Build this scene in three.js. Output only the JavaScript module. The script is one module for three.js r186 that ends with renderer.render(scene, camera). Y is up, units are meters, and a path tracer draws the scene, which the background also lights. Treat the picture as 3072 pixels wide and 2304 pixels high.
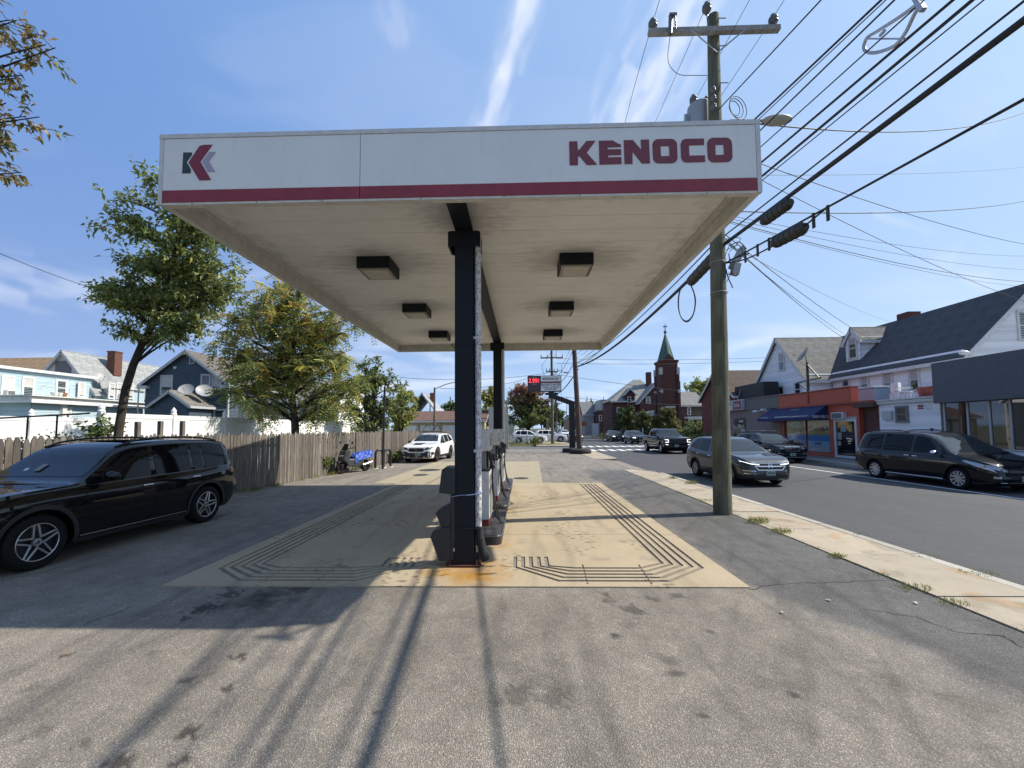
import * as THREE from 'three';
import { mergeGeometries, mergeVertices, toCreasedNormals } from 'three/addons/utils/BufferGeometryUtils.js';
import { RoundedBoxGeometry } from 'three/addons/geometries/RoundedBoxGeometry.js';
import { Brush, Evaluator, SUBTRACTION, ADDITION } from 'three-bvh-csg';
import { MeshBVH, acceleratedRaycast } from 'three-mesh-bvh';
import { createNoise2D, createNoise3D } from 'simplex-noise';
import { TextGeometry } from 'three/addons/geometries/TextGeometry.js';
import { FontLoader } from 'three/addons/loaders/FontLoader.js';

// ---------- camera, sky, sun, exposure ----------
const scene = new THREE.Scene();
const F = 1243, IW = 3072, IH = 2304, EYE = 1.85, YAW = 0.0255, PITCH = 0.0555, ROLL = -0.0068, SHIFT = 65;
const camera = new THREE.PerspectiveCamera(2 * Math.atan(IH / 2 / F) * 180 / Math.PI, IW / IH, 0.05, 4000);
camera.position.set(0, EYE, 0);
camera.rotation.set(PITCH, YAW, ROLL, 'YXZ');
camera.setViewOffset(IW, IH, 0, -SHIFT, IW, IH);
camera.updateMatrixWorld(true);

const SUN = new THREE.Vector3(1.0, 0.99, -0.16).normalize();
const sun = new THREE.DirectionalLight(new THREE.Color(1, 0.93, 0.81), 5);
sun.target.position.set(0, 0, -12); sun.position.copy(SUN).multiplyScalar(60).add(sun.target.position);
sun.castShadow = true;
Object.assign(sun.shadow.camera, { left: -45, right: 45, top: 45, bottom: -45, near: 1, far: 160 });
sun.shadow.mapSize.set(4096, 4096); sun.shadow.radius = 1;
scene.add(sun, sun.target);

let seed = 12345;
const rnd = () => { seed = (seed + 0x6d2b79f5) | 0; let t = Math.imul(seed ^ (seed >>> 15), 1 | seed); t = (t + Math.imul(t ^ (t >>> 7), 61 | t)) ^ t; return ((t ^ (t >>> 14)) >>> 0) / 4294967296; };
const rr = (a, b) => a + (b - a) * rnd();
const n2 = createNoise2D(rnd), n3 = createNoise3D(rnd);
const fbm = (x, y, o = 4) => { let s = 0, a = 0.5, f = 1; for (let i = 0; i < o; i++) { s += a * n2(x * f + i * 17.3, y * f - i * 9.1); a *= 0.5; f *= 2.03; } return s; };
const clamp = (x, a = 0, b = 1) => Math.min(b, Math.max(a, x));
const sst = (a, b, x) => { const t = clamp((x - a) / (b - a)); return t * t * (3 - 2 * t); };
const lerp = (a, b, t) => a + (b - a) * t;

// sky: air with thin cirrus and aircraft trails, equirectangular
{
  const w = 1536, h = 768, data = new Float32Array(w * h * 4);
  const d = new THREE.Vector3(), SKYK = 0.8;
  const dirOf = (px, py) => { const v = new THREE.Vector3((px - IW / 2) / F, -(py - IH / 2 - SHIFT) / F, -1).applyQuaternion(camera.quaternion); return v.normalize(); };
  // trails on the sky: [from, to, width rad, strength, raggedness]
  const trails = [[dirOf(1600, -60), dirOf(1450, 420), 0.026, 0.7, 1], [dirOf(2120, -60), dirOf(1830, 470), 0.07, 0.5, 1.6], [dirOf(2330, 1010), dirOf(2010, 1100), 0.012, 0.25, 1], [dirOf(2620, 640), dirOf(2800, 700), 0.007, 0.22, 1],
    [dirOf(-200, 800), dirOf(330, 905), 0.035, 0.34, 2], [dirOf(1150, -40), dirOf(1210, 140), 0.03, 0.14, 2]];
  const planes = trails.map(([a, b, wd, s, rg]) => ({ n: new THREE.Vector3().crossVectors(a, b).normalize(), m: a.clone().add(b).normalize(), half: a.angleTo(b) / 2, wd, s, rg, a, b }));
  const up = new THREE.Vector3(0, 1, 0);
  for (let j = 0; j < h; j++) {
    const v = (j + 0.5) / h, lat = (v - 0.5) * Math.PI, y = Math.sin(lat), c = Math.cos(lat);
    for (let i = 0; i < w; i++) {
      const th = ((i + 0.5) / w - 0.5) * 2 * Math.PI;
      d.set(Math.cos(th) * c, y, Math.sin(th) * c);
      const el = Math.max(0, y), cs = d.dot(SUN);
      const t = Math.pow(1 - el, 3.2), far = sst(-0.6, 1, cs);
      // blue overhead, paler towards the horizon and towards the sun
      let r = lerp(0.138, 0.47, t), g = lerp(0.285, 0.65, t), b = lerp(0.63, 0.91, t);
      const glow = 0.24 * Math.pow(far, 2.2) + 0.5 * Math.pow(Math.max(0, cs), 14);
      r += glow * 0.95; g += glow * 1.08; b += glow * 0.98;
      const deep = 1 - 0.22 * sst(0.3, -0.7, cs); r *= deep; g *= deep; b *= (deep + 1) / 2;
      // cirrus
      if (y > -0.02) {
        const k = 1 / (y + 0.16), u = d.x * k, q = d.z * k;
        const warp = 0.6 * fbm(u * 0.5, q * 0.5, 3);
        let ci = sst(0.12, 0.75, fbm(u * 0.55 + warp + 3, q * 1.5 + 0.4 * u + warp, 5) + 0.12 * t) * 0.36 * (0.2 + 0.9 * t);
        ci += sst(0.0, 0.6, fbm(u * 0.35 + 11, q * 0.9, 5)) * 0.42 * sst(0.34, 0.1, y) * sst(-0.02, 0.04, y);
        for (const p of planes) {
          const dist = d.dot(p.n); if (Math.abs(dist) > 0.25) continue;
          const along = d.angleTo(p.m) / p.half; if (along > 1.3) continue;
          const s = p.m.angleTo(d) * Math.sign(d.clone().sub(p.m).dot(p.b.clone().sub(p.a)));
          const rag = fbm(s * 9 + p.wd * 300, dist * 25, 4) * p.rg, wd = p.wd * (1 + 0.5 * rag);
          ci += p.s * Math.exp(-dist * dist / (wd * wd * 0.5)) * sst(1.25, 0.75, along) * clamp(0.75 + 0.6 * rag);
        }
        ci = clamp(ci, 0, 0.9);
        r = lerp(r, 0.95, ci); g = lerp(g, 0.98, ci); b = lerp(b, 1.05, ci);
      }
      if (y < 0) { const q = sst(0, -0.12, y); r = lerp(r, 0.14, q); g = lerp(g, 0.14, q); b = lerp(b, 0.13, q); }
      const q = y < 0 ? 1 : SKYK; data.set([r * q, g * q, b * q, 1], (j * w + i) * 4);
    }
  }
  const tex = new THREE.DataTexture(data, w, h, THREE.RGBAFormat, THREE.FloatType);
  tex.mapping = THREE.EquirectangularReflectionMapping; tex.magFilter = THREE.LinearFilter; tex.minFilter = THREE.LinearFilter; tex.needsUpdate = true;
  scene.background = tex; scene.environment = tex;
}
const renderer = new THREE.WebGLRenderer({ antialias: true });
renderer.toneMapping = THREE.LinearToneMapping;
renderer.toneMappingExposure = 1.38;
renderer.shadowMap.enabled = true;

// ---------- a pixel of the photograph gives a direction; a plane gives the distance ----------
const rayDir = (px, py) => new THREE.Vector3((px - IW / 2) / F, -(py - IH / 2 - SHIFT) / F, -1).applyQuaternion(camera.quaternion);
const onY = (px, py, y = 0) => { const r = rayDir(px, py), t = (y - EYE) / r.y; return new THREE.Vector3(r.x * t, y, r.z * t); };
const onZ = (px, py, dist) => { const r = rayDir(px, py), t = -dist / r.z; return new THREE.Vector3(r.x * t, EYE + r.y * t, -dist); };
const onX = (px, py, x) => { const r = rayDir(px, py), t = x / r.x; return new THREE.Vector3(x, EYE + r.y * t, r.z * t); };
// ---------- small library ----------
const V = (x, y, z) => new THREE.Vector3(x, y, z);
const taken = {};
function numbered(n) { if (!(n in taken)) { taken[n] = 0; return n; } return n + '_' + String(++taken[n]).padStart(3, '0'); }
function tag(o, label, category, group, kind) { if (label) o.userData.label = label; if (category) o.userData.category = category; if (group) o.userData.group = group; if (kind) o.userData.kind = kind; return o; }
function thing(name, label, category, pos = [0, 0, 0], turn = 0, group) {
  const o = new THREE.Group(); o.name = numbered(name); o.position.set(...pos); o.rotation.y = turn; scene.add(o); return tag(o, label, category, group);
}
// attribute-normalised merge
function norm(g) {
  if (g.index) g = g.toNonIndexed(); else g = g.clone();
  for (const k of Object.keys(g.attributes)) if (!['position', 'normal', 'uv', 'color'].includes(k)) g.deleteAttribute(k);
  if (!g.attributes.normal) g.computeVertexNormals();
  if (!g.attributes.uv) g.setAttribute('uv', new THREE.BufferAttribute(new Float32Array(g.attributes.position.count * 2), 2));
  g.morphAttributes = {}; return g;
}
function merge(list) { list = list.flat(9).filter(Boolean); if (list.length === 1) return list[0]; const l = list.map(norm), col = l.some((g) => g.attributes.color); for (const g of l) if (col && !g.attributes.color) g.setAttribute('color', new THREE.BufferAttribute(new Float32Array(g.attributes.position.count * 3).fill(1), 3)); return mergeGeometries(l); }
function obj(name, geo, mat, parent = scene) {
  const m = new THREE.Mesh(Array.isArray(geo) ? merge(geo) : geo, mat); m.castShadow = m.receiveShadow = true;
  m.name = parent === scene ? numbered(name) : name; parent.add(m); return m;
}
const struct = (name, geo, mat) => { const m = obj(name, geo, mat); m.userData.kind = 'structure'; return m; };
const mv = (g, x = 0, y = 0, z = 0) => g.translate(x, y, z);
// box given by its limits, optional bevel, uv in metres
function bx(x0, x1, y0, y1, z0, z1, bev = 0) {
  const w = x1 - x0, h = y1 - y0, d = z1 - z0;
  const g = bev ? new RoundedBoxGeometry(w, h, d, 1, Math.min(bev, w / 2.1, h / 2.1, d / 2.1)) : new THREE.BoxGeometry(w, h, d);
  g.translate((x0 + x1) / 2, (y0 + y1) / 2, (z0 + z1) / 2); return boxUV(g);
}
const cbx = (cx, cy, cz, w, h, d, bev = 0) => bx(cx - w / 2, cx + w / 2, cy - h / 2, cy + h / 2, cz - d / 2, cz + d / 2, bev);
function boxUV(g, s = 1) {
  if (g.index) g = g.toNonIndexed();
  const p = g.attributes.position, n = g.attributes.normal, uv = new Float32Array(p.count * 2);
  for (let i = 0; i < p.count; i++) {
    const ax = Math.abs(n.getX(i)), ay = Math.abs(n.getY(i)), az = Math.abs(n.getZ(i));
    const a = ay >= ax && ay >= az ? [p.getX(i), -p.getZ(i)] : ax >= az ? [-p.getZ(i) * Math.sign(n.getX(i) || 1), p.getY(i)] : [p.getX(i) * Math.sign(n.getZ(i) || 1), p.getY(i)];
    uv[i * 2] = a[0] * s; uv[i * 2 + 1] = a[1] * s;
  }
  g.setAttribute('uv', new THREE.BufferAttribute(uv, 2)); return g;
}
// cylinder between two points
function cyl(a, b, r0, r1 = r0, seg = 12, open = false) {
  const d = b.clone().sub(a), L = d.length(), g = new THREE.CylinderGeometry(r1, r0, L, seg, 1, open);
  const uv = g.attributes.uv; for (let i = 0; i < uv.count; i++) { uv.setX(i, uv.getX(i) * 2 * Math.PI * r0); uv.setY(i, uv.getY(i) * L); }
  g.translate(0, L / 2, 0).applyQuaternion(new THREE.Quaternion().setFromUnitVectors(V(0, 1, 0), d.normalize())); return g.translate(a.x, a.y, a.z);
}
function beam(a, b, w, h) { // square bar between two points
  const d = b.clone().sub(a), L = d.length(), g = new THREE.BoxGeometry(w, L, h);
  g.translate(0, L / 2, 0).applyQuaternion(new THREE.Quaternion().setFromUnitVectors(V(0, 1, 0), d.normalize())); return boxUV(g.translate(a.x, a.y, a.z));
}
function tube(pts, r, seg = 6, n = 0, closed = false) { const c = new THREE.CatmullRomCurve3(pts, closed, 'centripetal'); return new THREE.TubeGeometry(c, n || Math.max(4, pts.length * 5), r, seg, closed); }
function sag(a, b, s, n = 14) { const out = []; for (let i = 0; i <= n; i++) { const t = i / n, p = a.clone().lerp(b, t); p.y -= 4 * s * t * (1 - t); out.push(p); } return out; }
const poly = (pts) => new THREE.Shape(pts.map((p) => new THREE.Vector2(p[0], p[1])));
function extr(shape, depth, bevel = 0) { return boxUV(new THREE.ExtrudeGeometry(Array.isArray(shape) ? poly(shape) : shape, { depth, bevelEnabled: bevel > 0, bevelSize: bevel, bevelThickness: bevel, bevelOffset: -bevel, bevelSegments: 1, curveSegments: 10 })); }
// a flat polygon in 3D, given as a fan of points, uv in metres in its own plane
function quad(a, b, c, d) {
  const g = new THREE.BufferGeometry(), u = b.clone().sub(a), ul = u.length(), un = u.clone().normalize(), w = d.clone().sub(a), vn = w.clone().addScaledVector(un, -w.dot(un)).normalize();
  const P = [a, b, c, a, c, d], pos = [], uv = []; for (const p of P) { pos.push(p.x, p.y, p.z); const q = p.clone().sub(a); uv.push(q.dot(un), q.dot(vn)); }
  g.setAttribute('position', new THREE.Float32BufferAttribute(pos, 3)); g.setAttribute('uv', new THREE.Float32BufferAttribute(uv, 2)); g.computeVertexNormals(); return g;
}
function slab(a, b, c, d, th) { // a board of thickness th under the quad a b c d
  const n = b.clone().sub(a).cross(d.clone().sub(a)).normalize().multiplyScalar(-th), [a2, b2, c2, d2] = [a, b, c, d].map((p) => p.clone().add(n));
  return merge([quad(a, b, c, d), quad(b2, a2, d2, c2), quad(a2, b2, b, a), quad(b2, c2, c, b), quad(c2, d2, d, c), quad(d2, a2, a, d)]);
}
function tint(g, f) { const p = g.attributes.position, c = new Float32Array(p.count * 3); for (let i = 0; i < p.count; i++) { const k = f(p.getX(i), p.getY(i), p.getZ(i)); const a = Array.isArray(k) ? k : [k, k, k]; c.set(a, i * 3); } g.setAttribute('color', new THREE.BufferAttribute(c, 3)); return g; }

// ---------- textures ----------
function dtex(w, h, f, srgb = false, rep = 1) {
  const d = new Uint8Array(w * h * 4);
  for (let y = 0; y < h; y++) for (let x = 0; x < w; x++) { const k = f(x / w, y / h, x, y); const a = Array.isArray(k) ? k : [k, k, k]; const o = (y * w + x) * 4; for (let c = 0; c < 3; c++) { let v = clamp(a[c]); if (srgb) v = v <= 0.0031308 ? v * 12.92 : 1.055 * Math.pow(v, 1 / 2.4) - 0.055; d[o + c] = v * 255 + 0.5; } d[o + 3] = 255; }
  const t = new THREE.DataTexture(d, w, h); t.wrapS = t.wrapT = THREE.RepeatWrapping; t.magFilter = THREE.LinearFilter; t.minFilter = THREE.LinearMipmapLinearFilter; t.generateMipmaps = true;
  if (srgb) t.colorSpace = THREE.SRGBColorSpace; t.repeat.set(rep, rep); t.needsUpdate = true; return t;
}
// noise that tiles over the unit square
const torus = (u, v, f, s = 0) => { const a = u * 2 * Math.PI, b = v * 2 * Math.PI, R = f / (2 * Math.PI); return n3(Math.cos(a) * R + s, Math.sin(a) * R + Math.cos(b) * R * 0.73, Math.sin(b) * R + s * 1.7); };
const tfbm = (u, v, f, o = 4, s = 0) => { let r = 0, a = 0.5; for (let i = 0; i < o; i++) { r += a * torus(u, v, f * (1 << i), s + i * 7.7); a *= 0.5; } return r; };
function hash(x, y) { let h = Math.imul(x, 374761393) + Math.imul(y, 668265263) | 0; h = Math.imul(h ^ (h >>> 13), 1274126177); return ((h ^ (h >>> 16)) >>> 0) / 4294967296; }
const M = (o) => new THREE.MeshStandardMaterial({ roughness: 0.8, metalness: 0, ...o });
const MP = (o) => new THREE.MeshPhysicalMaterial({ roughness: 0.5, metalness: 0, ...o });
const C = (r, g, b) => new THREE.Color().setRGB(r, g, b);
function rep(t, a, b = a) { const c = t.clone(); c.repeat.set(a, b); c.needsUpdate = true; return c; }

const T = {};
// aggregate: speckle of stones in tar, 1.6 m tile
{ const N = 1024, cell = 5;
  const stones = (x, y, cs, dens) => { // distance-to-stone field with hashed tones
    const ci = Math.floor(x / cs), cj = Math.floor(y / cs), m = Math.floor(N / cs); let best = 9, tone = 0;
    for (let a = -1; a <= 1; a++) for (let b = -1; b <= 1; b++) { const i = ((ci + a) % m + m) % m, j = ((cj + b) % m + m) % m; if (hash(i + 71, j * 3) > dens) continue; const sx = (ci + a + hash(i, j)) * cs, sy = (cj + b + hash(i + 99, j)) * cs, r = cs * (0.28 + 0.3 * hash(i, j + 55)); const q = Math.hypot(x - sx, y - sy) / r; if (q < best) { best = q; tone = hash(i + 7, j + 3); } }
    return [best, tone]; };
  const S = 1020;
  const val = new Float32Array(N * N), hgt = new Float32Array(N * N), wrm = new Float32Array(N * N);
  for (let y = 0; y < N; y++) for (let x = 0; x < N; x++) {
    const [b1, t1] = stones(x * S / N, y * S / N, 6, 0.85), [b2, t2] = stones(x * S / N + 3, y * S / N + 1, 3, 0.8);
    let v = 0.62, hh = 0.3, w = 0;
    if (b2 < 1) { v = 0.55 + 0.75 * t2; hh = 0.5; w = t2 - 0.5; }
    if (b1 < 1) { v = 0.5 + 1.0 * t1 * t1 + 0.25 * t1; hh = 0.6 + 0.4 * (1 - b1); w = t1 - 0.4; }
    v = 0.72 + (v - 0.72) * 0.75; v *= 0.95 + 0.14 * hash(x, y); v *= 1 + 0.22 * tfbm(x / N, y / N, 5, 4, 3);
    val[y * N + x] = v; hgt[y * N + x] = hh; wrm[y * N + x] = w;
  }
  T.agg = dtex(N, N, (u, v, x, y) => { const k = val[y * N + x] * 0.62, w = wrm[y * N + x] * 0.06; return [k * (1 + w), k, k * (1 - w * 1.2)]; }, true);
  T.aggB = dtex(N, N, (u, v, x, y) => hgt[y * N + x]);
}
// concrete: fine sand, blotches, pits. 2 m tile
T.conc = dtex(1024, 1024, (u, v, x, y) => { let k = 0.86 + 0.09 * tfbm(u, v, 6, 5, 1) + 0.12 * tfbm(u, v, 60, 3, 5) + 0.16 * (hash(x, y) - 0.5); const p = torus(u, v, 190, 9); if (p > 0.72) k *= 0.72; return [k, k, k]; }, true);
T.concB = dtex(512, 512, (u, v, x, y) => 0.5 + 0.25 * tfbm(u, v, 60, 3, 5) + 0.3 * (hash(x, y) - 0.5));
// pavement: sandy concrete with brown and dark stains, 4 m tile
T.walk = dtex(1024, 1024, (u, v, x, y) => { let k = 0.84 + 0.1 * tfbm(u, v, 9, 5, 3) + 0.14 * (hash(x, y) - 0.5) + 0.1 * (hash(x >> 1, y >> 1) - 0.5); const st = sst(0.12, 0.42, tfbm(u, v, 7, 5, 11)), rs = sst(0.2, 0.45, tfbm(u, v, 6, 4, 21)); k *= 1 - 0.22 * st; return [k, k * (1 - 0.16 * rs), k * (1 - 0.3 * rs)]; }, true);
// asphalt of the road: finer and darker, 2 m tile
T.road = dtex(1024, 1024, (u, v, x, y) => { let k = 0.72 + 0.14 * tfbm(u, v, 7, 4, 2) + 0.42 * (hash(x >> 1, y >> 1) - 0.5) + 0.22 * (hash(x, y) - 0.5); return [k, k, k * 1.01]; }, true);
T.fine = dtex(512, 512, (u, v, x, y) => 0.5 + 0.3 * tfbm(u, v, 40, 3, 4) + 0.25 * (hash(x, y) - 0.5));
T.soft = dtex(512, 512, (u, v, x, y) => { const k = 0.9 + 0.16 * tfbm(u, v, 6, 5, 8) + 0.05 * (hash(x, y) - 0.5); return [k, k, k]; }, true);
// grain along v, streaked: weathered timber, 1 m tile
T.wood = dtex(512, 512, (u, v, x, y) => { const k = 0.72 + 0.3 * tfbm(u * 1, v, 3, 2, 5) + 0.3 * torus(u, v * 0.5, 90, 2) * 0.5 + 0.35 * (hash(x, (y >> 5) + 3) - 0.5) * 0.5 + 0.25 * n3(u * 60, v * 4, 1.3) ; return [k, k * 0.985, k * 0.965]; }, true);
T.woodB = dtex(512, 512, (u, v, x, y) => 0.5 + 0.3 * n3(u * 60, v * 4, 1.3) + 0.4 * (hash(x, (y >> 5) + 3) - 0.5));
// asphalt shingles: courses of tabs, 1 m tile, 7 courses
T.shingle = dtex(512, 512, (u, v, x, y) => { const r = Math.floor(v * 7), c = Math.floor(u * 3.999 + (r % 2) * 0.5 + hash(r, 3) * 0.3), f = v * 7 - r; let k = 0.78 + 0.3 * (hash(c + 31, r) - 0.5) + 0.2 * (hash(x, y) - 0.5); if (f < 0.13) k *= 0.6; const e = (u * 3.999 + (r % 2) * 0.5 + hash(r, 3) * 0.3) % 1; if (e < 0.035) k *= 0.65; return [k, k, k]; }, true);
// brick courses seen from afar, 1 m tile
T.brick = dtex(512, 512, (u, v, x, y) => { const r = Math.floor(v * 14), o = (r % 2) * 0.5, c = Math.floor(u * 5 + o), e = (u * 5 + o) % 1, f = v * 14 - r; const m = e < 0.045 || f < 0.13; const k = 0.8 + 0.35 * (hash(c % 5 + 3, r) - 0.5) + 0.12 * (hash(x, y) - 0.5); return m ? [0.95, 0.95 * 1.1, 1.1] : [k, k * 0.97, k * 0.95]; }, true);
// ---------- ground, lot, street ----------
const ROADY = -0.12;
struct('ground', boxUV(new THREE.PlaneGeometry(3000, 3000).rotateX(-Math.PI / 2).translate(0, -0.25, -300), 0.2), M({ color: C(0.11, 0.115, 0.06), map: T.soft, roughness: 1 }));
struct('yard', boxUV(new THREE.PlaneGeometry(70, 62).rotateX(-Math.PI / 2).translate(-43.9, 0.05, -8), 0.4), M({ color: C(0.10, 0.105, 0.05), map: T.soft, bumpMap: T.fine, bumpScale: 0.03, roughness: 1 }));

function gridGeo(xs, zs, yf, cf, s = 1) {
  const nx = xs.length, nz = zs.length, pos = new Float32Array(nx * nz * 3), uv = new Float32Array(nx * nz * 2), col = new Float32Array(nx * nz * 3), idx = [];
  let k = 0; for (let j = 0; j < nz; j++) for (let i = 0; i < nx; i++, k++) { const x = xs[i], z = zs[j]; pos.set([x, yf(x, z), z], k * 3); uv.set([x * s, -z * s], k * 2); col.set(cf(x, z), k * 3); }
  for (let j = 0; j < nz - 1; j++) for (let i = 0; i < nx - 1; i++) { const a = j * nx + i, b = a + 1, c = a + nx, d = c + 1; idx.push(a, b, c, b, d, c); }
  const g = new THREE.BufferGeometry(); g.setAttribute('position', new THREE.BufferAttribute(pos, 3)); g.setAttribute('uv', new THREE.BufferAttribute(uv, 2)); g.setAttribute('color', new THREE.BufferAttribute(col, 3));
  g.setIndex(idx); g.computeVertexNormals(); if (g.attributes.normal.getY(0) < 0) { const ii = g.index.array; for (let i = 0; i < ii.length; i += 3) { const t = ii[i + 1]; ii[i + 1] = ii[i + 2]; ii[i + 2] = t; } g.computeVertexNormals(); } return g;
}
const steps = (a, b, d) => { const n = Math.max(1, Math.round(Math.abs(b - a) / d)), o = []; for (let i = 0; i < n; i++) o.push(a + (b - a) * i / n); return o; };
// oil spots on the worn asphalt, read from the photograph: pixel, radius in metres, strength
const spots = [[571, 2192, 0.055, 0.75], [361, 2290, 0.07, 0.7], [556, 2043, 0.05, 0.6], [681, 2065, 0.045, 0.65], [255, 2228, 0.04, 0.4], [123, 2198, 0.06, 0.35], [85, 2065, 0.06, 0.3], [721, 1970, 0.05, 0.7], [540, 2283, 0.03, 0.7], [200, 1965, 0.05, 0.5], [460, 1958, 0.035, 0.4],
  [745, 1800, 0.30, 0.5], [820, 1780, 0.22, 0.55], [690, 1782, 0.1, 0.7], [614, 1824, 0.11, 0.75], [700, 1758, 0.09, 0.6], [850, 1753, 0.12, 0.6], [910, 1765, 0.12, 0.6], [556, 1858, 0.05, 0.6], [790, 1812, 0.2, 0.5], [880, 1800, 0.14, 0.35],
  [1816, 1782, 0.05, 0.5], [1826, 1803, 0.07, 0.45], [2034, 1788, 0.08, 0.5], [1942, 1793, 0.05, 0.4], [1970, 1799, 0.04, 0.45], [1893, 1828, 0.1, 0.5], [1925, 1838, 0.06, 0.4], [1846, 1909, 0.035, 0.7], [1880, 1873, 0.1, 0.25], [2027, 2022, 0.05, 0.6], [2005, 1982, 0.08, 0.3], [2380, 2082, 0.045, 0.6], [2107, 2146, 0.035, 0.6], [2057, 2168, 0.018, 0.7], [2130, 1895, 0.035, 0.5], [1130, 2142, 0.02, 0.6], [1105, 1782, 0.02, 0.6],
  [1550, 2082, 0.11, 0.4], [1669, 2087, 0.1, 0.38], [1540, 2005, 0.16, 0.22], [2320, 2052, 0.2, 0.16], [2680, 2040, 0.18, 0.25], [2900, 2110, 0.2, 0.22], [1620, 2040, 0.14, 0.2], [2050, 2130, 0.18, 0.16]]
  .map(([px, py, r, s], i) => { const p = onY(px, py); return { x: p.x, z: p.z, r, s, k: i * 3.7 }; });
function lotColor(x, z) {
  const d = -z;
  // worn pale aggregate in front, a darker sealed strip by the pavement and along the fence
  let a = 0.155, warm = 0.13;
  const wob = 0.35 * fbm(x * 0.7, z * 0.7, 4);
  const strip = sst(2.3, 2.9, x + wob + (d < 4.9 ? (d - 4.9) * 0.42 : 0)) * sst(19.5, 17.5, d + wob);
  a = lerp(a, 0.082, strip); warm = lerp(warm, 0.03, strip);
  // patches, streaks of tyres along the lot
  a *= 1 + 0.2 * fbm(x * 0.45 + 5, z * 0.45, 5) + 0.16 * fbm(x * 2.3, z * 2.3, 4) + 0.08 * n2(x * 14, z * 14);
  a *= 1 - 0.24 * sst(0.05, 0.5, fbm(x * 2.1 + 0.3 * fbm(z * 0.4, x, 2), z * 0.16 + 40, 4)); { const u = x * 0.86 + z * 0.5, w = z * 0.86 - x * 0.5; a *= 1 - 0.26 * sst(0.15, 0.55, fbm(u * 3.2 + 7, w * 0.22, 4)) * sst(0.4, 1.6, x); }
  for (const s of spots) { const dx = x - s.x, dz = z - s.z; if (Math.abs(dx) > s.r * 1.9 || Math.abs(dz) > s.r * 1.9) continue; const q = Math.hypot(dx, dz) / s.r * (1 + 0.55 * n2(dx * 2 / s.r * 0.6 + s.k, dz * 2 / s.r * 0.6)); a *= 1 - s.s * sst(1.12, s.r > 0.13 ? 0.25 : 0.86, q); }
  return [a * (1 + warm), a, a * (1 - warm * 1.25)];
}
{
  const xs = [...steps(-9.3, -5, 0.2), ...steps(-5, 4.6, 0.034), ...steps(4.6, 5.7, 0.2), 5.7], zs = [...steps(9, 0.2, 0.5), ...steps(0.2, -6, 0.034), ...steps(-6, -15, 0.12), ...steps(-15, -37.2, 0.3), -37.2];
  const yf = (x, z) => { const cut = sst(-18.2, -19, z) * sst(-26.6, -25.8, z) * 1; return x > 4.45 && cut > 0 ? -0.105 * cut * sst(4.45, 5.65, x) : (x > 4.6 ? -0.03 : 0); };
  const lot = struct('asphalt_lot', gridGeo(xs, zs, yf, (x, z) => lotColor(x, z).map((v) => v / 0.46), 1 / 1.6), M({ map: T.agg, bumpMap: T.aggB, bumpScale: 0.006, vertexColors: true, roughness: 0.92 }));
  // cracks: narrow gaps filled with dark tar
  const crackM = M({ color: C(0.025, 0.025, 0.027), roughness: 1 });
  const cracks = [[[2250, 1771], [2330, 1752], [2480, 1747], [2650, 1742], [2800, 1732], [2990, 1728]], [[3072, 1945], [3000, 1905], [2880, 1898], [2760, 1855], [2560, 1820]], [[0, 1745], [150, 1712], [330, 1655], [520, 1600], [700, 1560]], [[250, 1875], [330, 1845], [420, 1812]]];
  for (const pts of cracks) {
    const P = []; for (let i = 0; i < pts.length - 1; i++) for (let k = 0; k < 6; k++) { const t = k / 6, p = onY(lerp(pts[i][0], pts[i + 1][0], t), lerp(pts[i][1], pts[i + 1][1], t)); p.x += 0.03 * n2(p.x * 5, p.z * 5); p.z += 0.03 * n2(p.x * 5 + 9, p.z * 5); P.push(p); }
    const pos = []; for (let i = 0; i < P.length - 1; i++) { const w = (i) => 0.004 + 0.003 * n2(i * 0.9, P.length), t = P[i + 1].clone().sub(P[i]).normalize(), n = V(-t.z, 0, t.x); const a = P[i].clone().addScaledVector(n, w(i)), b = P[i].clone().addScaledVector(n, -w(i)), c = P[i + 1].clone().addScaledVector(n, -w(i + 1)), e = P[i + 1].clone().addScaledVector(n, w(i + 1)); for (const q of [a, b, c, a, c, e]) pos.push(q.x, 0.004, q.z); }
    const g = new THREE.BufferGeometry(); g.setAttribute('position', new THREE.Float32BufferAttribute(pos, 3)); g.computeVertexNormals(); obj('crack', g, crackM, lot);
  }
}
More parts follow.
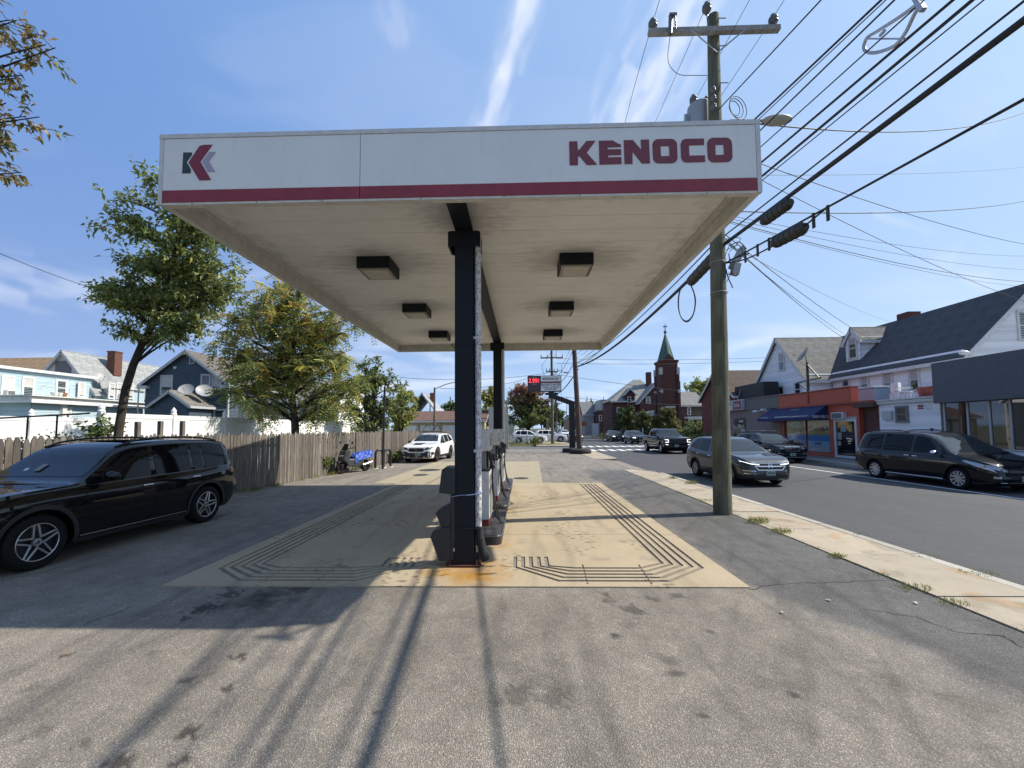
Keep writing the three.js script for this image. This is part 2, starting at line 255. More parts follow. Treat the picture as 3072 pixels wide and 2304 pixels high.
// concrete drive slab under the canopy, with drainage grooves cut into it
const PADY = 0.015;
{
  const X0 = -4.32, X1 = 2.6, Z0 = -4.93, Z1 = -14.1;
  // one unrepeated map for the pad: sand, blotches, tyre streaks, rust below the column, dark scuffs
  const cracksL = [];
  const col = (x, z) => {
    let a = 0.3 * (1 + 0.1 * fbm(x * 0.6, z * 0.6 + 20, 5) + 0.05 * fbm(x * 6, z * 6, 3));
    let r = 1.17, g = 0.95, b = 0.63;
    const tyre = sst(0.1, 0.6, fbm(x * 1.5 + 0.35 * fbm(z * 0.3, x * 0.3, 2), z * 0.12 + 7, 4)); a *= 1 - 0.2 * tyre;
    const dk = sst(0.25, 0.7, fbm(x * 1.1 + 31, z * 1.4 + 3, 5)); a *= 1 - 0.22 * dk; b += 0.05 * dk;
    const sc = sst(0.42, 0.62, n2(x * 5, z * 9 + 100)) * sst(0.1, 0.5, n2(x * 0.8 + 60, z * 0.5)); a *= 1 - 0.5 * sc;
    // rust that ran from the base plates
    for (const [cx, cz, R] of [[-0.8, -5.62, 0.6], [-1.15, -5.5, 0.35], [-0.45, -5.35, 0.5], [-0.75, -5.2, 0.45], [-0.4, -6.7, 0.35], [-0.42, -9.3, 0.3], [-0.45, -11.8, 0.3]]) { const q = Math.hypot((x - cx) * 1.1, (z - cz) * 0.8) / R + 0.5 * fbm(x * 3 + cx, z * 3, 4); const k = sst(1.05, 0.1, q) * 0.6; r += 0.16 * k; g -= 0.17 * k; b -= 0.36 * k; a *= 1 - 0.12 * k; }
    return [a * r, a * g, a * b];
  };
  const W = 1536, H = 2048, w4 = W / 4, h4 = H / 4, low = new Float32Array((w4 + 1) * (h4 + 1) * 3);
  for (let j = 0; j <= h4; j++) for (let i = 0; i <= w4; i++) low.set(col(lerp(X0, X1, i / w4), lerp(Z0, Z1, j / h4)), (j * (w4 + 1) + i) * 3);
  const tex = dtex(W, H, (u, v, x, y) => { const i = x >> 2, j = y >> 2, fx = (x & 3) / 4, fy = (y & 3) / 4, o = (j * (w4 + 1) + i) * 3, q = o + (w4 + 1) * 3; const s = 1 + 0.2 * (hash(x, y) - 0.5) + 0.13 * (hash(x >> 1, y >> 1) - 0.5); const f = (k) => lerp(lerp(low[o + k], low[o + 3 + k], fx), lerp(low[q + k], low[q + 3 + k], fx), fy) * s; return [f(0), f(1), f(2)]; }, true);
  const m = M({ map: tex, bumpMap: rep(T.concB, 5, 6.5), bumpScale: 0.004, roughness: 0.9 });
  const stroke = (pts, w) => { // outline polygon of a polyline
    const L = [], R = []; pts = pts.map((p) => new THREE.Vector2(p[0], p[1]));
    for (let i = 0; i < pts.length; i++) { const a = pts[Math.max(0, i - 1)], b = pts[Math.min(pts.length - 1, i + 1)]; let n; if (i === 0 || i === pts.length - 1) { const t = b.clone().sub(a).normalize(); n = new THREE.Vector2(-t.y, t.x); } else { const t1 = pts[i].clone().sub(a).normalize(), t2 = b.clone().sub(pts[i]).normalize(), m1 = new THREE.Vector2(-t1.y, t1.x), m2 = new THREE.Vector2(-t2.y, t2.x); n = m1.add(m2).normalize(); n.multiplyScalar(1 / Math.max(0.4, n.dot(m2))); } L.push(pts[i].clone().addScaledVector(n, w / 2)); R.push(pts[i].clone().addScaledVector(n, -w / 2)); }
    return new THREE.Shape([...L, ...R.reverse()]); };
  const grooves = [];
  const trench = (pts, w = 0.055) => { const g = new THREE.ExtrudeGeometry(stroke(pts, w), { depth: 0.2, bevelEnabled: false }); g.rotateX(-Math.PI / 2); g.translate(0, PADY - 0.03, 0); grooves.push(g); }; // shape (x, -z)
  for (let k = 0; k < 5; k++) { const o = k * 0.115, n = 5.12 + o;
    trench([[-1.5 - o * 0.9, 6.02], [-1.5 - o * 0.9, 5.62 + o * 0.1], [-1.5 - 0.55 - o * 0.5, n], [-3.5 + o * 0.5, n], [-4.06 + o, 5.55 + o * 0.4], [-4.06 + o, 13.8]]);
    trench([[-0.12 + o * 0.95, 6.06], [-0.12 + o * 0.95, 5.62 + o * 0.1], [0.42 + o * 0.55, n], [1.75 - o * 0.5, n], [2.33 - o, 5.6 + o * 0.4], [2.33 - o, 13.8]]); }
  for (const x of [-2.55, 0.75, 1.5, -3.2]) trench([[x, 5.02], [x + 0.04, 5.72]], 0.02);
  const pad = new THREE.Group(); pad.name = 'concrete_pad'; pad.userData.kind = 'structure'; scene.add(pad);
  const ev = new Evaluator(); ev.attributes = ['position', 'normal', 'uv']; ev.useGroups = false;
  const br = (g) => { if (!g.attributes.uv) norm(g); const b = new Brush(g); b.updateMatrixWorld(); return b; };
  const zsl = [Z0, -7.32, -9.75, -12.05, Z1];
  for (let i = 0; i < 4; i++) {
    let s = br(new THREE.BoxGeometry(X1 - X0, 0.12, zsl[i] - zsl[i + 1] - 0.012).translate((X0 + X1) / 2, PADY - 0.06, (zsl[i] + zsl[i + 1]) / 2));
    for (const gr of grooves) { gr.computeBoundingBox(); if (gr.boundingBox.min.z > zsl[i] || gr.boundingBox.max.z < zsl[i + 1]) continue; s = ev.evaluate(s, br(gr), SUBTRACTION); s.updateMatrixWorld(); }
    const g = s.geometry, p = g.attributes.position, uv = g.attributes.uv; for (let k = 0; k < p.count; k++) uv.setXY(k, (p.getX(k) - X0) / (X1 - X0), (p.getZ(k) - Z0) / (Z1 - Z0));
    const gg = g.index ? g.toNonIndexed() : g; gg.computeVertexNormals(); obj('slab', gg, m, pad);
  }
  // plain concrete beyond the canopy
  const back = new THREE.Group(); back.name = 'concrete_apron'; back.userData.kind = 'structure'; scene.add(back);
  const tanM = M({ color: C(0.36, 0.305, 0.205), map: T.conc, bumpMap: T.concB, bumpScale: 0.003, roughness: 0.92 });
  for (const [z0, z1] of [[-14.115, -17.2], [-17.215, -20.3], [-20.315, -23.4]]) { const k0 = (-14.115 - z0) / 9.3, k1 = (-14.115 - z1) / 9.3; const g = boxUV(extr([[-5.15 + 0.25 * k0, -z0], [0.66 + 0.22 * k0, -z0], [0.66 + 0.22 * k1, -z1], [-5.15 + 0.25 * k1, -z1]], 0.1).rotateX(-Math.PI / 2).translate(0, PADY - 0.1 - 0.003, 0), 0.5); obj('slab', g, tanM, back); }
}
{ // manhole and fill-port covers
  const iron = M({ color: C(0.045, 0.042, 0.04), roughness: 0.75, metalness: 0.4, bumpMap: T.fine, bumpScale: 0.004 });
  const lip = M({ color: C(0.09, 0.085, 0.08), roughness: 0.7, metalness: 0.4 });
  for (const [px, py, r, lab] of [[1290, 1411, 0.46, 'large round iron cover in the tan concrete near the white wagon'], [1262, 1426, 0.28, 'small round iron fill cover next to the large cover'], [1563, 1436, 0.25, 'small iron fill cover in the concrete behind the pumps'], [1358, 1399, 0.3, 'iron cover in concrete close behind the canopy column']]) {
    const p = onY(px, py), t = thing('manhole_cover', lab, 'manhole cover', [p.x, PADY - 0.004, p.z]);
    obj('lid', new THREE.CylinderGeometry(r, r, 0.016, 32).translate(0, 0.004, 0), iron, t); obj('rim', new THREE.TorusGeometry(r + 0.025, 0.018, 6, 36).rotateX(Math.PI / 2).scale(1, 0.5, 1), lip, t);
  }
}
// street
{
  const xs = [5.7, ...steps(6.0, 15.9, 0.53), 15.9], zs = [...steps(24, -60, 0.8), ...steps(-60, -420, 12), -420];
  struct('road', gridGeo(xs, zs, () => ROADY, (x, z) => { let a = 0.03 * (1 + 0.12 * fbm(x * 0.5, z * 0.12, 4)); if (x > 11.6 + 0.5 * fbm(z * 0.3, 3, 3)) a *= 1.25; const w = sst(0.75, 0.3, Math.abs(((x - 5.7) % 3.8) - 1.2)) * 0.08 + sst(0.75, 0.3, Math.abs(((x - 5.7) % 3.8) - 2.9)) * 0.08; a *= 1 + w; return [a * 0.98 / 0.5, a / 0.5, a * 1.04 / 0.5]; }, 0.5), M({ map: T.road, bumpMap: T.fine, bumpScale: 0.004, vertexColors: true, roughness: 0.85 }));
  struct('side_street', gridGeo(steps(-70, 5.85, 3).concat(5.85), steps(-37.2, -44.5, 1).concat(-44.5), () => ROADY + 0.02, () => [0.13, 0.13, 0.135], 0.5), M({ map: T.road, vertexColors: true, roughness: 0.9 }));
  const paint = M({ color: C(0.74, 0.74, 0.72), map: T.soft, roughness: 0.7 });
  const marks = new THREE.Group(); marks.name = 'road_markings'; marks.userData.kind = 'structure'; scene.add(marks);
  const flat = (x0, x1, z0, z1) => boxUV(new THREE.PlaneGeometry(x1 - x0, z0 - z1).rotateX(-Math.PI / 2).translate((x0 + x1) / 2, ROADY + 0.005, (z0 + z1) / 2));
  obj('edge_line', flat(13.25, 13.37, 20, -31), paint, marks);
  for (let k = 0; k < 12; k++) { obj('crosswalk_stripe', flat(6.0 + k * 0.84, 6.48 + k * 0.84, -36.0, -38.6), paint, marks); obj('crosswalk_stripe', flat(6.2 + k * 0.84, 6.68 + k * 0.84, -43.4, -46.2), paint, marks); }
}
{ // pavements with kerbs
  const pav = new THREE.Group(); pav.name = 'sidewalk'; pav.userData.kind = 'structure'; scene.add(pav);
  const tones = [0.33, 0.315, 0.345, 0.31].map((a) => M({ color: C(a * 1.22, a * 1.04, a * 0.78), map: T.walk, bumpMap: T.concB, bumpScale: 0.003, roughness: 0.93 }));
  const granite = [0.36, 0.4, 0.33].map((a) => M({ color: C(a * 1.08, a, a * 0.86), map: T.conc, bumpMap: T.fine, bumpScale: 0.006, roughness: 0.85 }));
  let i = 0;
  const run = (x0, x1, za, zb, L, y, name, mats, taper) => { for (let z = za; z > zb + 0.05; z -= L) { const e = Math.max(zb, z - L), h = 0.008 * (hash(i, 7) - 0.5); const w0 = taper ? taper(z) : x1, w1 = taper ? taper(e) : x1; const s = extr([[x0, -z + 0.01], [w0, -z + 0.01], [w1, -e - 0.01], [x0, -e - 0.01]], 0.3).rotateX(-Math.PI / 2).translate(0, y - 0.3 + h, 0); obj(name, boxUV(s, 0.25), mats[i % mats.length], pav); i++; } };
  run(4.45, 5.54, 9, -16.6, 1.52, 0.016, 'paving_slab', tones);
  run(4.45, 5.54, -16.6, -18.6, 1.0, 0.012, 'paving_slab', tones, (z) => z > -17.7 ? 5.54 : 4.8);
  run(4.2, 5.54, -25, -36.8, 1.52, 0.014, 'paving_slab', tones);
  run(5.55, 5.7, 9, -17.2, 1.9, 0.02, 'kerb_stone', granite); run(5.55, 5.7, -25.2, -35.6, 1.9, 0.02, 'kerb_stone', granite);
  run(1.5, 5.6, -44.6, -56, 1.9, 0.0, 'paving_slab', tones);
  const pr = new THREE.Group(); pr.name = 'sidewalk_001'; pr.userData.kind = 'structure'; scene.add(pr);
  const grey = [0.2, 0.22, 0.19].map((a) => M({ color: C(a * 1.02, a, a * 0.93), map: T.conc, roughness: 0.93 }));
  const run2 = (x0, x1, za, zb, L, y, name, mats) => { for (let z = za; z > zb + 0.05; z -= L) { const e = Math.max(zb, z - L); obj(name, bx(x0, x1, y - 0.3, y + 0.006 * (hash(i++, 5) - 0.5), e + 0.006, z - 0.006), mats[i % mats.length], pr); } };
  run2(16.1, 18.3, 12, -60, 1.8, 0.03, 'paving_slab', grey); run2(15.9, 16.09, 12, -60, 2.1, 0.035, 'kerb_stone', granite.map((g) => g));
}
// litter: a few pale scraps and dry leaves lying on the lot
{ const scrap = M({ color: C(0.4, 0.39, 0.36), roughness: 0.9, side: 2 }), dry = M({ color: C(0.22, 0.13, 0.05), roughness: 0.9, side: 2 });
  const spotsL = [[2485, 1803, 0, 'pale paper scrap on the dark strip beside the sidewalk, wider of two'], [2346, 1841, 0, 'pale paper scrap on the worn asphalt before the concrete pad'], [2748, 1812, 0, 'small pale scrap near the grass edge of the sidewalk'], [198, 1967, 2, 'brown twig on asphalt just outside the canopy shadow'], [1073, 1419, 0, 'white scrap by the scooter stand']];
  for (const [px, py, k, lab] of spotsL) { const p = onY(px, py), s = 0.02 + 0.012 * rnd(); const g = new THREE.PlaneGeometry(s * 1.6, k === 2 ? s * 0.5 : s, 3, 2).rotateX(-Math.PI / 2).rotateY(rr(0, 3)); const q = g.attributes.position; for (let i = 0; i < q.count; i++) q.setY(i, 0.008 + 0.012 * rnd()); g.computeVertexNormals(); g.translate(p.x, 0.002, p.z); tag(obj(k ? 'fallen_leaf' : 'paper_scrap', g, k === 2 ? dry : scrap), lab, k ? 'leaf' : 'litter'); } }
// ---------- canopy, pumps, sign ----------
const CX0 = -4.42, CX1 = 2.83, CZ0 = -4.79, CZ1 = -14.55, LIP = 4.6, CEIL = 4.83, TOP = 5.487;
const navy = MP({ color: C(0.009, 0.0115, 0.016), specularIntensity: 0.4, roughness: 0.5, bumpMap: T.fine, bumpScale: 0.001 });
const black = M({ color: C(0.012, 0.012, 0.013), roughness: 0.55 });
const rubber = M({ color: C(0.018, 0.018, 0.018), roughness: 0.85 });
const rust = M({ color: C(0.085, 0.03, 0.018), map: T.soft, roughness: 0.95 });
const steel = M({ color: C(0.45, 0.45, 0.45), roughness: 0.4, metalness: 0.8 });
const whiteEnamel = M({ color: C(0.62, 0.62, 0.6), map: T.soft, roughness: 0.45 });
const stip = dtex(256, 256, (u, v, x, y) => 0.5 + 0.5 * torus(u, v, 34, 2) + 0.3 * (hash(x >> 1, y >> 1) - 0.5));
const fasT = dtex(512, 512, (u, v, x, y) => { const dr = sst(0.25, 0.7, n2(u * 46, 3.3)) * sst(0.1, 0.6, tfbm(u, v, 5, 3, 31)), k = 0.95 + 0.05 * tfbm(u, v, 4, 4, 33) - 0.07 * dr - 0.12 * (torus(u, v, 120, 7) > 0.8 ? 1 : 0); return [k, k, k * 0.995]; }, true);
const fasM = M({ color: C(0.76, 0.765, 0.755), map: rep(fasT, 0.33), bumpMap: rep(stip, 5), bumpScale: 0.0016, roughness: 0.5 });
const creamM = M({ color: C(0.62, 0.6, 0.55), map: T.soft, roughness: 0.6 });
const trimM = M({ color: C(0.6, 0.6, 0.59), roughness: 0.5, map: T.soft });
const redM = M({ color: C(0.26, 0.028, 0.04), roughness: 0.5, map: T.soft });
const FONT = await new FontLoader().loadAsync('fonts/droid/droid_sans_bold.typeface.json');
{
  const can = thing('fuel_canopy', 'white flat-roofed fuel canopy with a red stripe, red lettering and two dark columns', 'canopy', [0, 0, 0]);
  const t = 0.06, y0 = LIP + 0.028, yr = LIP + 0.178, yt = TOP - 0.055;
  // fascia: panels, red stripe, cream lip, top cap
  const seam = -1.94, g = 0.003;
  const panel = (x0, x1, z0, z1, ya, yb, m, n) => obj(n, bx(x0, x1, ya, yb, z0, z1, 0.004), m, can);
  for (const [a, b] of [[CX0 + 0.045, seam], [seam, CX1 - 0.045]]) { panel(a + g, b - g, CZ0 - t, CZ0, yr + 0.001, yt, fasM, 'fascia_panel'); panel(a + g, b - g, CZ0 - t, CZ0 + 0.002, y0, yr, redM, 'red_stripe'); }
  for (const [a, b] of [[CX0 + 0.045, -0.8], [-0.8, CX1 - 0.045]]) { panel(a + g, b - g, CZ1, CZ1 + t, yr + 0.001, yt, fasM, 'fascia_panel'); panel(a + g, b - g, CZ1 - 0.002, CZ1 + t, y0, yr, redM, 'red_stripe'); }
  for (const [xa, xb, s] of [[CX0, CX0 + t, -1], [CX1 - t, CX1, 1]]) for (const [a, b] of [[CZ0 - 0.045, -8], [-8, -11.3], [-11.3, CZ1 + 0.045]]) { panel(xa, xb, b + g, a - g, yr + 0.001, yt, fasM, 'fascia_panel'); panel(xa - (s < 0 ? 0.002 : 0), xb + (s > 0 ? 0.002 : 0), b + g, a - g, y0, yr, redM, 'red_stripe'); }
  for (const x of [CX0, CX1]) for (const z of [CZ0, CZ1]) obj('corner_trim', bx(x - 0.047 * (x > 0 ? 1 : 0) - (x < 0 ? 0.004 : 0), x + 0.047 * (x < 0 ? 1 : 0) + (x > 0 ? 0.004 : 0), LIP + 0.002, yt, z - 0.047 * (z === CZ0 ? 1 : 0) - (z === CZ1 ? 0.004 : 0), z + 0.047 * (z === CZ1 ? 1 : 0) + (z === CZ0 ? 0.004 : 0)), trimM, can);
  const ring = (o, i, ya, yb) => [bx(CX0 - o, CX1 + o, ya, yb, CZ0 - i, CZ0 + o), bx(CX0 - o, CX1 + o, ya, yb, CZ1 - o, CZ1 + i), bx(CX0 - o, CX0 + i, ya, yb, CZ1 + i, CZ0 - i), bx(CX1 - i, CX1 + o, ya, yb, CZ1 + i, CZ0 - i)];
  obj('top_cap', ring(0.008, 0.12, yt + 0.002, TOP), trimM, can);
  obj('bottom_lip', ring(-0.006, 0.09, LIP, y0 - 0.001), creamM, can);
  const scr = M({ color: C(0.12, 0.11, 0.1), roughness: 0.5 });
  for (const x of [-4.0, -3.2, -2.4, -1.2, -0.2, 0.7, 1.5, 2.2]) obj('lip_screw', new THREE.SphereGeometry(0.008, 6, 5).translate(x, LIP + 0.013, CZ0 - 0.003), scr, can);
  obj('roof_deck', bx(CX0 + 0.07, CX1 - 0.07, 5.3, 5.36, CZ1 + 0.07, CZ0 - 0.07), trimM, can);
  obj('inner_liner', [bx(CX0 + t + 0.002, CX0 + t + 0.02, y0, CEIL + 0.03, CZ1 + 0.08, CZ0 - 0.08), bx(CX1 - t - 0.02, CX1 - t - 0.002, y0, CEIL + 0.03, CZ1 + 0.08, CZ0 - 0.08), bx(CX0 + 0.09, CX1 - 0.09, y0, CEIL + 0.03, CZ1 + t + 0.002, CZ1 + t + 0.02), bx(CX0 + 0.09, CX1 - 0.09, y0, CEIL + 0.03, CZ0 - t - 0.02, CZ0 - t - 0.002)], creamM, can);
  obj('corner_angle', [bx(CX1 - 0.17, CX1 - t - 0.025, CEIL - 0.03, CEIL - 0.004, CZ1 + 0.1, CZ0 - 0.1), bx(CX0 + t + 0.025, CX0 + 0.17, CEIL - 0.03, CEIL - 0.004, CZ1 + 0.1, CZ0 - 0.1), bx(CX0 + 0.18, CX1 - 0.18, CEIL - 0.03, CEIL - 0.005, CZ1 + 0.09, CZ1 + 0.17)], creamM, can);
  // ceiling: pans laid across, sooty near the lamps, darker by the column and edges
  const sootAndEdge = dtex(1024, 512, (u, v, x, y) => { const X = lerp(CX0, CX1, u), Z = lerp(CZ0, CZ1, v); let k = 0.9 + 0.07 * fbm(X * 0.8, Z * 0.8, 3); k -= 0.06 * sst(0.05, 0.6, fbm(X * 0.9 + 4, Z * 9, 4)); 
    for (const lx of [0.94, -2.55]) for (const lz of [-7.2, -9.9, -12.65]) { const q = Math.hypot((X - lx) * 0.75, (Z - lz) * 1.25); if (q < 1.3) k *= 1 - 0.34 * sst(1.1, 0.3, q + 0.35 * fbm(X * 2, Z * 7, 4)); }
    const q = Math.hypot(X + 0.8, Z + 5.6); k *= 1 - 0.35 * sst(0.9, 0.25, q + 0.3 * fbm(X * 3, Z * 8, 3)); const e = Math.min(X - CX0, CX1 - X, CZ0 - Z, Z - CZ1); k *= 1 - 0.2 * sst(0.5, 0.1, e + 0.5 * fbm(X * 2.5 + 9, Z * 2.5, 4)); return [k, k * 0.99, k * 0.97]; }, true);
  const ceilM = M({ color: C(0.84, 0.83, 0.805), map: sootAndEdge, roughness: 0.55 });
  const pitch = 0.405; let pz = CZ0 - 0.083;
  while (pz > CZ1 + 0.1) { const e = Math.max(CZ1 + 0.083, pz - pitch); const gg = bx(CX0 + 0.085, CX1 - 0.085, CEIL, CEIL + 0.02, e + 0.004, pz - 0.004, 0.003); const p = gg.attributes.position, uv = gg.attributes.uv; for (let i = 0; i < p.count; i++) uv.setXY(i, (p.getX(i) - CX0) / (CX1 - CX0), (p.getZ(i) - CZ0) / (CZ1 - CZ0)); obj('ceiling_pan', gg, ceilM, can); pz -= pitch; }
  obj('ceiling_backing', bx(CX0 + 0.085, CX1 - 0.085, CEIL + 0.021, CEIL + 0.03, CZ1 + 0.09, CZ0 - 0.09), M({ color: C(0.05, 0.05, 0.05) }), can);
  // spine beam
  const BX = -0.8, fl = 0.125;
  obj('spine_beam', [bx(BX - fl, BX + fl, LIP + 0.03, LIP + 0.055, CZ1 + 0.25, CZ0 - 0.085, 0.003), bx(BX - 0.012, BX + 0.012, LIP + 0.055, CEIL, CZ1 + 0.25, CZ0 - 0.085)], navy, can);
  // columns
  const chip = dtex(256, 1024, (u, v, x, y) => { const k = fbm(u * 6, v * 30, 4), wh = k > 0.02 ? 1 : 0; return wh ? [0.62, 0.62, 0.6] : (k > -0.22 ? [0.2, 0.21, 0.23] : [0.62, 0.61, 0.58]); }, true);
  const pipeM = M({ map: rep(chip, 1 / 0.28, 1 / 4.2), roughness: 0.6 });
  for (const [z, near] of [[-5.78, true], [-13.3, false]]) {
    obj('column', [bx(BX - 0.128, BX + 0.128, 0.03, LIP, z + 0.128, z + 0.145, 0.003), bx(BX - 0.128, BX + 0.128, 0.03, LIP, z - 0.145, z - 0.128, 0.003), bx(BX - 0.009, BX + 0.009, 0.03, LIP, z - 0.128, z + 0.128)], navy, can);
    obj('column_bracket', [bx(BX - 0.205, BX + 0.205, LIP - 0.2, LIP + 0.012, z + 0.147, z + 0.165, 0.003), bx(BX - 0.205, BX + 0.205, LIP - 0.2, LIP + 0.012, z - 0.165, z - 0.147, 0.003), bx(BX - 0.225, BX - 0.2, LIP - 0.2, LIP + 0.01, z - 0.146, z + 0.146), bx(BX + 0.2, BX + 0.225, LIP - 0.2, LIP + 0.01, z - 0.146, z + 0.146)], navy, can);
    obj('base_plate', bx(BX - 0.24, BX + 0.22, 0.017, 0.042, z - 0.2, z + 0.2, 0.004), rust, can);
    for (const [a, b] of [[-0.19, 0.16], [0.17, 0.16], [-0.19, -0.16], [0.17, -0.16]]) obj('anchor_bolt', [cyl(V(BX + a, 0.042, z + b), V(BX + a, 0.1, z + b), 0.012, 0.012, 8), cyl(V(BX + a, 0.042, z + b), V(BX + a, 0.062, z + b), 0.024, 0.024, 6)], rust, can);
    obj('gusset', [bx(BX + 0.129, BX + 0.2, 0.043, 0.2, z + 0.13, z + 0.14), bx(BX - 0.2, BX - 0.129, 0.043, 0.2, z + 0.13, z + 0.14)], navy, can);
    const px = BX + 0.185, pzz = z + 0.06;
    obj('downspout', cyl(V(px, near ? 0.5 : 0.2, pzz), V(px, LIP + 0.02, pzz), 0.045, 0.045, 16), near ? pipeM : whiteEnamel, can);
    if (near) {
      const boot = []; for (let i = 0; i < 16; i++) { const a = i / 15, p = V(px + 0.01 + 0.1 * a * a, 0.53 - 0.45 * a, pzz + 0.05 * a * a); boot.push(p); }
      const ribs = boot.slice(0, -1).map((p, i) => cyl(p, boot[i + 1].clone().lerp(p, 0.35), 0.06 - 0.004 * (i % 2), 0.06, 14)); obj('drain_boot', [tube(boot, 0.052, 14, 30), ...ribs.filter((_, i) => i > 4)], rubber, can);
      obj('pipe_clamp', [bx(px - 0.075, px + 0.055, 1.53, 1.57, pzz - 0.02, pzz + 0.052), bx(px - 0.075, px + 0.055, 3.1, 3.13, pzz - 0.02, pzz + 0.05)], whiteEnamel, can);
      const tie = (y, m, tilt) => obj('tie_wire', tube([V(BX - 0.17, y - tilt, z + 0.152), V(BX - 0.05, y - tilt * 0.3, z + 0.153), V(BX + 0.12, y, z + 0.153), V(px + 0.04, y + tilt, pzz + 0.052), V(px + 0.055, y + tilt, pzz - 0.02), V(px - 0.06, y, z - 0.15), V(BX - 0.14, y, z - 0.15)], 0.0045, 6, 40, true), m, can);
      tie(0.965, M({ color: C(0.3, 0.36, 0.6), roughness: 0.6 }), 0.025); tie(0.515, black, 0); tie(3.02, black, 0);
    }
  }
  // lettering on the fascia
  const zf = -CZ0, letter = (name, pts, m, hole) => { const f = ([a, b]) => { const p = onZ(a, b, zf); return [p.x, p.y]; }; const s = poly(pts.map(f)); if (hole) s.holes.push(new THREE.Path(hole.map(f).map((q) => new THREE.Vector2(...q)))); const o = obj(name, extr(s, 0.004).translate(0, 0, CZ0 + 0.0015), m, can); return o; };
  const letM = M({ color: C(0.17, 0.032, 0.045), roughness: 0.5 });
  const k = (x, y) => [1680 + x / 10.055, 390 + y / 10.055], n = (x, y) => [1850 + x / 4.706, 350 + y / 4.706];
  letter('letter_k', [k(275, 350), k(520, 345), k(535, 605), k(575, 610), k(795, 335), k(1070, 330), k(805, 690), k(1120, 1050), k(805, 1060), k(595, 795), k(545, 795), k(540, 1065), k(290, 1072)], letM);
  letter('letter_e', [k(1170, 330), k(1600, 322), k(1690, 385), k(1775, 425), k(1835, 440), k(1838, 520), k(1430, 530), k(1435, 592), k(1840, 582), k(1845, 760), k(1445, 770), k(1450, 832), k(1850, 822), k(1855, 1030), k(1190, 1050)], letM);
  letter('letter_n', [n(98, 335), n(228, 333), n(345, 470), n(338, 328), n(455, 325), n(470, 662), n(355, 664), n(222, 495), n(224, 668), n(110, 672)], letM);
  const rnd8 = (x0, y0, x1, y1, c, sk) => { const o = []; for (const [cx, cy, a0] of [[x1 - c, y0 + c, -90], [x1 - c, y1 - c, 0], [x0 + c, y1 - c, 90], [x0 + c, y0 + c, 180]]) for (let q = 0; q <= 90; q += 15) { const a = (a0 + q) * Math.PI / 180; const yy = cy + c * Math.sin(a), xx = cx + c * Math.cos(a); o.push(n(xx + sk * (yy - y0) / (y1 - y0), yy - 0.022 * (xx - x0))); } return o; };
  letter('letter_o', rnd8(500, 322, 848, 665, 85, 14), letM, [n(618, 420), n(738, 417), n(744, 558), n(624, 562)]);
  letter('letter_c', [n(1232, 312), n(1232, 402), n(1018, 408), n(1025, 553), n(1244, 548), n(1248, 642), n(980, 650), n(930, 630), n(908, 580), n(900, 390), n(922, 335), n(968, 316)], letM);
  letter('letter_o', rnd8(1272, 304, 1622, 650, 85, 16), letM, [n(1390, 402), n(1505, 398), n(1514, 540), n(1396, 545)]);
  const q = (x, y) => [520 + x / 11.06, 410 + y / 11.06];
  letter('logo_bar', [q(340, 530), q(625, 530), q(620, 610), q(445, 855), q(585, 1080), q(580, 1215), q(300, 1225)], M({ color: C(0.018, 0.04, 0.035), roughness: 0.5 }));
  letter('logo_chevron', [q(1045, 275), q(1310, 272), q(905, 835), q(1260, 1445), q(870, 1455), q(510, 865), q(870, 325), q(920, 300)], M({ color: C(0.2, 0.02, 0.035), roughness: 0.5 }));
  letter('logo_chevron', [q(1200, 515), q(1415, 510), q(1190, 825), q(1395, 1165), q(1150, 1170), q(965, 835)], M({ color: C(0.34, 0.31, 0.40), roughness: 0.5 }));
}
// six box lamps under the canopy
{
  const lens = M({ color: C(0.5, 0.46, 0.38), map: T.soft, roughness: 0.5 });
  const where = ['beside the street edge', 'beside the fence edge'], row = ['next to the lettered fascia', 'middle row', 'far end row'];
  [0.94, -2.55].forEach((x, i) => [-7.2, -9.9, -12.65].forEach((z, j) => {
    const t = thing('canopy_lamp', `dark box lamp under the canopy, ${row[j]}, ${where[i]}`, 'ceiling lamp', [x, CEIL, z], 0, 'box lamps under the canopy');
    obj('housing', [bx(-0.285, 0.285, -0.2, -0.002, 0.27, 0.295), bx(-0.285, 0.285, -0.2, -0.002, -0.295, -0.27), bx(-0.285, -0.26, -0.2, -0.002, -0.27, 0.27), bx(0.26, 0.285, -0.2, -0.002, -0.27, 0.27)], navy, t);
    obj('lens_frame', [bx(-0.255, 0.255, -0.215, -0.196, 0.225, 0.265), bx(-0.255, 0.255, -0.215, -0.196, -0.265, -0.225), bx(-0.255, -0.215, -0.215, -0.196, -0.224, 0.224), bx(0.215, 0.255, -0.215, -0.196, -0.224, 0.224)], M({ color: C(0.25, 0.24, 0.22), roughness: 0.5 }), t);
    obj('lens', bx(-0.213, 0.213, -0.225, -0.2, -0.222, 0.222, 0.01), lens, t);
  }));
}
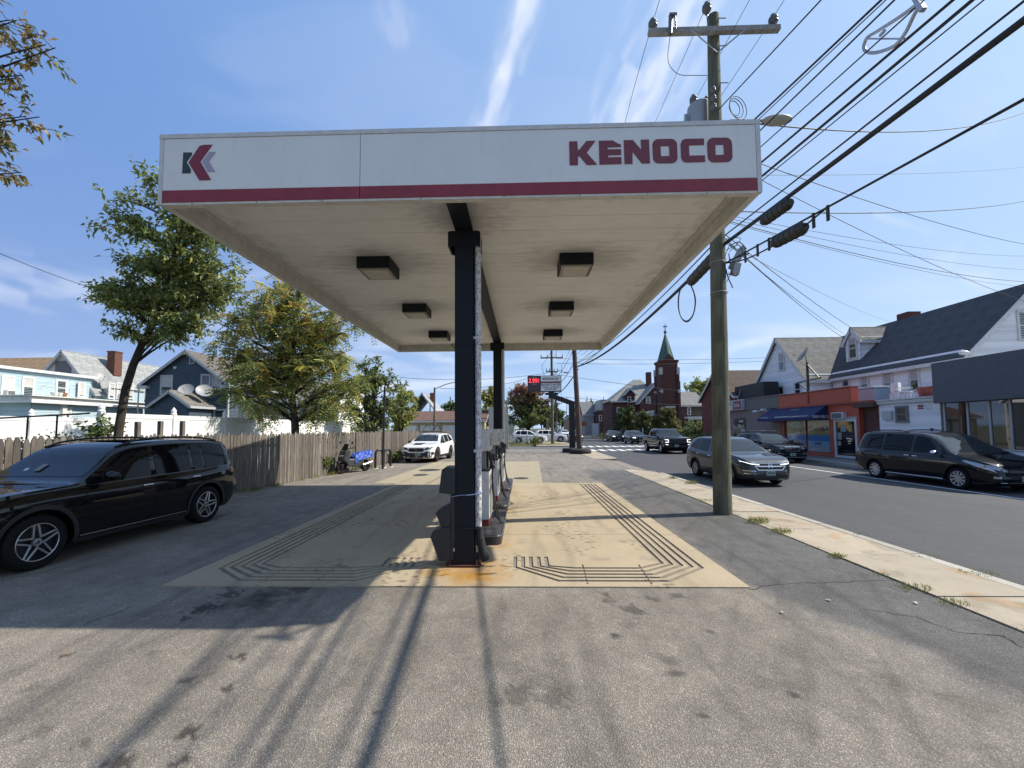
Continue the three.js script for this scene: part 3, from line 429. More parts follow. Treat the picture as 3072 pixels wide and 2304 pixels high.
// litter and squeegee box hung on the near column
{
  const d = 5.62, f = (x, y) => { const p = onZ(1250 + x / 3.529, 1250 + y / 3.529, d); return [p.x, p.y]; };
  const t = thing('squeegee_station', 'black angular squeegee and paper holder strapped to the column', 'holder');
  const blk = M({ color: C(0.016, 0.018, 0.021), roughness: 0.5, bumpMap: T.fine, bumpScale: 0.001 });
  obj('upper_hood', extr([f(312, 532), f(408, 548), f(408, 822), f(238, 806), f(268, 560)], 0.3, 0.006).translate(0, 0, -d - 0.28), blk, t);
  obj('body', extr([f(358, 830), f(398, 830), f(402, 1270), f(385, 1512), f(362, 1520), f(352, 940)], 0.26, 0.004).translate(0, 0, -d - 0.27), blk, t);
  obj('hopper', extr([f(353, 920), f(230, 985), f(200, 1022), f(262, 1172), f(355, 1160)], 0.28, 0.006).translate(0, 0, -d - 0.275), blk, t);
  obj('hopper', extr([f(355, 1165), f(268, 1172), f(170, 1215), f(146, 1275), f(236, 1528), f(362, 1516)], 0.28, 0.006).translate(0, 0, -d - 0.275), blk, t);
  obj('hinge', cyl(V(f(395, 1370)[0], f(395, 1390)[1], -d), V(f(395, 1370)[0], f(395, 1425)[1], -d), 0.012), steel, t);
}
// pump islands and pumps
{
  const top = M({ color: C(0.05, 0.05, 0.05), map: T.conc, roughness: 0.55 }), edge = M({ color: C(0.028, 0.028, 0.03), roughness: 0.45, map: T.soft }), lipM = M({ color: C(0.12, 0.12, 0.12), roughness: 0.35, metalness: 0.5 });
  const isl = ['front island', 'middle island', 'rear island'], X = -0.8;
  const rshape = (w, l, r) => { const s = new THREE.Shape(); s.moveTo(-w + r, -l); s.lineTo(w - r, -l); s.quadraticCurveTo(w, -l, w, -l + r); s.lineTo(w, l - r); s.quadraticCurveTo(w, l, w - r, l); s.lineTo(-w + r, l); s.quadraticCurveTo(-w, l, -w, l - r); s.lineTo(-w, -l + r); s.quadraticCurveTo(-w, -l, -w + r, -l); return s; };
  const red = M({ color: C(0.2, 0.025, 0.03), roughness: 0.5, map: T.soft }), dark = M({ color: C(0.02, 0.02, 0.022), roughness: 0.5 }), screen = M({ color: C(0.16, 0.18, 0.15), roughness: 0.2 });
  const greyM = M({ color: C(0.24, 0.24, 0.235), map: T.soft, roughness: 0.45 });
  [[-6.63, -8.75], [-9.2, -11.25], [-11.75, -14.2]].forEach(([z0, z1], i) => {
    const t = thing('pump_island', `low black rounded concrete pump island, the ${isl[i]} of three`, 'kerb island', [X, PADY, (z0 + z1) / 2]);
    const l = (z0 - z1) / 2;
    obj('kerb', extr(rshape(0.45, l, 0.16), 0.13).rotateX(-Math.PI / 2), edge, t); obj('deck', extr(rshape(0.43, l - 0.02, 0.15), 0.02, 0.006).rotateX(-Math.PI / 2).translate(0, 0.131, 0), top, t);
    obj('edge_band', tube(rshape(0.45, l, 0.16).getPoints(8).slice(0, -1).map((p) => V(p.x, 0.135, p.y)), 0.012, 6, 120, true), lipM, t);
  });
  const pump = (z, lab) => {
    const t = thing('fuel_pump', lab, 'fuel pump', [X, PADY + 0.15, z], 0, 'fuel pumps on the islands');
    obj('plinth', bx(-0.2, 0.2, 0, 0.12, -0.36, 0.36), red, t);
    obj('lower_cabinet', bx(-0.215, 0.215, 0.121, 0.95, -0.375, 0.375, 0.012), whiteEnamel, t);
    for (const q of [0.217, -0.224]) obj('door_panel', bx(q, q + 0.007, 0.2, 0.88, -0.32, 0.32), greyM, t);
    obj('shelf', bx(-0.225, 0.225, 0.951, 0.985, -0.385, 0.385, 0.008), dark, t);
    for (const q of [-0.3, 0.1]) obj('hydraulic_column', bx(-0.14, 0.14, 0.986, 1.3, q, q + 0.18), greyM, t);
    obj('nozzle_bay', bx(-0.17, 0.17, 0.99, 1.3, -0.1, 0.08), dark, t);
    obj('head', bx(-0.215, 0.215, 1.3, 1.68, -0.385, 0.385, 0.015), whiteEnamel, t);
    for (const q of [0.216, -0.222]) obj('display', bx(q, q + 0.006, 1.38, 1.6, -0.28, 0.28), screen, t);
    obj('sticker', bx(-0.17, 0.0, 1.345, 1.375, 0.386, 0.389), dark, t);
    for (const s of [-1, 1]) {
      const nz = obj('nozzle', [cyl(V(s * 0.2, 1.27, 0.17), V(s * 0.27, 1.02, 0.2), 0.03, 0.036, 8), cyl(V(s * 0.27, 1.02, 0.2), V(s * 0.25, 0.9, 0.2), 0.022, 0.018, 8), bx(s > 0 ? 0.21 : -0.3, s > 0 ? 0.3 : -0.21, 0.98, 1.24, 0.18, 0.2)], dark, t);
      obj('hose', tube([V(s * 0.25, 0.92, 0.2), V(s * 0.27, 0.55, 0.22), V(s * 0.33, 0.16, 0.25), V(s * 0.42, 0.03, 0.16), V(s * 0.36, 0.1, 0.0), V(s * 0.27, 0.42, -0.1), V(s * 0.23, 0.7, -0.12)], 0.016, 8, 60), rubber, t);
    }
    return t;
  };
  pump(-7.6, 'white fuel pump with a red plinth on the front island'); pump(-10.1, 'white fuel pump on the middle island with black hoses'); pump(-12.55, 'white fuel pump on the rear island before the second column');
}
// price sign on a bent pole by the street
{
  const d = 33.1, b = onY(1717, 1356), P = (px, py) => onZ(px, py, d);
  const t = thing('price_sign', 'roadside price sign with red lit digits on a bent black pole', 'sign');
  const x = P(1717, 1356).x, el = P(1712, 1204).y, s0 = P(1583, 1176), s1 = P(1682, 1127);
  obj('pole', bx(x - 0.22, x + 0.22, 0, el, -d - 0.2, -d + 0.2, 0.02), black, t);
  const ax = P(1655, 1190);
  obj('arm', beam(V(x + 0.15, el - 0.2, -d), V(ax.x, ax.y + 0.05, -d), 0.36, 0.42), black, t);
  obj('stub', bx(ax.x - 0.25, ax.x + 0.2, ax.y - 0.15, s0.y, -d - 0.15, -d + 0.15, 0.02), black, t); obj('flange', bx(ax.x - 0.5, ax.x + 0.5, s0.y - 0.25, s0.y - 0.08, -d - 0.2, -d + 0.2), black, t);
  const box = obj('cabinet', bx(s0.x, s1.x, s0.y, s1.y, -d - 0.25, -d + 0.2, 0.02), M({ color: C(0.02, 0.022, 0.026), roughness: 0.5 }), t);
  const xm = lerp(s0.x, s1.x, 0.395), w = s1.x - s0.x, h = s1.y - s0.y, zf = -d + 0.205;
  const whiteP = M({ color: C(0.75, 0.76, 0.75), roughness: 0.4 });
  obj('price_panel', bx(s0.x + 0.05, xm - 0.03, s0.y + 0.06, s1.y - 0.06, zf - 0.02, zf), M({ color: C(0.05, 0.025, 0.028), roughness: 0.35 }), t);
  obj('name_panel', bx(xm + 0.01, s1.x - 0.05, s0.y + h * 0.63, s1.y - 0.05, zf - 0.02, zf), whiteP, t);
  obj('red_band', bx(xm + 0.01, s1.x - 0.05, s0.y + h * 0.535, s0.y + h * 0.6, zf - 0.02, zf), redM, t);
  obj('garage_panel', bx(xm + 0.01, s1.x - 0.05, s0.y + 0.06, s0.y + h * 0.525, zf - 0.02, zf), whiteP, t);
  const txt = (s, cx, cy, hh, ww, m, n) => { const g = new TextGeometry(s, { font: FONT, size: 1, depth: 0.02, curveSegments: 3 }); g.computeBoundingBox(); const B = g.boundingBox; g.translate(-(B.min.x + B.max.x) / 2, -(B.min.y + B.max.y) / 2, 0).scale(ww / (B.max.x - B.min.x), hh / (B.max.y - B.min.y), 0.5).translate(cx, cy, zf + 0.001); obj(n, g, m, t); };
  const ink = M({ color: C(0.02, 0.02, 0.022) }), cxr = (xm + s1.x) / 2 - 0.02;
  txt('KENOCO', cxr, s0.y + h * 0.79, h * 0.15, w * 0.46, M({ color: C(0.03, 0.008, 0.012) }), 'lettering'); txt("EDDIE'S AUTO", cxr, s0.y + h * 0.43, h * 0.13, w * 0.57, ink, 'lettering'); txt('FOREIGN & DOMESTIC', cxr, s0.y + h * 0.275, h * 0.075, w * 0.5, ink, 'lettering'); txt('603-889-9861', cxr, s0.y + h * 0.15, h * 0.08, w * 0.36, ink, 'lettering');
  const led = M({ color: C(0.3, 0.01, 0.02), emissive: C(1, 0.06, 0.09), emissiveIntensity: 1.3 });
  const cl = (s0.x + xm) / 2; txt('2.99', cl - w * 0.035, s0.y + h * 0.69, h * 0.27, w * 0.25, led, 'led_digits'); txt('9', cl + w * 0.128, s0.y + h * 0.735, h * 0.14, w * 0.035, led, 'led_digits'); txt('10', cl + w * 0.128, s0.y + h * 0.6, h * 0.1, w * 0.04, led, 'led_digits');
  txt('REGULAR', cl, s0.y + h * 0.89, h * 0.025, w * 0.14, whiteP, 'lettering'); txt('UNLEADED', cl, s0.y + h * 0.465, h * 0.025, w * 0.14, whiteP, 'lettering');
  const tyre = (px, py, lab) => { const p = onY(px, py), tt = thing('kerb_ring', lab, 'planter', [p.x, 0, p.z]); obj('rim', new THREE.TorusGeometry(0.62, 0.17, 10, 28).rotateX(Math.PI / 2).scale(1, 1.1, 0.8).translate(0, 0.15, 0), rubber, tt); obj('soil', new THREE.CylinderGeometry(0.55, 0.55, 0.14, 24).scale(1, 1, 0.8), M({ color: C(0.06, 0.045, 0.03), roughness: 1 }), tt); };
  tyre(1717, 1357, 'black round kerb ring at the foot of the sign pole'); tyre(1742, 1361, 'black round kerb ring at the foot of the leaning utility pole');
}
// tall pale board on posts beyond the pumps
{ const a = onZ(1467, 1222, 33), b = onZ(1524, 1357, 33); const t = thing('beige_board', 'tall plain beige board standing beyond the pumps', 'board'); const m = M({ color: C(0.5, 0.47, 0.4), map: T.soft, roughness: 0.7 });
  obj('board', bx(a.x, b.x, 0.25, a.y, -33.15, -33, 0.01), m, t); obj('frame', [bx(a.x - 0.04, a.x, 0, a.y + 0.05, -33.18, -32.98), bx(b.x, b.x + 0.04, 0, a.y + 0.05, -33.18, -32.98), bx(a.x, b.x, a.y, a.y + 0.05, -33.18, -32.98)], M({ color: C(0.4, 0.38, 0.33), roughness: 0.6 }), t); }
// ---------- vehicles ----------
// monotone cubic through control points [x, y], any order
function curve(pts) {
  const p = [...pts].sort((a, b) => a[0] - b[0]), n = p.length, m = [], d = [];
  for (let i = 0; i < n - 1; i++) d.push((p[i + 1][1] - p[i][1]) / (p[i + 1][0] - p[i][0] || 1e-6));
  for (let i = 0; i < n; i++) m.push(i === 0 ? d[0] : i === n - 1 ? d[n - 2] : d[i - 1] * d[i] <= 0 ? 0 : 2 * d[i - 1] * d[i] / (d[i - 1] + d[i]));
  return (x) => { if (x <= p[0][0]) return p[0][1]; if (x >= p[n - 1][0]) return p[n - 1][1]; let i = 0; while (x > p[i + 1][0]) i++; const h = p[i + 1][0] - p[i][0], t = (x - p[i][0]) / h, t2 = t * t, t3 = t2 * t; return (2 * t3 - 3 * t2 + 1) * p[i][1] + (t3 - 2 * t2 + t) * h * m[i] + (-2 * t3 + 3 * t2) * p[i + 1][1] + (t3 - t2) * h * m[i + 1]; };
}
const chrome = M({ color: C(0.75, 0.75, 0.76), roughness: 0.12, metalness: 1 }), tyreM = MP({ color: C(0.009, 0.009, 0.0095), roughness: 0.85, specularIntensity: 0.4 }), plastic = M({ color: C(0.016, 0.016, 0.017), roughness: 0.6 });
const carGlass = MP({ color: C(0.02, 0.025, 0.027), roughness: 0.03 }), carTint = MP({ color: C(0.005, 0.006, 0.007), roughness: 0.04, specularIntensity: 0.45 });
const lampGlass = MP({ color: C(0.4, 0.42, 0.44), roughness: 0.12, metalness: 0.5, clearcoat: 1, clearcoatRoughness: 0.02 }), lampDark = MP({ color: C(0.05, 0.055, 0.06), roughness: 0.1, clearcoat: 1 }), tailRed = MP({ color: C(0.22, 0.008, 0.012), roughness: 0.15, clearcoat: 1 });
const lampOn = M({ color: C(0.9, 0.9, 0.9), emissive: C(1, 0.98, 0.94), emissiveIntensity: 1.3 });
const plateM = M({ color: C(0.3, 0.36, 0.33), roughness: 0.5 }), plateInk = M({ color: C(0.12, 0.17, 0.15), roughness: 0.6 });
const seamM = M({ color: C(0.004, 0.004, 0.004), roughness: 1 });
const paintOf = (r, g, b, o = {}) => MP({ color: C(r, g, b), roughness: 0.45, metalness: 0, specularIntensity: 0.05, clearcoat: 1, clearcoatRoughness: 0.03, ...o });
const ev2 = new Evaluator(); ev2.attributes = ['position', 'normal', 'uv']; ev2.useGroups = false;

function wheelGeo(r, rimR, w, style) {
  const h = w / 2, tp = [[rimR, -h * 0.9], [rimR + 0.01, -h], [r - 0.035, -h], [r - 0.01, -h * 0.85], [r, -h * 0.6], [r, h * 0.6], [r - 0.01, h * 0.85], [r - 0.035, h], [rimR + 0.01, h], [rimR, h * 0.9]].map((p) => new THREE.Vector2(p[0], p[1]));
  const tyre = new THREE.LatheGeometry(tp, 40).rotateX(Math.PI / 2);
  const barrel = merge([new THREE.LatheGeometry([[rimR, -h * 0.9], [rimR - 0.012, -h * 0.5], [rimR - 0.02, h * 0.35], [rimR - 0.012, h * 0.9], [rimR, h * 0.9]].map((p) => new THREE.Vector2(p[0], p[1])), 40).rotateX(Math.PI / 2), new THREE.CylinderGeometry(rimR - 0.015, rimR - 0.015, 0.01, 32).rotateX(Math.PI / 2).translate(0, 0, h * 0.2)]);
  const S = [], lipR = new THREE.TorusGeometry(rimR - 0.006, 0.008, 6, 40).translate(0, 0, h * 0.9);
  const spoke = (a, w0, w1, dz = 0) => { const s = extr([[-w0, 0.03], [w0, 0.03], [w1, rimR - 0.008], [-w1, rimR - 0.008]], 0.022, 0.004).translate(0, 0, h * 0.66 + dz); s.rotateZ(a); S.push(s); };
  const n = style.n; for (let i = 0; i < n; i++) { const a = i / n * 2 * Math.PI + (style.a || 0); if (style.pair) { for (const q of [-1, 1]) { const s = extr([[-0.011, 0.05], [0.011, 0.05], [0.012, rimR - 0.008], [-0.012, rimR - 0.008]], 0.02, 0.003).translate(q * (style.h0 ?? 0.028), 0, h * 0.68); const p = s.attributes.position; for (let k = 0; k < p.count; k++) p.setX(k, p.getX(k) + q * (p.getY(k) / rimR) * (style.h1 ?? 0.02)); s.rotateZ(a); S.push(s); } } else spoke(a, style.w0 ?? 0.03, style.w1 ?? 0.045); }
  S.push(new THREE.CylinderGeometry(0.052, 0.058, 0.03, 20).rotateX(Math.PI / 2).translate(0, 0, h * 0.74)); S.push(lipR);
  const cap = new THREE.CylinderGeometry(0.03, 0.03, 0.01, 20).rotateX(Math.PI / 2).translate(0, 0, h * 0.74 + 0.018);
  return { tyre, barrel, spokes: merge(S), cap };
}

function makeCar(name, label, s) {
  const car = thing(name, label, s.category || 'car', [0, 0, 0]);
  const top = curve(s.top), belt = curve(s.belt), plan = curve(s.plan), bot = curve(s.bot), xf = s.L / 2, N = s.n || 76;
  const ring = (x) => { const yT = top(x), yB = Math.min(belt(x), yT - 0.01), y0 = bot(x), w = plan(x), hG = yT - yB, wt = w * lerp(0.93, s.tumble, sst(0.05, 0.5, hG)), k = (a) => lerp(y0, yB, a);
    const ridge = s.ridge ?? 0.012;
    return [[0, y0], [0.8 * w, y0], [0.93 * w, y0 + 0.03], [0.975 * w, k(0.16)], [0.985 * w, k(0.34)], [0.992 * w, k(0.5)], [w - ridge * 0.2, k(0.66)], [w, k(0.76)], [w - ridge, k(0.86)], [0.968 * w, yB - 0.025], [0.945 * w, yB], [lerp(0.94 * w, wt, 0.3), yB + 0.3 * hG], [lerp(0.94 * w, wt, 0.65), yB + 0.62 * hG], [wt, yB + 0.86 * hG], [wt * 0.93, yB + 0.945 * hG], [wt * 0.8, yB + 0.975 * hG], [wt * 0.4, yB + 0.995 * hG], [0, yT]]; };
  const xs = []; for (let i = 0; i <= N; i++) { const t = i / N, u = 0.5 - 0.5 * Math.cos(Math.PI * t); xs.push(xf * (1 - 2 * lerp(t, u, 0.65))); }
  const K = ring(0).length, pos = [], idx = [], row = 2 * K - 2;
  for (const x of xs) { const r = ring(x); for (let j = 0; j < K; j++) pos.push(x, r[j][1], r[j][0]); for (let j = K - 2; j > 0; j--) pos.push(x, r[j][1], -r[j][0]); }
  for (let i = 0; i < N; i++) for (let j = 0; j < row; j++) { const a = i * row + j, b = i * row + (j + 1) % row, c = a + row, d = b + row; idx.push(a, c, b, b, c, d); }
  for (const [o, f] of [[0, 0], [N * row, 1]]) { const c = pos.length / 3; let sy = 0; for (let j = 0; j < row; j++) sy += pos[(o + j) * 3 + 1]; pos.push(pos[o * 3], sy / row, 0); for (let j = 0; j < row; j++) { const a = o + j, b = o + (j + 1) % row; f ? idx.push(a, c, b) : idx.push(a, b, c); } }
  let g = new THREE.BufferGeometry(); g.setAttribute('position', new THREE.Float32BufferAttribute(pos, 3)); g.setIndex(idx);
  { // outward winding
    const v = (i) => V(pos[idx[i] * 3], pos[idx[i] * 3 + 1], pos[idx[i] * 3 + 2]); let vol = 0; for (let i = 0; i < idx.length; i += 3) vol += v(i).dot(v(i + 1).cross(v(i + 2))); if (vol < 0) { for (let i = 0; i < idx.length; i += 3) { const t = idx[i + 1]; idx[i + 1] = idx[i + 2]; idx[i + 2] = t; } g.setIndex(idx); } }
  g = toCreasedNormals(g, 0.7); g.setAttribute('uv', new THREE.BufferAttribute(new Float32Array(g.attributes.position.count * 2), 2));
  const solid = new THREE.Mesh(g, new THREE.MeshBasicMaterial({ side: THREE.DoubleSide })); g.boundsTree = new MeshBVH(g); solid.raycast = acceleratedRaycast;
  let body = new Brush(g); body.updateMatrixWorld();
  const ax = [xf - s.fo, xf - s.fo - s.wb], arch = s.wr + (s.gap ?? 0.055);
  for (const x of ax) for (const q of [-1, 1]) { const c = new THREE.CylinderGeometry(arch, arch, 0.5, 36).rotateX(Math.PI / 2).translate(x, s.wr + 0.01, q * (s.W / 2 - 0.02)); const b = new Brush(norm(c)); b.updateMatrixWorld(); body = ev2.evaluate(body, b, SUBTRACTION); body.updateMatrixWorld(); }
  if (s.bed) { const b = new Brush(norm(new THREE.BoxGeometry(s.bed[1] - s.bed[0], 0.6, s.W - 0.34).translate((s.bed[0] + s.bed[1]) / 2, s.bed[2] + 0.3, 0))); b.updateMatrixWorld(); body = ev2.evaluate(body, b, SUBTRACTION); }
  obj('body', body.geometry, s.paint, car);
  obj('underbody', bx(-xf + 0.3, xf - 0.3, s.bot0 ?? 0.2, 0.42, -s.W / 2 + 0.3, s.W / 2 - 0.3), seamM, car);
  // parts laid on the skin: a polygon in one view, pushed onto the body
  const ray = new THREE.Raycaster(); ray.firstHitOnly = true;
  const cast = (o, d) => { ray.set(o, d); const h = ray.intersectObject(solid, false); return h[0]; };
  const views = { side: (q) => [(a, b) => V(a, b, 3 * q), V(0, 0, -q)], front: () => [(a, b) => V(4, b, a), V(-1, 0, 0)], rear: () => [(a, b) => V(-4, b, a), V(1, 0, 0)], top: () => [(a, b) => V(a, 4, b), V(0, -1, 0)] };
  const lay = (view, q, pts, off, mx = 0.14) => {
    const sg = new THREE.ShapeGeometry(poly(pts)), p = sg.attributes.position, ii = sg.index.array; let tri = []; for (let i = 0; i < ii.length; i += 3) tri.push([0, 1, 2].map((k) => [p.getX(ii[i + k]), p.getY(ii[i + k])]));
    for (let it = 0; it < 7; it++) { const out = []; let split = false; for (const t of tri) { const l = [0, 1, 2].map((k) => Math.hypot(t[k][0] - t[(k + 1) % 3][0], t[k][1] - t[(k + 1) % 3][1])); const m = l.indexOf(Math.max(...l)); if (l[m] > mx) { const a = t[m], b = t[(m + 1) % 3], c = t[(m + 2) % 3], h = [(a[0] + b[0]) / 2, (a[1] + b[1]) / 2]; out.push([a, h, c], [h, b, c]); split = true; } else out.push(t); } tri = out; if (!split) break; }
    const [org, dir] = views[view](q), P = [], NN = [], memo = {};
    const hit = (t) => { const key = t[0].toFixed(4) + ',' + t[1].toFixed(4); if (memo[key]) return memo[key]; const h = cast(org(t[0], t[1]), dir); if (!h) return (memo[key] = null); const n = h.face.normal.clone(); if (n.dot(dir) > 0) n.negate(); return (memo[key] = [h.point.clone().addScaledVector(n, off), n]); };
    for (const t of tri) { const h = t.map(hit); if (h.some((x) => !x)) continue; if (Math.max(h[0][0].distanceTo(h[1][0]), h[1][0].distanceTo(h[2][0]), h[0][0].distanceTo(h[2][0])) > mx * 3.5) continue; for (const x of h) { P.push(x[0].x, x[0].y, x[0].z); NN.push(x[1].x, x[1].y, x[1].z); } }
    if (!P.length) return null; const o = new THREE.BufferGeometry(); o.setAttribute('position', new THREE.Float32BufferAttribute(P, 3)); o.setAttribute('normal', new THREE.Float32BufferAttribute(NN, 3)); o.setAttribute('uv', new THREE.BufferAttribute(new Float32Array(P.length / 3 * 2), 2));
    const w = mergeVertices(o.clone().deleteAttribute('normal'), 1e-4); w.computeVertexNormals(); return w; };
  const put = (n, geos, m, parent = car) => { geos = [geos].flat().filter(Boolean); return geos.length ? obj(n, merge(geos), m, parent) : null; };
  const both = (pts, off, mx) => [lay('side', 1, pts, off, mx), lay('side', -1, pts, off, mx)];
  const sym = (pts) => pts.map(([a, b]) => [-a, b]).reverse();
  const strip = (pts, w) => { const L = [], R = []; for (let i = 0; i < pts.length; i++) { const a = pts[Math.max(0, i - 1)], b = pts[Math.min(pts.length - 1, i + 1)], l = Math.hypot(b[0] - a[0], b[1] - a[1]) || 1, nx = -(b[1] - a[1]) / l, ny = (b[0] - a[0]) / l; L.push([pts[i][0] + nx * w / 2, pts[i][1] + ny * w / 2]); R.push([pts[i][0] - nx * w / 2, pts[i][1] - ny * w / 2]); } return [...L, ...R.reverse()]; };
  // windows: side panes given by bottom x range and top x range
  const gy = (x, f) => { const yB = belt(x), yT = top(x); return lerp(yB, yT, f); };
  for (const q of [1, -1]) for (const [b0, b1, t0, t1, tint] of s.panes) { const n = 5, pts = []; for (let i = 0; i <= n; i++) { const x = lerp(b0, b1, i / n); pts.push([x, belt(x) + 0.03]); } for (let i = 0; i <= n; i++) { const x = lerp(t1, t0, i / n); pts.push([x, lerp(belt(x), top(x), s.dlo ?? 0.84)]); } put('side_window', lay('side', q, pts, 0.005), tint ? carTint : carGlass); }
  { // windscreen and rear window
    const wsz = (y, w) => w; const mk = (y0, y1, w0, w1) => { const o = []; for (let i = 0; i <= 6; i++) o.push([lerp(-w0, w0, i / 6), y0 + 0.02 * (1 - Math.abs(i - 3) / 3) * 0]); for (let i = 0; i <= 6; i++) o.push([lerp(w1, -w1, i / 6), y1]); return o; };
    put('windscreen', lay('front', 0, mk(...s.screen), 0.005, 0.1), carGlass); if (s.rearWin) put('rear_window', lay('rear', 0, mk(...s.rearWin), 0.005, 0.1), carTint);
  }
  for (const [n, view, pts, mat, off, mirror, mx] of s.skin) {
    if (view === 'side') put(n, lay('side', 1, pts, off ?? 0.004, mx), mat), put(n, lay('side', -1, pts, off ?? 0.004, mx), mat);
    else { put(n, lay(view, 0, pts, off ?? 0.004, mx), mat); if (mirror) put(n, lay(view, 0, sym(pts), off ?? 0.004, mx), mat); }
  }
  for (const pts of s.seams || []) for (const q of [1, -1]) put('door_seam', lay('side', q, strip(pts, 0.008), 0.0015, 0.08), seamM);
  // wheel arch lips
  if (s.archM) for (const x of ax) for (const q of [1, -1]) { const o = []; for (let i = 0; i <= 20; i++) { const a = lerp(-0.25, Math.PI + 0.25, i / 20); o.push([x + Math.cos(a) * (arch + 0.001), s.wr + 0.01 + Math.sin(a) * (arch + 0.001)]); } for (let i = 20; i >= 0; i--) { const a = lerp(-0.25, Math.PI + 0.25, i / 20), r = arch + (s.archW ?? 0.06); o.push([x + Math.cos(a) * r, s.wr + 0.01 + Math.sin(a) * r]); } put('arch_trim', lay('side', q, o, 0.012, 0.07), s.archM); }
  for (const [x0, x1, y, h, m] of s.sills || []) for (const q of [1, -1]) put('sill_trim', lay('side', q, [[x0, y], [x1, y], [x1, y + h], [x0, y + h]], 0.012, 0.2), m);
  for (const [x, y, m] of s.handles || []) for (const q of [1, -1]) { const h = cast(V(x, y, 3 * q), V(0, 0, -q)); if (h) put('door_handle', new RoundedBoxGeometry(0.19, 0.028, 0.03, 2, 0.012).translate(x, y, h.point.z + 0.018 * q), m); }
  for (const q of [1, -1]) { // mirrors
    const [mx, my, mm] = s.mirror, h = cast(V(mx, my, 3 * q), V(0, 0, -q)), z = h ? h.point.z : q * s.W / 2; const b = new THREE.SphereGeometry(1, 16, 10).scale(0.075, 0.075, 0.12).translate(mx - 0.02, my + 0.08, z + 0.14 * q); const p = b.attributes.position; for (let i = 0; i < p.count; i++) if (p.getX(i) < mx - 0.05) p.setX(i, mx - 0.05); b.computeVertexNormals();
    const mo = put('mirror', [b, beam(V(mx, my - 0.01, z - 0.03 * q), V(mx - 0.01, my + 0.04, z + 0.1 * q), 0.05, 0.03)], mm || s.paint); }
  if (s.rails) for (const q of [1, -1]) { const [x0, x1, zz, m] = s.rails, P = []; for (let i = 0; i <= 10; i++) { const x = lerp(x0, x1, i / 10), h = cast(V(x, 4, zz * q), V(0, -1, 0)); P.push(V(x, (h ? h.point.y : top(x)) + 0.012 + 0.045 * Math.min(1, 4 * Math.min(i, 10 - i) / 10), zz * q)); } put('roof_rail', [tube(P, 0.018, 8, 40)], m || plastic); }
  // wheels
  const W = wheelGeo(s.wr, s.rim, s.tw || 0.235, s.style), rimM = s.rimM;
  for (const x of ax) for (const q of [1, -1]) { const w = new THREE.Group(); w.name = 'wheel'; w.position.set(x, s.wr, q * (s.W / 2 - (s.tw || 0.235) / 2 - 0.02)); if (q < 0) w.rotation.y = Math.PI; w.rotation.z = q * 0.3 + x; car.add(w); obj('tyre', W.tyre, tyreM, w); obj('rim', W.barrel, s.barrelM || plastic, w); obj('spokes', W.spokes, rimM, w); obj('hub_cap', W.cap, s.capM || plastic, w); if (s.star) obj('emblem', [0, 1, 2].map((k) => bx(-0.002, 0.002, 0, 0.026, 0, 0.006).rotateZ(k * 2.094)).map((e) => e.translate(0, 0, (s.tw || 0.235) / 2 * 0.74 + 0.023)).concat(new THREE.TorusGeometry(0.028, 0.003, 6, 24).translate(0, 0, (s.tw || 0.235) / 2 * 0.74 + 0.024)), chrome, w); }
  // plate
  if (s.plate) { const [y, z, w = 0.31] = s.plate, h = cast(V(4, y, z), V(-1, 0, 0)), x = (h ? h.point.x : xf) + 0.012; const p = put('licence_plate', bx(x - 0.01, x, y - 0.078, y + 0.078, z - w / 2, z + w / 2), plateM); put('plate_print', bx(x + 0.0005, x + 0.002, y - 0.035, y + 0.035, z - w * 0.4, z + w * 0.4), plateInk, p); }
  if (s.extra) s.extra({ car, put, cast, lay, both, strip, top, belt, ax, xf });
  return car;
}
const place = (car, x, z, heading, y = 0) => { car.position.set(x, y, z); car.rotation.y = -Math.PI / 2 + heading; return car; }; // heading 0 looks along +z
const dupCar = (src, label, group) => { const c = src.clone(); c.name = numbered(src.name.replace(/_\d{3}$/, '')); c.userData = { ...src.userData }; tag(c, label, null, group); scene.add(c); return c; };
const aluM = M({ color: C(0.62, 0.62, 0.63), roughness: 0.28, metalness: 0.9 }), darkRim = M({ color: C(0.03, 0.03, 0.032), roughness: 0.4, metalness: 0.4 });
const flatPlan = (L, w, nose = 0.72, tail = 0.86) => [[L / 2, w * nose], [L / 2 - 0.1, w * (nose + 0.13)], [L / 2 - 0.35, w * 0.95], [L / 2 - 0.9, w], [0, w], [-L / 2 + 0.7, w * 0.99], [-L / 2 + 0.2, w * 0.94], [-L / 2, w * tail]];

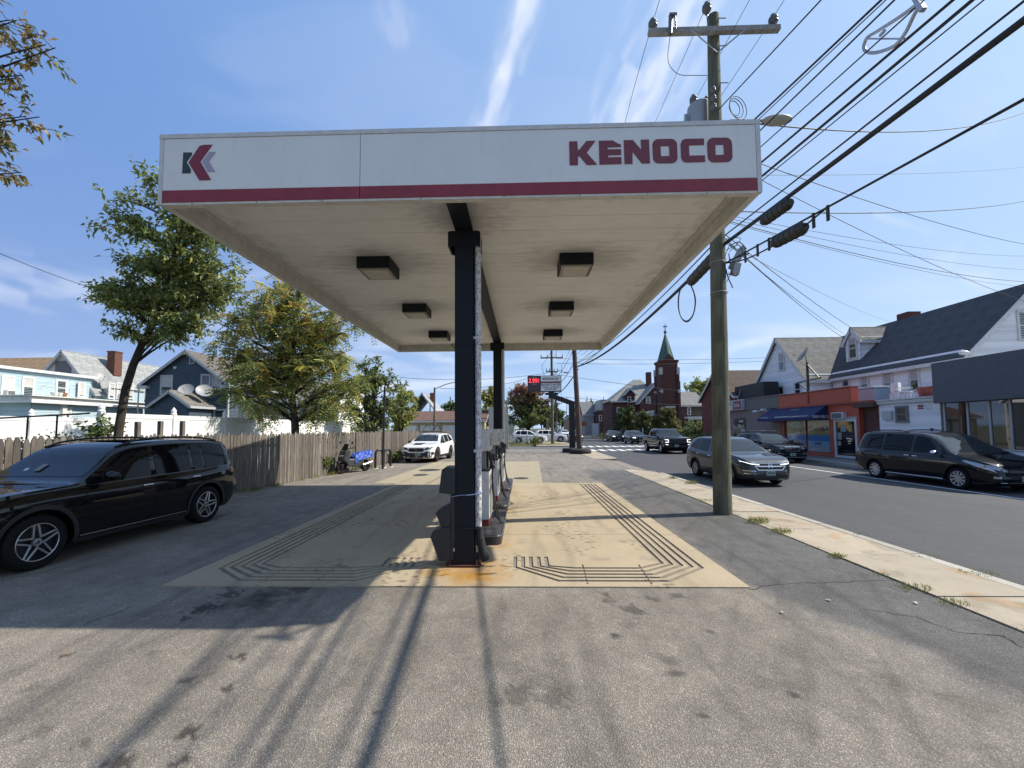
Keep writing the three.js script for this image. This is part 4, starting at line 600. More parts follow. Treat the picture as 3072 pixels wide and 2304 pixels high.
// black seven-seat SUV in the canopy shadow
{
  const L = 4.63, w = 0.917, xf = L / 2;
  const c = makeCar('parked_suv', 'glossy black SUV with five-spoke alloys parked by the picket fence under canopy shadow', {
    L, W: 1.834, wb: 2.83, fo: 0.87, wr: 0.365, rim: 0.25, tumble: 0.8, star: true, style: { n: 5, pair: true, a: 0.2, h0: 0.05, h1: -0.028 }, rimM: aluM, barrelM: darkRim, paint: paintOf(0.0025, 0.003, 0.0035), archM: plastic,
    top: [[xf, 0.6], [xf - 0.04, 0.84], [xf - 0.16, 0.97], [1.55, 1.06], [1.0, 1.1], [0.9, 1.14], [0.64, 1.32], [0.3, 1.58], [0.0, 1.665], [-0.8, 1.7], [-1.6, 1.68], [-2.02, 1.62], [-2.14, 1.46], [-2.26, 1.02], [-xf, 0.7]],
    belt: [[xf, 0.58], [xf - 0.1, 0.86], [1.55, 0.985], [0.9, 1.01], [0, 1.02], [-1.2, 1.06], [-1.9, 1.1], [-2.2, 0.98], [-xf, 0.66]], plan: flatPlan(L, w), bot: [[xf, 0.34], [xf - 0.2, 0.22], [1.9, 0.2], [0, 0.2], [-1.9, 0.22], [-xf, 0.42]],
    panes: [[0.8, -0.18, 0.26, -0.2, 1], [-0.28, -1.02, -0.28, -1.0, 1], [-1.09, -1.32, -1.07, -1.28, 1], [-1.37, -2.0, -1.33, -1.88, 1]], screen: [1.17, 1.57, 0.76, 0.64], rearWin: [1.12, 1.48, 0.62, 0.56], mirror: [0.62, 1.08],
    handles: [[-0.08, 0.93, chrome], [-1.08, 0.96, chrome]], seams: [[[0.86, 0.98], [0.9, 0.7], [0.82, 0.34]], [[-0.22, 1.05], [-0.24, 0.6], [-0.22, 0.34]], [[-1.04, 1.08], [-1.0, 0.8], [-0.86, 0.6], [-0.9, 0.36]], [[1.3, 1.0], [1.0, 0.985]]], sills: [[1.0, -0.95, 0.24, 0.07, plastic]],
    rails: [0.25, -1.85, 0.63], plate: [0.5, 0],
    skin: [['tail_lamp', 'side', [[-2.02, 0.96], [-2.3, 0.9], [-2.3, 1.06], [-2.08, 1.1]], tailRed, 0.008], ['window_trim', 'side', [[0.8, 1.035], [-1.98, 1.098], [-1.98, 1.11], [0.8, 1.047]], M({ color: C(0.12, 0.12, 0.12), roughness: 0.25, metalness: 0.8 }), 0.006], ['head_lamp', 'front', [[0.42, 0.72], [0.84, 0.78], [0.86, 0.9], [0.5, 0.87]], lampDark, 0.006, true], ['grille', 'front', [[-0.38, 0.5], [0.38, 0.5], [0.44, 0.84], [-0.44, 0.84]], plastic, 0.006], ['sill_strip', 'side', [[0.95, 0.325], [-0.9, 0.325], [-0.9, 0.337], [0.95, 0.337]], aluM, 0.014]],
    extra: ({ put, cast, car }) => { put('sunroof', bx(-0.85, -0.1, 1.685, 1.698, -0.42, 0.42), carTint); const st = cast(V(4, 1.27, 0.33), V(-1, 0, 0)); if (st) put('inspection_sticker', bx(-0.03, 0.03, -0.03, 0.03, -0.002, 0.002).rotateY(Math.PI / 2).rotateZ(0.95).translate(st.point.x + 0.01, 1.27, 0.33), whiteEnamel); const pp = cast(V(4, 1.28, 0.1), V(-1, 0, 0)); if (pp) put('paper_slip', bx(-0.05, 0.05, -0.08, 0.08, -0.001, 0.001).rotateY(Math.PI / 2).rotateZ(0.95).translate(pp.point.x + 0.009, 1.3, 0.1), M({ color: C(0.2, 0.2, 0.2) })); },
  });
  place(c, -7.37, -7.0, -0.045);
}
// grey crossover passing on the road
let crossover;
{
  const L = 4.56, w = 0.91, xf = L / 2, sp = (grey) => ({});
  const spec = {
    L, W: 1.82, wb: 2.62, fo: 0.93, wr: 0.345, rim: 0.225, tumble: 0.74, style: { n: 5, pair: true, a: 0.5 }, rimM: aluM, paint: paintOf(0.035, 0.037, 0.042, { metalness: 0.6 }), archM: plastic, archW: 0.05,
    top: [[xf, 0.5], [xf - 0.03, 0.74], [xf - 0.14, 0.88], [xf - 0.4, 0.98], [1.3, 1.07], [1.08, 1.1], [0.7, 1.3], [0.18, 1.57], [-0.3, 1.655], [-1.1, 1.66], [-1.75, 1.57], [-2.02, 1.34], [-2.2, 1.0], [-xf, 0.7]],
    belt: [[xf, 0.48], [xf - 0.1, 0.78], [1.5, 0.95], [1.0, 1.0], [0, 1.03], [-1.0, 1.09], [-1.7, 1.16], [-2.1, 1.05], [-xf, 0.68]], plan: flatPlan(L, w, 0.68), bot: [[xf, 0.3], [xf - 0.2, 0.2], [1.9, 0.2], [0, 0.2], [-1.9, 0.24], [-xf, 0.42]],
    panes: [[0.85, -0.14, 0.15, -0.16, 0], [-0.24, -1.05, -0.24, -1.0, 1], [-1.12, -1.72, -1.08, -1.45, 1]], screen: [1.15, 1.56, 0.72, 0.58], rearWin: [1.14, 1.5, 0.6, 0.52], mirror: [0.72, 1.03],
    handles: [[-0.05, 0.93], [-0.98, 0.97]].map(([a, b]) => [a, b, chrome]), seams: [[[0.9, 0.98], [0.92, 0.7], [0.85, 0.34]], [[-0.18, 1.05], [-0.2, 0.6], [-0.18, 0.34]], [[-1.05, 1.1], [-1.0, 0.8], [-0.85, 0.6], [-0.88, 0.36]]], sills: [[1.0, -0.9, 0.22, 0.1, plastic]], plate: [0.47, 0],
    skin: [['head_lamp', 'front', [[0.36, 0.74], [0.62, 0.77], [0.84, 0.86], [0.83, 0.93], [0.6, 0.87], [0.36, 0.8]], lampGlass, 0.006, true], ['running_light', 'front', [[0.36, 0.735], [0.62, 0.762], [0.84, 0.85], [0.84, 0.868], [0.62, 0.785], [0.36, 0.752]], lampOn, 0.012, true, 0.08],
      ['grille', 'front', [[-0.42, 0.58], [0.42, 0.58], [0.52, 0.72], [0.36, 0.8], [-0.36, 0.8], [-0.52, 0.72]], plastic, 0.005], ['grille_bar', 'front', [[-0.5, 0.7], [-0.36, 0.68], [0.36, 0.68], [0.5, 0.7], [0.5, 0.715], [0.36, 0.71], [-0.36, 0.71], [-0.5, 0.715]], chrome, 0.014], ['grille_bar', 'front', [[-0.42, 0.565], [0.42, 0.565], [0.54, 0.72], [0.52, 0.725], [0.41, 0.585], [-0.41, 0.585], [-0.52, 0.725], [-0.54, 0.72]], chrome, 0.014, false, 0.08], ['grille_bar', 'front', [[-0.36, 0.785], [0.36, 0.785], [0.36, 0.8], [-0.36, 0.8]], chrome, 0.014],
      ['emblem', 'front', [[-0.075, 0.65], [-0.045, 0.65], [-0.035, 0.7], [0.035, 0.7], [0.045, 0.65], [0.075, 0.65], [0.055, 0.775], [0.03, 0.775], [0.04, 0.725], [-0.04, 0.725], [-0.03, 0.775], [-0.055, 0.775]], chrome, 0.02, false, 0.05],
      ['lower_grille', 'front', [[-0.5, 0.3], [0.5, 0.3], [0.44, 0.4], [-0.44, 0.4]], plastic, 0.006], ['fog_lamp', 'front', [[0.52, 0.45], [0.8, 0.46], [0.82, 0.54], [0.56, 0.53]], lampDark, 0.006, true], ['fog_trim', 'front', [[0.5, 0.535], [0.82, 0.545], [0.82, 0.56], [0.5, 0.55]], chrome, 0.012, true], ['fog_trim', 'front', [[0.5, 0.44], [0.8, 0.445], [0.8, 0.46], [0.5, 0.455]], chrome, 0.012, true],
      ['skid_plate', 'front', [[-0.55, 0.24], [0.55, 0.24], [0.5, 0.29], [-0.5, 0.29]], aluM, 0.008], ['tail_lamp', 'side', [[-1.82, 1.2], [-2.0, 1.2], [-2.2, 0.86], [-2.1, 0.84]], tailRed, 0.006], ['sticker', 'front', [[0.46, 1.5], [0.54, 1.5], [0.54, 1.53], [0.46, 1.53]], whiteEnamel, 0.008]],
  };
  crossover = makeCar('grey_crossover', 'dark grey crossover with chrome grille bars driving past the utility pole', spec);
  crossover.scale.setScalar(0.97); place(crossover, 7.98, -16.1, 0.06, ROADY);
}
// black minivan at the far kerb
{
  const L = 5.08, w = 0.99, xf = L / 2;
  const c = makeCar('parked_minivan', 'black minivan with chrome mirrors and ten-spoke wheels parked at the kerb', {
    L, W: 1.985, wb: 3.03, fo: 0.98, wr: 0.335, rim: 0.228, tumble: 0.74, category: 'van', style: { n: 10, w0: 0.016, w1: 0.032 }, rimM: aluM, paint: paintOf(0.003, 0.0035, 0.004), ridge: 0.02, capM: aluM,
    top: [[xf, 0.48], [xf - 0.03, 0.68], [xf - 0.15, 0.82], [2.1, 0.93], [1.7, 1.03], [1.5, 1.08], [1.1, 1.29], [0.55, 1.62], [0.15, 1.74], [-0.9, 1.8], [-1.95, 1.78], [-2.24, 1.7], [-2.38, 1.4], [-2.47, 1.02], [-xf, 0.66]],
    belt: [[xf, 0.46], [xf - 0.1, 0.7], [1.9, 0.9], [1.4, 0.99], [0.6, 1.03], [-0.8, 1.06], [-1.8, 1.09], [-2.35, 1.05], [-xf, 0.64]], plan: flatPlan(L, w, 0.66), bot: [[xf, 0.28], [xf - 0.2, 0.19], [2.0, 0.18], [0, 0.18], [-2.0, 0.2], [-xf, 0.38]],
    panes: [[1.28, 1.1, 0.98, 0.9, 1], [0.98, 0.08, 0.52, 0.1, 1], [-0.02, -1.12, -0.02, -1.1, 1], [-1.2, -2.25, -1.2, -2.12, 1]], screen: [1.12, 1.64, 0.84, 0.66], rearWin: [1.15, 1.64, 0.68, 0.6], mirror: [1.0, 1.02, chrome],
    handles: [[0.2, 0.94, chrome], [-0.1, 0.95, chrome]], seams: [[[1.12, 0.98], [1.16, 0.6], [1.1, 0.3]], [[0.04, 1.05], [0.02, 0.3]], [[-1.16, 1.08], [-1.18, 0.7], [-1.08, 0.55], [-1.1, 0.32]], [[-0.1, 0.84], [-2.3, 0.86]]], sills: [[1.1, -1.0, 0.27, 0.028, chrome]], rails: [-0.3, -2.0, 0.66, plastic], plate: [0.42, 0],
    skin: [['head_lamp', 'side', [[2.46, 0.6], [2.3, 0.68], [1.72, 0.88], [1.76, 0.92], [2.2, 0.83], [2.5, 0.7]], lampGlass, 0.006], ['head_lamp', 'front', [[0.5, 0.6], [0.9, 0.72], [0.93, 0.84], [0.75, 0.78], [0.5, 0.68]], lampGlass, 0.006, true], ['grille', 'front', [[-0.46, 0.58], [0.46, 0.58], [0.5, 0.7], [-0.5, 0.7]], plastic, 0.006], ['grille_bar', 'front', [[-0.48, 0.6], [0.48, 0.6], [0.48, 0.612], [-0.48, 0.612]], chrome, 0.014], ['grille_bar', 'front', [[-0.48, 0.635], [0.48, 0.635], [0.48, 0.647], [-0.48, 0.647]], chrome, 0.014], ['grille_bar', 'front', [[-0.49, 0.67], [0.49, 0.67], [0.49, 0.682], [-0.49, 0.682]], chrome, 0.014], ['emblem', 'front', [[-0.08, 0.71], [-0.04, 0.685], [0.04, 0.685], [0.08, 0.71], [0.04, 0.735], [-0.04, 0.735]], chrome, 0.018, false, 0.05], ['lower_trim', 'front', [[-0.7, 0.3], [0.7, 0.3], [0.7, 0.312], [-0.7, 0.312]], chrome, 0.012],
      ['fog_lamp', 'front', [[0.68, 0.42], [0.8, 0.42], [0.8, 0.49], [0.68, 0.49]], lampGlass, 0.008, true], ['tail_lamp', 'side', [[-2.2, 0.98], [-2.5, 0.95], [-2.46, 1.1], [-2.3, 1.12]], tailRed, 0.008]],
  });
  place(c, 14.46, -14.9, 0.0, ROADY);
}
// black luxury SUV in front of the restaurant
let bsuv;
{
  const L = 4.71, w = 0.945, xf = L / 2;
  bsuv = makeCar('black_suv', 'black SUV with twin kidney grilles and roof bars parked before the restaurant', {
    L, W: 1.89, wb: 2.86, fo: 0.85, wr: 0.365, rim: 0.25, tumble: 0.75, style: { n: 5, pair: true }, rimM: darkRim, paint: paintOf(0.005, 0.005, 0.006),
    top: [[xf, 0.56], [xf - 0.03, 0.8], [xf - 0.12, 0.93], [1.9, 1.02], [1.3, 1.1], [0.98, 1.13], [0.7, 1.29], [0.15, 1.56], [-0.3, 1.64], [-1.1, 1.64], [-1.75, 1.55], [-2.1, 1.3], [-2.28, 1.0], [-xf, 0.7]],
    belt: [[xf, 0.54], [xf - 0.1, 0.82], [1.6, 0.99], [0.95, 1.04], [0, 1.06], [-1.2, 1.1], [-1.8, 1.16], [-2.2, 1.0], [-xf, 0.66]], plan: flatPlan(L, w, 0.74), bot: [[xf, 0.3], [xf - 0.2, 0.2], [1.9, 0.2], [0, 0.2], [-1.9, 0.22], [-xf, 0.42]],
    panes: [[0.8, -0.18, 0.14, -0.2, 0], [-0.28, -1.06, -0.28, -1.02, 1], [-1.14, -1.8, -1.1, -1.55, 1]], screen: [1.18, 1.55, 0.76, 0.6], mirror: [0.66, 1.06], rails: [0.0, -1.5, 0.62], plate: [0.48, 0], archM: plastic, archW: 0.04, sills: [[1.0, -0.95, 0.22, 0.09, plastic]],
    skin: [['head_lamp', 'front', [[0.42, 0.74], [0.82, 0.78], [0.86, 0.87], [0.44, 0.87]], lampDark, 0.006, true], ['head_lamp_ring', 'front', [[0.48, 0.76], [0.62, 0.77], [0.63, 0.83], [0.5, 0.83]], lampGlass, 0.012, true], ['kidney_grille', 'front', [[0.02, 0.66], [0.33, 0.66], [0.39, 0.76], [0.36, 0.88], [0.03, 0.88]], plastic, 0.008, true], ['kidney_rim', 'front', [[0.02, 0.87], [0.36, 0.87], [0.39, 0.76], [0.405, 0.76], [0.37, 0.895], [0.02, 0.895]], chrome, 0.014, true, 0.06], ['kidney_rim', 'front', [[0.02, 0.645], [0.34, 0.645], [0.405, 0.76], [0.39, 0.76], [0.33, 0.66], [0.02, 0.66]], chrome, 0.014, true, 0.06], ['lower_strip', 'front', [[-0.75, 0.32], [0.75, 0.32], [0.75, 0.345], [-0.75, 0.345]], aluM, 0.012], ['lower_strip', 'front', [[0.5, 0.52], [0.85, 0.54], [0.85, 0.555], [0.5, 0.535]], aluM, 0.012, true]],
    extra: ({ put, cast }) => { for (const x of [-0.1, -1.0]) put('roof_bar', [tube([V(x, 1.66, -0.66), V(x, 1.72, -0.6), V(x, 1.735, 0), V(x, 1.72, 0.6), V(x, 1.66, 0.66)], 0.016, 6, 24)], plastic); },
  });
  place(bsuv, 14.5, -25.1, 0.0, ROADY);
}
// black pickup
{
  const L = 5.85, w = 1.03, xf = L / 2;
  const c = makeCar('pickup_truck', 'black crew-cab pickup with bright C-shaped lamps beyond the crossing', {
    L, W: 2.06, wb: 3.72, fo: 0.95, wr: 0.41, rim: 0.255, tumble: 0.78, tw: 0.27, gap: 0.08, category: 'truck', style: { n: 6, w0: 0.03, w1: 0.05 }, rimM: aluM, paint: paintOf(0.005, 0.0055, 0.006), bed: [-2.75, -1.2, 0.85],
    top: [[xf, 0.8], [xf - 0.02, 1.12], [xf - 0.12, 1.2], [2.2, 1.26], [1.4, 1.3], [1.3, 1.34], [0.9, 1.6], [0.62, 1.82], [0.3, 1.9], [-0.6, 1.92], [-0.92, 1.88], [-1.02, 1.6], [-1.08, 1.345], [-1.2, 1.335], [-2.8, 1.36], [-xf + 0.03, 1.33], [-xf, 0.9]],
    belt: [[xf, 0.78], [xf - 0.08, 1.1], [2.2, 1.2], [1.3, 1.24], [0, 1.26], [-1.0, 1.3], [-1.2, 1.31], [-2.8, 1.32], [-xf, 0.88]], plan: [[xf, w * 0.86], [xf - 0.06, w * 0.94], [xf - 0.3, w * 0.985], [0, w * 0.985], [-2.6, w * 0.985], [-xf, w * 0.95]], bot: [[xf, 0.42], [xf - 0.2, 0.36], [0, 0.36], [-xf, 0.5]],
    panes: [[0.95, 0.12, 0.66, 0.1, 0], [0.0, -0.85, 0.0, -0.8, 1]], screen: [1.38, 1.82, 0.84, 0.7], mirror: [0.95, 1.28], plate: [0.62, 0.1], archM: plastic, archW: 0.04, sills: [[1.2, -1.1, 0.34, 0.09, plastic]],
    handles: [[0.2, 1.12, plastic], [-0.75, 1.13, plastic]], seams: [[[1.05, 1.24], [1.05, 0.45]], [[0.06, 1.28], [0.06, 0.45]], [[-0.92, 1.3], [-0.92, 0.6]], [[-1.12, 1.3], [-1.12, 0.5]]],
    skin: [['grille', 'front', [[-0.62, 0.78], [0.62, 0.78], [0.66, 1.1], [-0.66, 1.1]], plastic, 0.006], ['head_lamp', 'front', [[0.68, 0.86], [0.95, 0.86], [0.97, 1.08], [0.7, 1.1]], lampDark, 0.006, true], ['running_light', 'front', [[0.68, 0.86], [0.92, 0.86], [0.92, 0.9], [0.73, 0.9], [0.73, 1.05], [0.94, 1.05], [0.94, 1.09], [0.68, 1.09]], lampOn, 0.016, true, 0.06], ['emblem', 'front', [[-0.2, 0.94], [-0.1, 0.97], [0.1, 0.97], [0.2, 0.94], [0.18, 0.99], [0.06, 1.0], [-0.06, 1.0], [-0.18, 0.99]], M({ color: C(0.1, 0.1, 0.1), metalness: 0.8, roughness: 0.3 }), 0.02, false, 0.06], ['bumper_insert', 'front', [[-0.7, 0.5], [0.7, 0.5], [0.75, 0.66], [-0.75, 0.66]], plastic, 0.008], ['fog_lamp', 'front', [[0.72, 0.68], [0.9, 0.7], [0.9, 0.74], [0.72, 0.72]], lampOn, 0.014, true]],
  });
  place(c, 11.55, -34.2, 0.0, ROADY);
}
// white wagon with black cladding and roof racks, by the fence
{
  const L = 4.87, w = 0.93, xf = L / 2;
  const c = makeCar('white_wagon', 'white wagon with black cladding, black bonnet decal and roof bike racks', {
    L, W: 1.875, wb: 2.745, fo: 0.98, wr: 0.355, rim: 0.225, tumble: 0.75, style: { n: 5, w0: 0.03, w1: 0.05 }, rimM: darkRim, paint: paintOf(0.78, 0.78, 0.76, { metalness: 0, roughness: 0.3 }), archM: plastic, archW: 0.11,
    top: [[xf, 0.52], [xf - 0.03, 0.8], [xf - 0.12, 0.92], [1.9, 1.0], [1.3, 1.07], [1.0, 1.1], [0.7, 1.26], [0.15, 1.54], [-0.3, 1.61], [-1.2, 1.6], [-1.9, 1.51], [-2.15, 1.3], [-2.35, 1.0], [-xf, 0.7]],
    belt: [[xf, 0.5], [xf - 0.1, 0.8], [1.6, 0.96], [1.0, 1.01], [0, 1.03], [-1.2, 1.07], [-1.9, 1.12], [-2.25, 1.0], [-xf, 0.66]], plan: flatPlan(L, w, 0.76), bot: [[xf, 0.32], [xf - 0.2, 0.24], [1.9, 0.22], [0, 0.22], [-1.9, 0.24], [-xf, 0.42]],
    panes: [[0.82, -0.14, 0.14, -0.16, 0], [-0.24, -1.02, -0.24, -0.98, 1], [-1.1, -1.85, -1.06, -1.55, 1]], screen: [1.15, 1.53, 0.74, 0.6], mirror: [0.7, 1.03, plastic], plate: [0.5, -0.1], sills: [[1.0, -0.9, 0.23, 0.16, plastic]],
    handles: [[-0.05, 0.94, whiteEnamel], [-0.95, 0.96, whiteEnamel]], seams: [[[0.9, 0.98], [0.92, 0.7], [0.85, 0.4]], [[-0.18, 1.05], [-0.2, 0.4]], [[-1.04, 1.08], [-1.0, 0.8], [-0.86, 0.6]]], rails: [0.1, -1.6, 0.62],
    skin: [['grille', 'front', [[-0.36, 0.62], [0.36, 0.62], [0.46, 0.7], [0.4, 0.82], [-0.4, 0.82], [-0.46, 0.7]], plastic, 0.008], ['emblem', 'front', [[-0.06, 0.73], [0, 0.705], [0.06, 0.73], [0, 0.755]], chrome, 0.018, false, 0.05], ['head_lamp', 'front', [[0.46, 0.72], [0.8, 0.76], [0.88, 0.88], [0.6, 0.86], [0.48, 0.8]], lampDark, 0.008, true], ['bumper_cladding', 'front', [[-0.9, 0.3], [0.9, 0.3], [0.92, 0.58], [0.62, 0.64], [0.4, 0.56], [-0.4, 0.56], [-0.62, 0.64], [-0.92, 0.58]], plastic, 0.01], ['fog_lamp', 'front', [[0.62, 0.5], [0.8, 0.52], [0.78, 0.58], [0.66, 0.56]], lampGlass, 0.018, true], ['bonnet_decal', 'top', [[2.05, -0.12], [2.05, 0.32], [1.35, 0.42], [1.35, -0.22]], plastic, 0.006], ['cladding', 'side', [[1.95, 0.5], [2.3, 0.4], [2.36, 0.6], [2.1, 0.62]], plastic, 0.01], ['skid_plate', 'front', [[-0.2, 0.3], [0.2, 0.3], [0.2, 0.34], [-0.2, 0.34]], aluM, 0.018]],
    extra: ({ put, car }) => { const bars = [0.0, -0.95].map((x) => tube([V(x, 1.68, -0.72), V(x, 1.7, 0), V(x, 1.68, 0.72)], 0.018, 6, 12)); put('rack_bar', bars, plastic);
      for (const z of [-0.32, 0.3]) { put('bike_rack', [tube([V(0.45, 1.73, z), V(-1.3, 1.73, z)], 0.022, 6, 8), tube([V(0.2, 1.74, z), V(0.0, 1.98, z - 0.06), V(-0.05, 2.12, z - 0.12), V(-0.12, 2.1, z - 0.16), V(-0.3, 1.76, z - 0.26)], 0.02, 6, 30), tube([V(-0.05, 2.12, z - 0.12), V(0.0, 2.0, z + 0.05), V(0.1, 1.74, z + 0.18)], 0.018, 6, 16)], plastic); }
      for (const z of [-0.62, 0.62]) put('kayak_cradle', [tube([V(0.0, 1.7, z), V(0.05, 1.85, z * 1.18), V(0.05, 1.9, z * 1.26)], 0.018, 6, 10)], plastic); },
  });
  place(c, -5.6, -25.03, -0.1);
}
// distant vehicles
{
  const L = 4.6, w = 0.92, xf = L / 2;
  const simple = (name, label, paint, lit, cat) => makeCar(name, label, {
    L, n: 44, W: 1.84, wb: 2.69, fo: 0.92, wr: 0.35, rim: 0.24, tumble: 0.75, category: cat || 'car', style: { n: 5, w0: 0.03, w1: 0.05 }, rimM: aluM, paint, archM: plastic, archW: 0.05,
    top: [[xf, 0.55], [xf - 0.03, 0.8], [xf - 0.15, 0.93], [1.5, 1.05], [1.05, 1.1], [0.7, 1.29], [0.15, 1.57], [-0.3, 1.65], [-1.1, 1.65], [-1.75, 1.56], [-2.05, 1.32], [-2.22, 1.0], [-xf, 0.7]], belt: [[xf, 0.53], [xf - 0.1, 0.82], [1.5, 0.97], [1.0, 1.02], [0, 1.05], [-1.2, 1.09], [-1.8, 1.14], [-2.15, 1.0], [-xf, 0.66]],
    plan: flatPlan(L, w, 0.72), bot: [[xf, 0.3], [xf - 0.2, 0.2], [0, 0.2], [-1.9, 0.24], [-xf, 0.42]], panes: [[0.82, -0.16, 0.14, -0.18, 0], [-0.26, -1.04, -0.26, -1.0, 1], [-1.12, -1.75, -1.08, -1.48, 1]], screen: [1.15, 1.55, 0.74, 0.6], rearWin: [1.14, 1.5, 0.6, 0.52], mirror: [0.7, 1.04], plate: [0.48, 0],
    skin: [['grille', 'front', [[-0.5, 0.62], [0.5, 0.62], [0.46, 0.8], [-0.46, 0.8]], plastic, 0.006], ['head_lamp', 'front', [[0.5, 0.72], [0.84, 0.76], [0.86, 0.86], [0.54, 0.84]], lit ? lampOn : lampGlass, 0.008, true], ['lower_grille', 'front', [[-0.6, 0.34], [0.6, 0.34], [0.55, 0.48], [-0.55, 0.48]], plastic, 0.006], ['tail_lamp', 'rear', [[0.5, 0.84], [0.82, 0.86], [0.82, 1.0], [0.52, 0.98]], tailRed, 0.006, true], ['tail_lamp', 'side', [[-1.95, 0.95], [-2.28, 0.9], [-2.22, 1.05], [-2.0, 1.08]], tailRed, 0.006]],
  });
  const darkGreen = paintOf(0.015, 0.02, 0.02), a = simple('kerb_suv', 'dark SUV with lit lamps behind the pickup, nearer of two at the kerb', darkGreen, true);
  place(a, 14.0, -52.4, 0.02, ROADY);
  place(dupCar(a, 'dark SUV parked second behind the pickup before the brick house', 'dark vehicles along the far kerb'), 13.5, -61.2, 0.02, ROADY); a.userData.group = 'dark vehicles along the far kerb';
  place(dupCar(a, 'dark oncoming SUV half hidden by the sign pole'), 7.8, -62, 0, ROADY);
  place(dupCar(a, 'dark car tucked behind the two kerbside SUVs near the shrubs'), 16.9, -66, 0.3, ROADY);
  const wh = simple('white_suv', 'white SUV parked crosswise beyond the side street', paintOf(0.72, 0.72, 0.72, { metalness: 0 }), false);
  place(wh, 0.75, -53, Math.PI / 2 + 0.05, 0);
  place(dupCar(wh, 'small white oncoming SUV far down the street'), 9.0, -90, 0, ROADY);
  place(dupCar(wh, 'pale vehicle parked behind the crosswise white SUV'), 3.8, -58, Math.PI / 2, 0);
  place(dupCar(wh, 'pale car following the far white SUV down the street'), 9.6, -106, 0, ROADY);
}
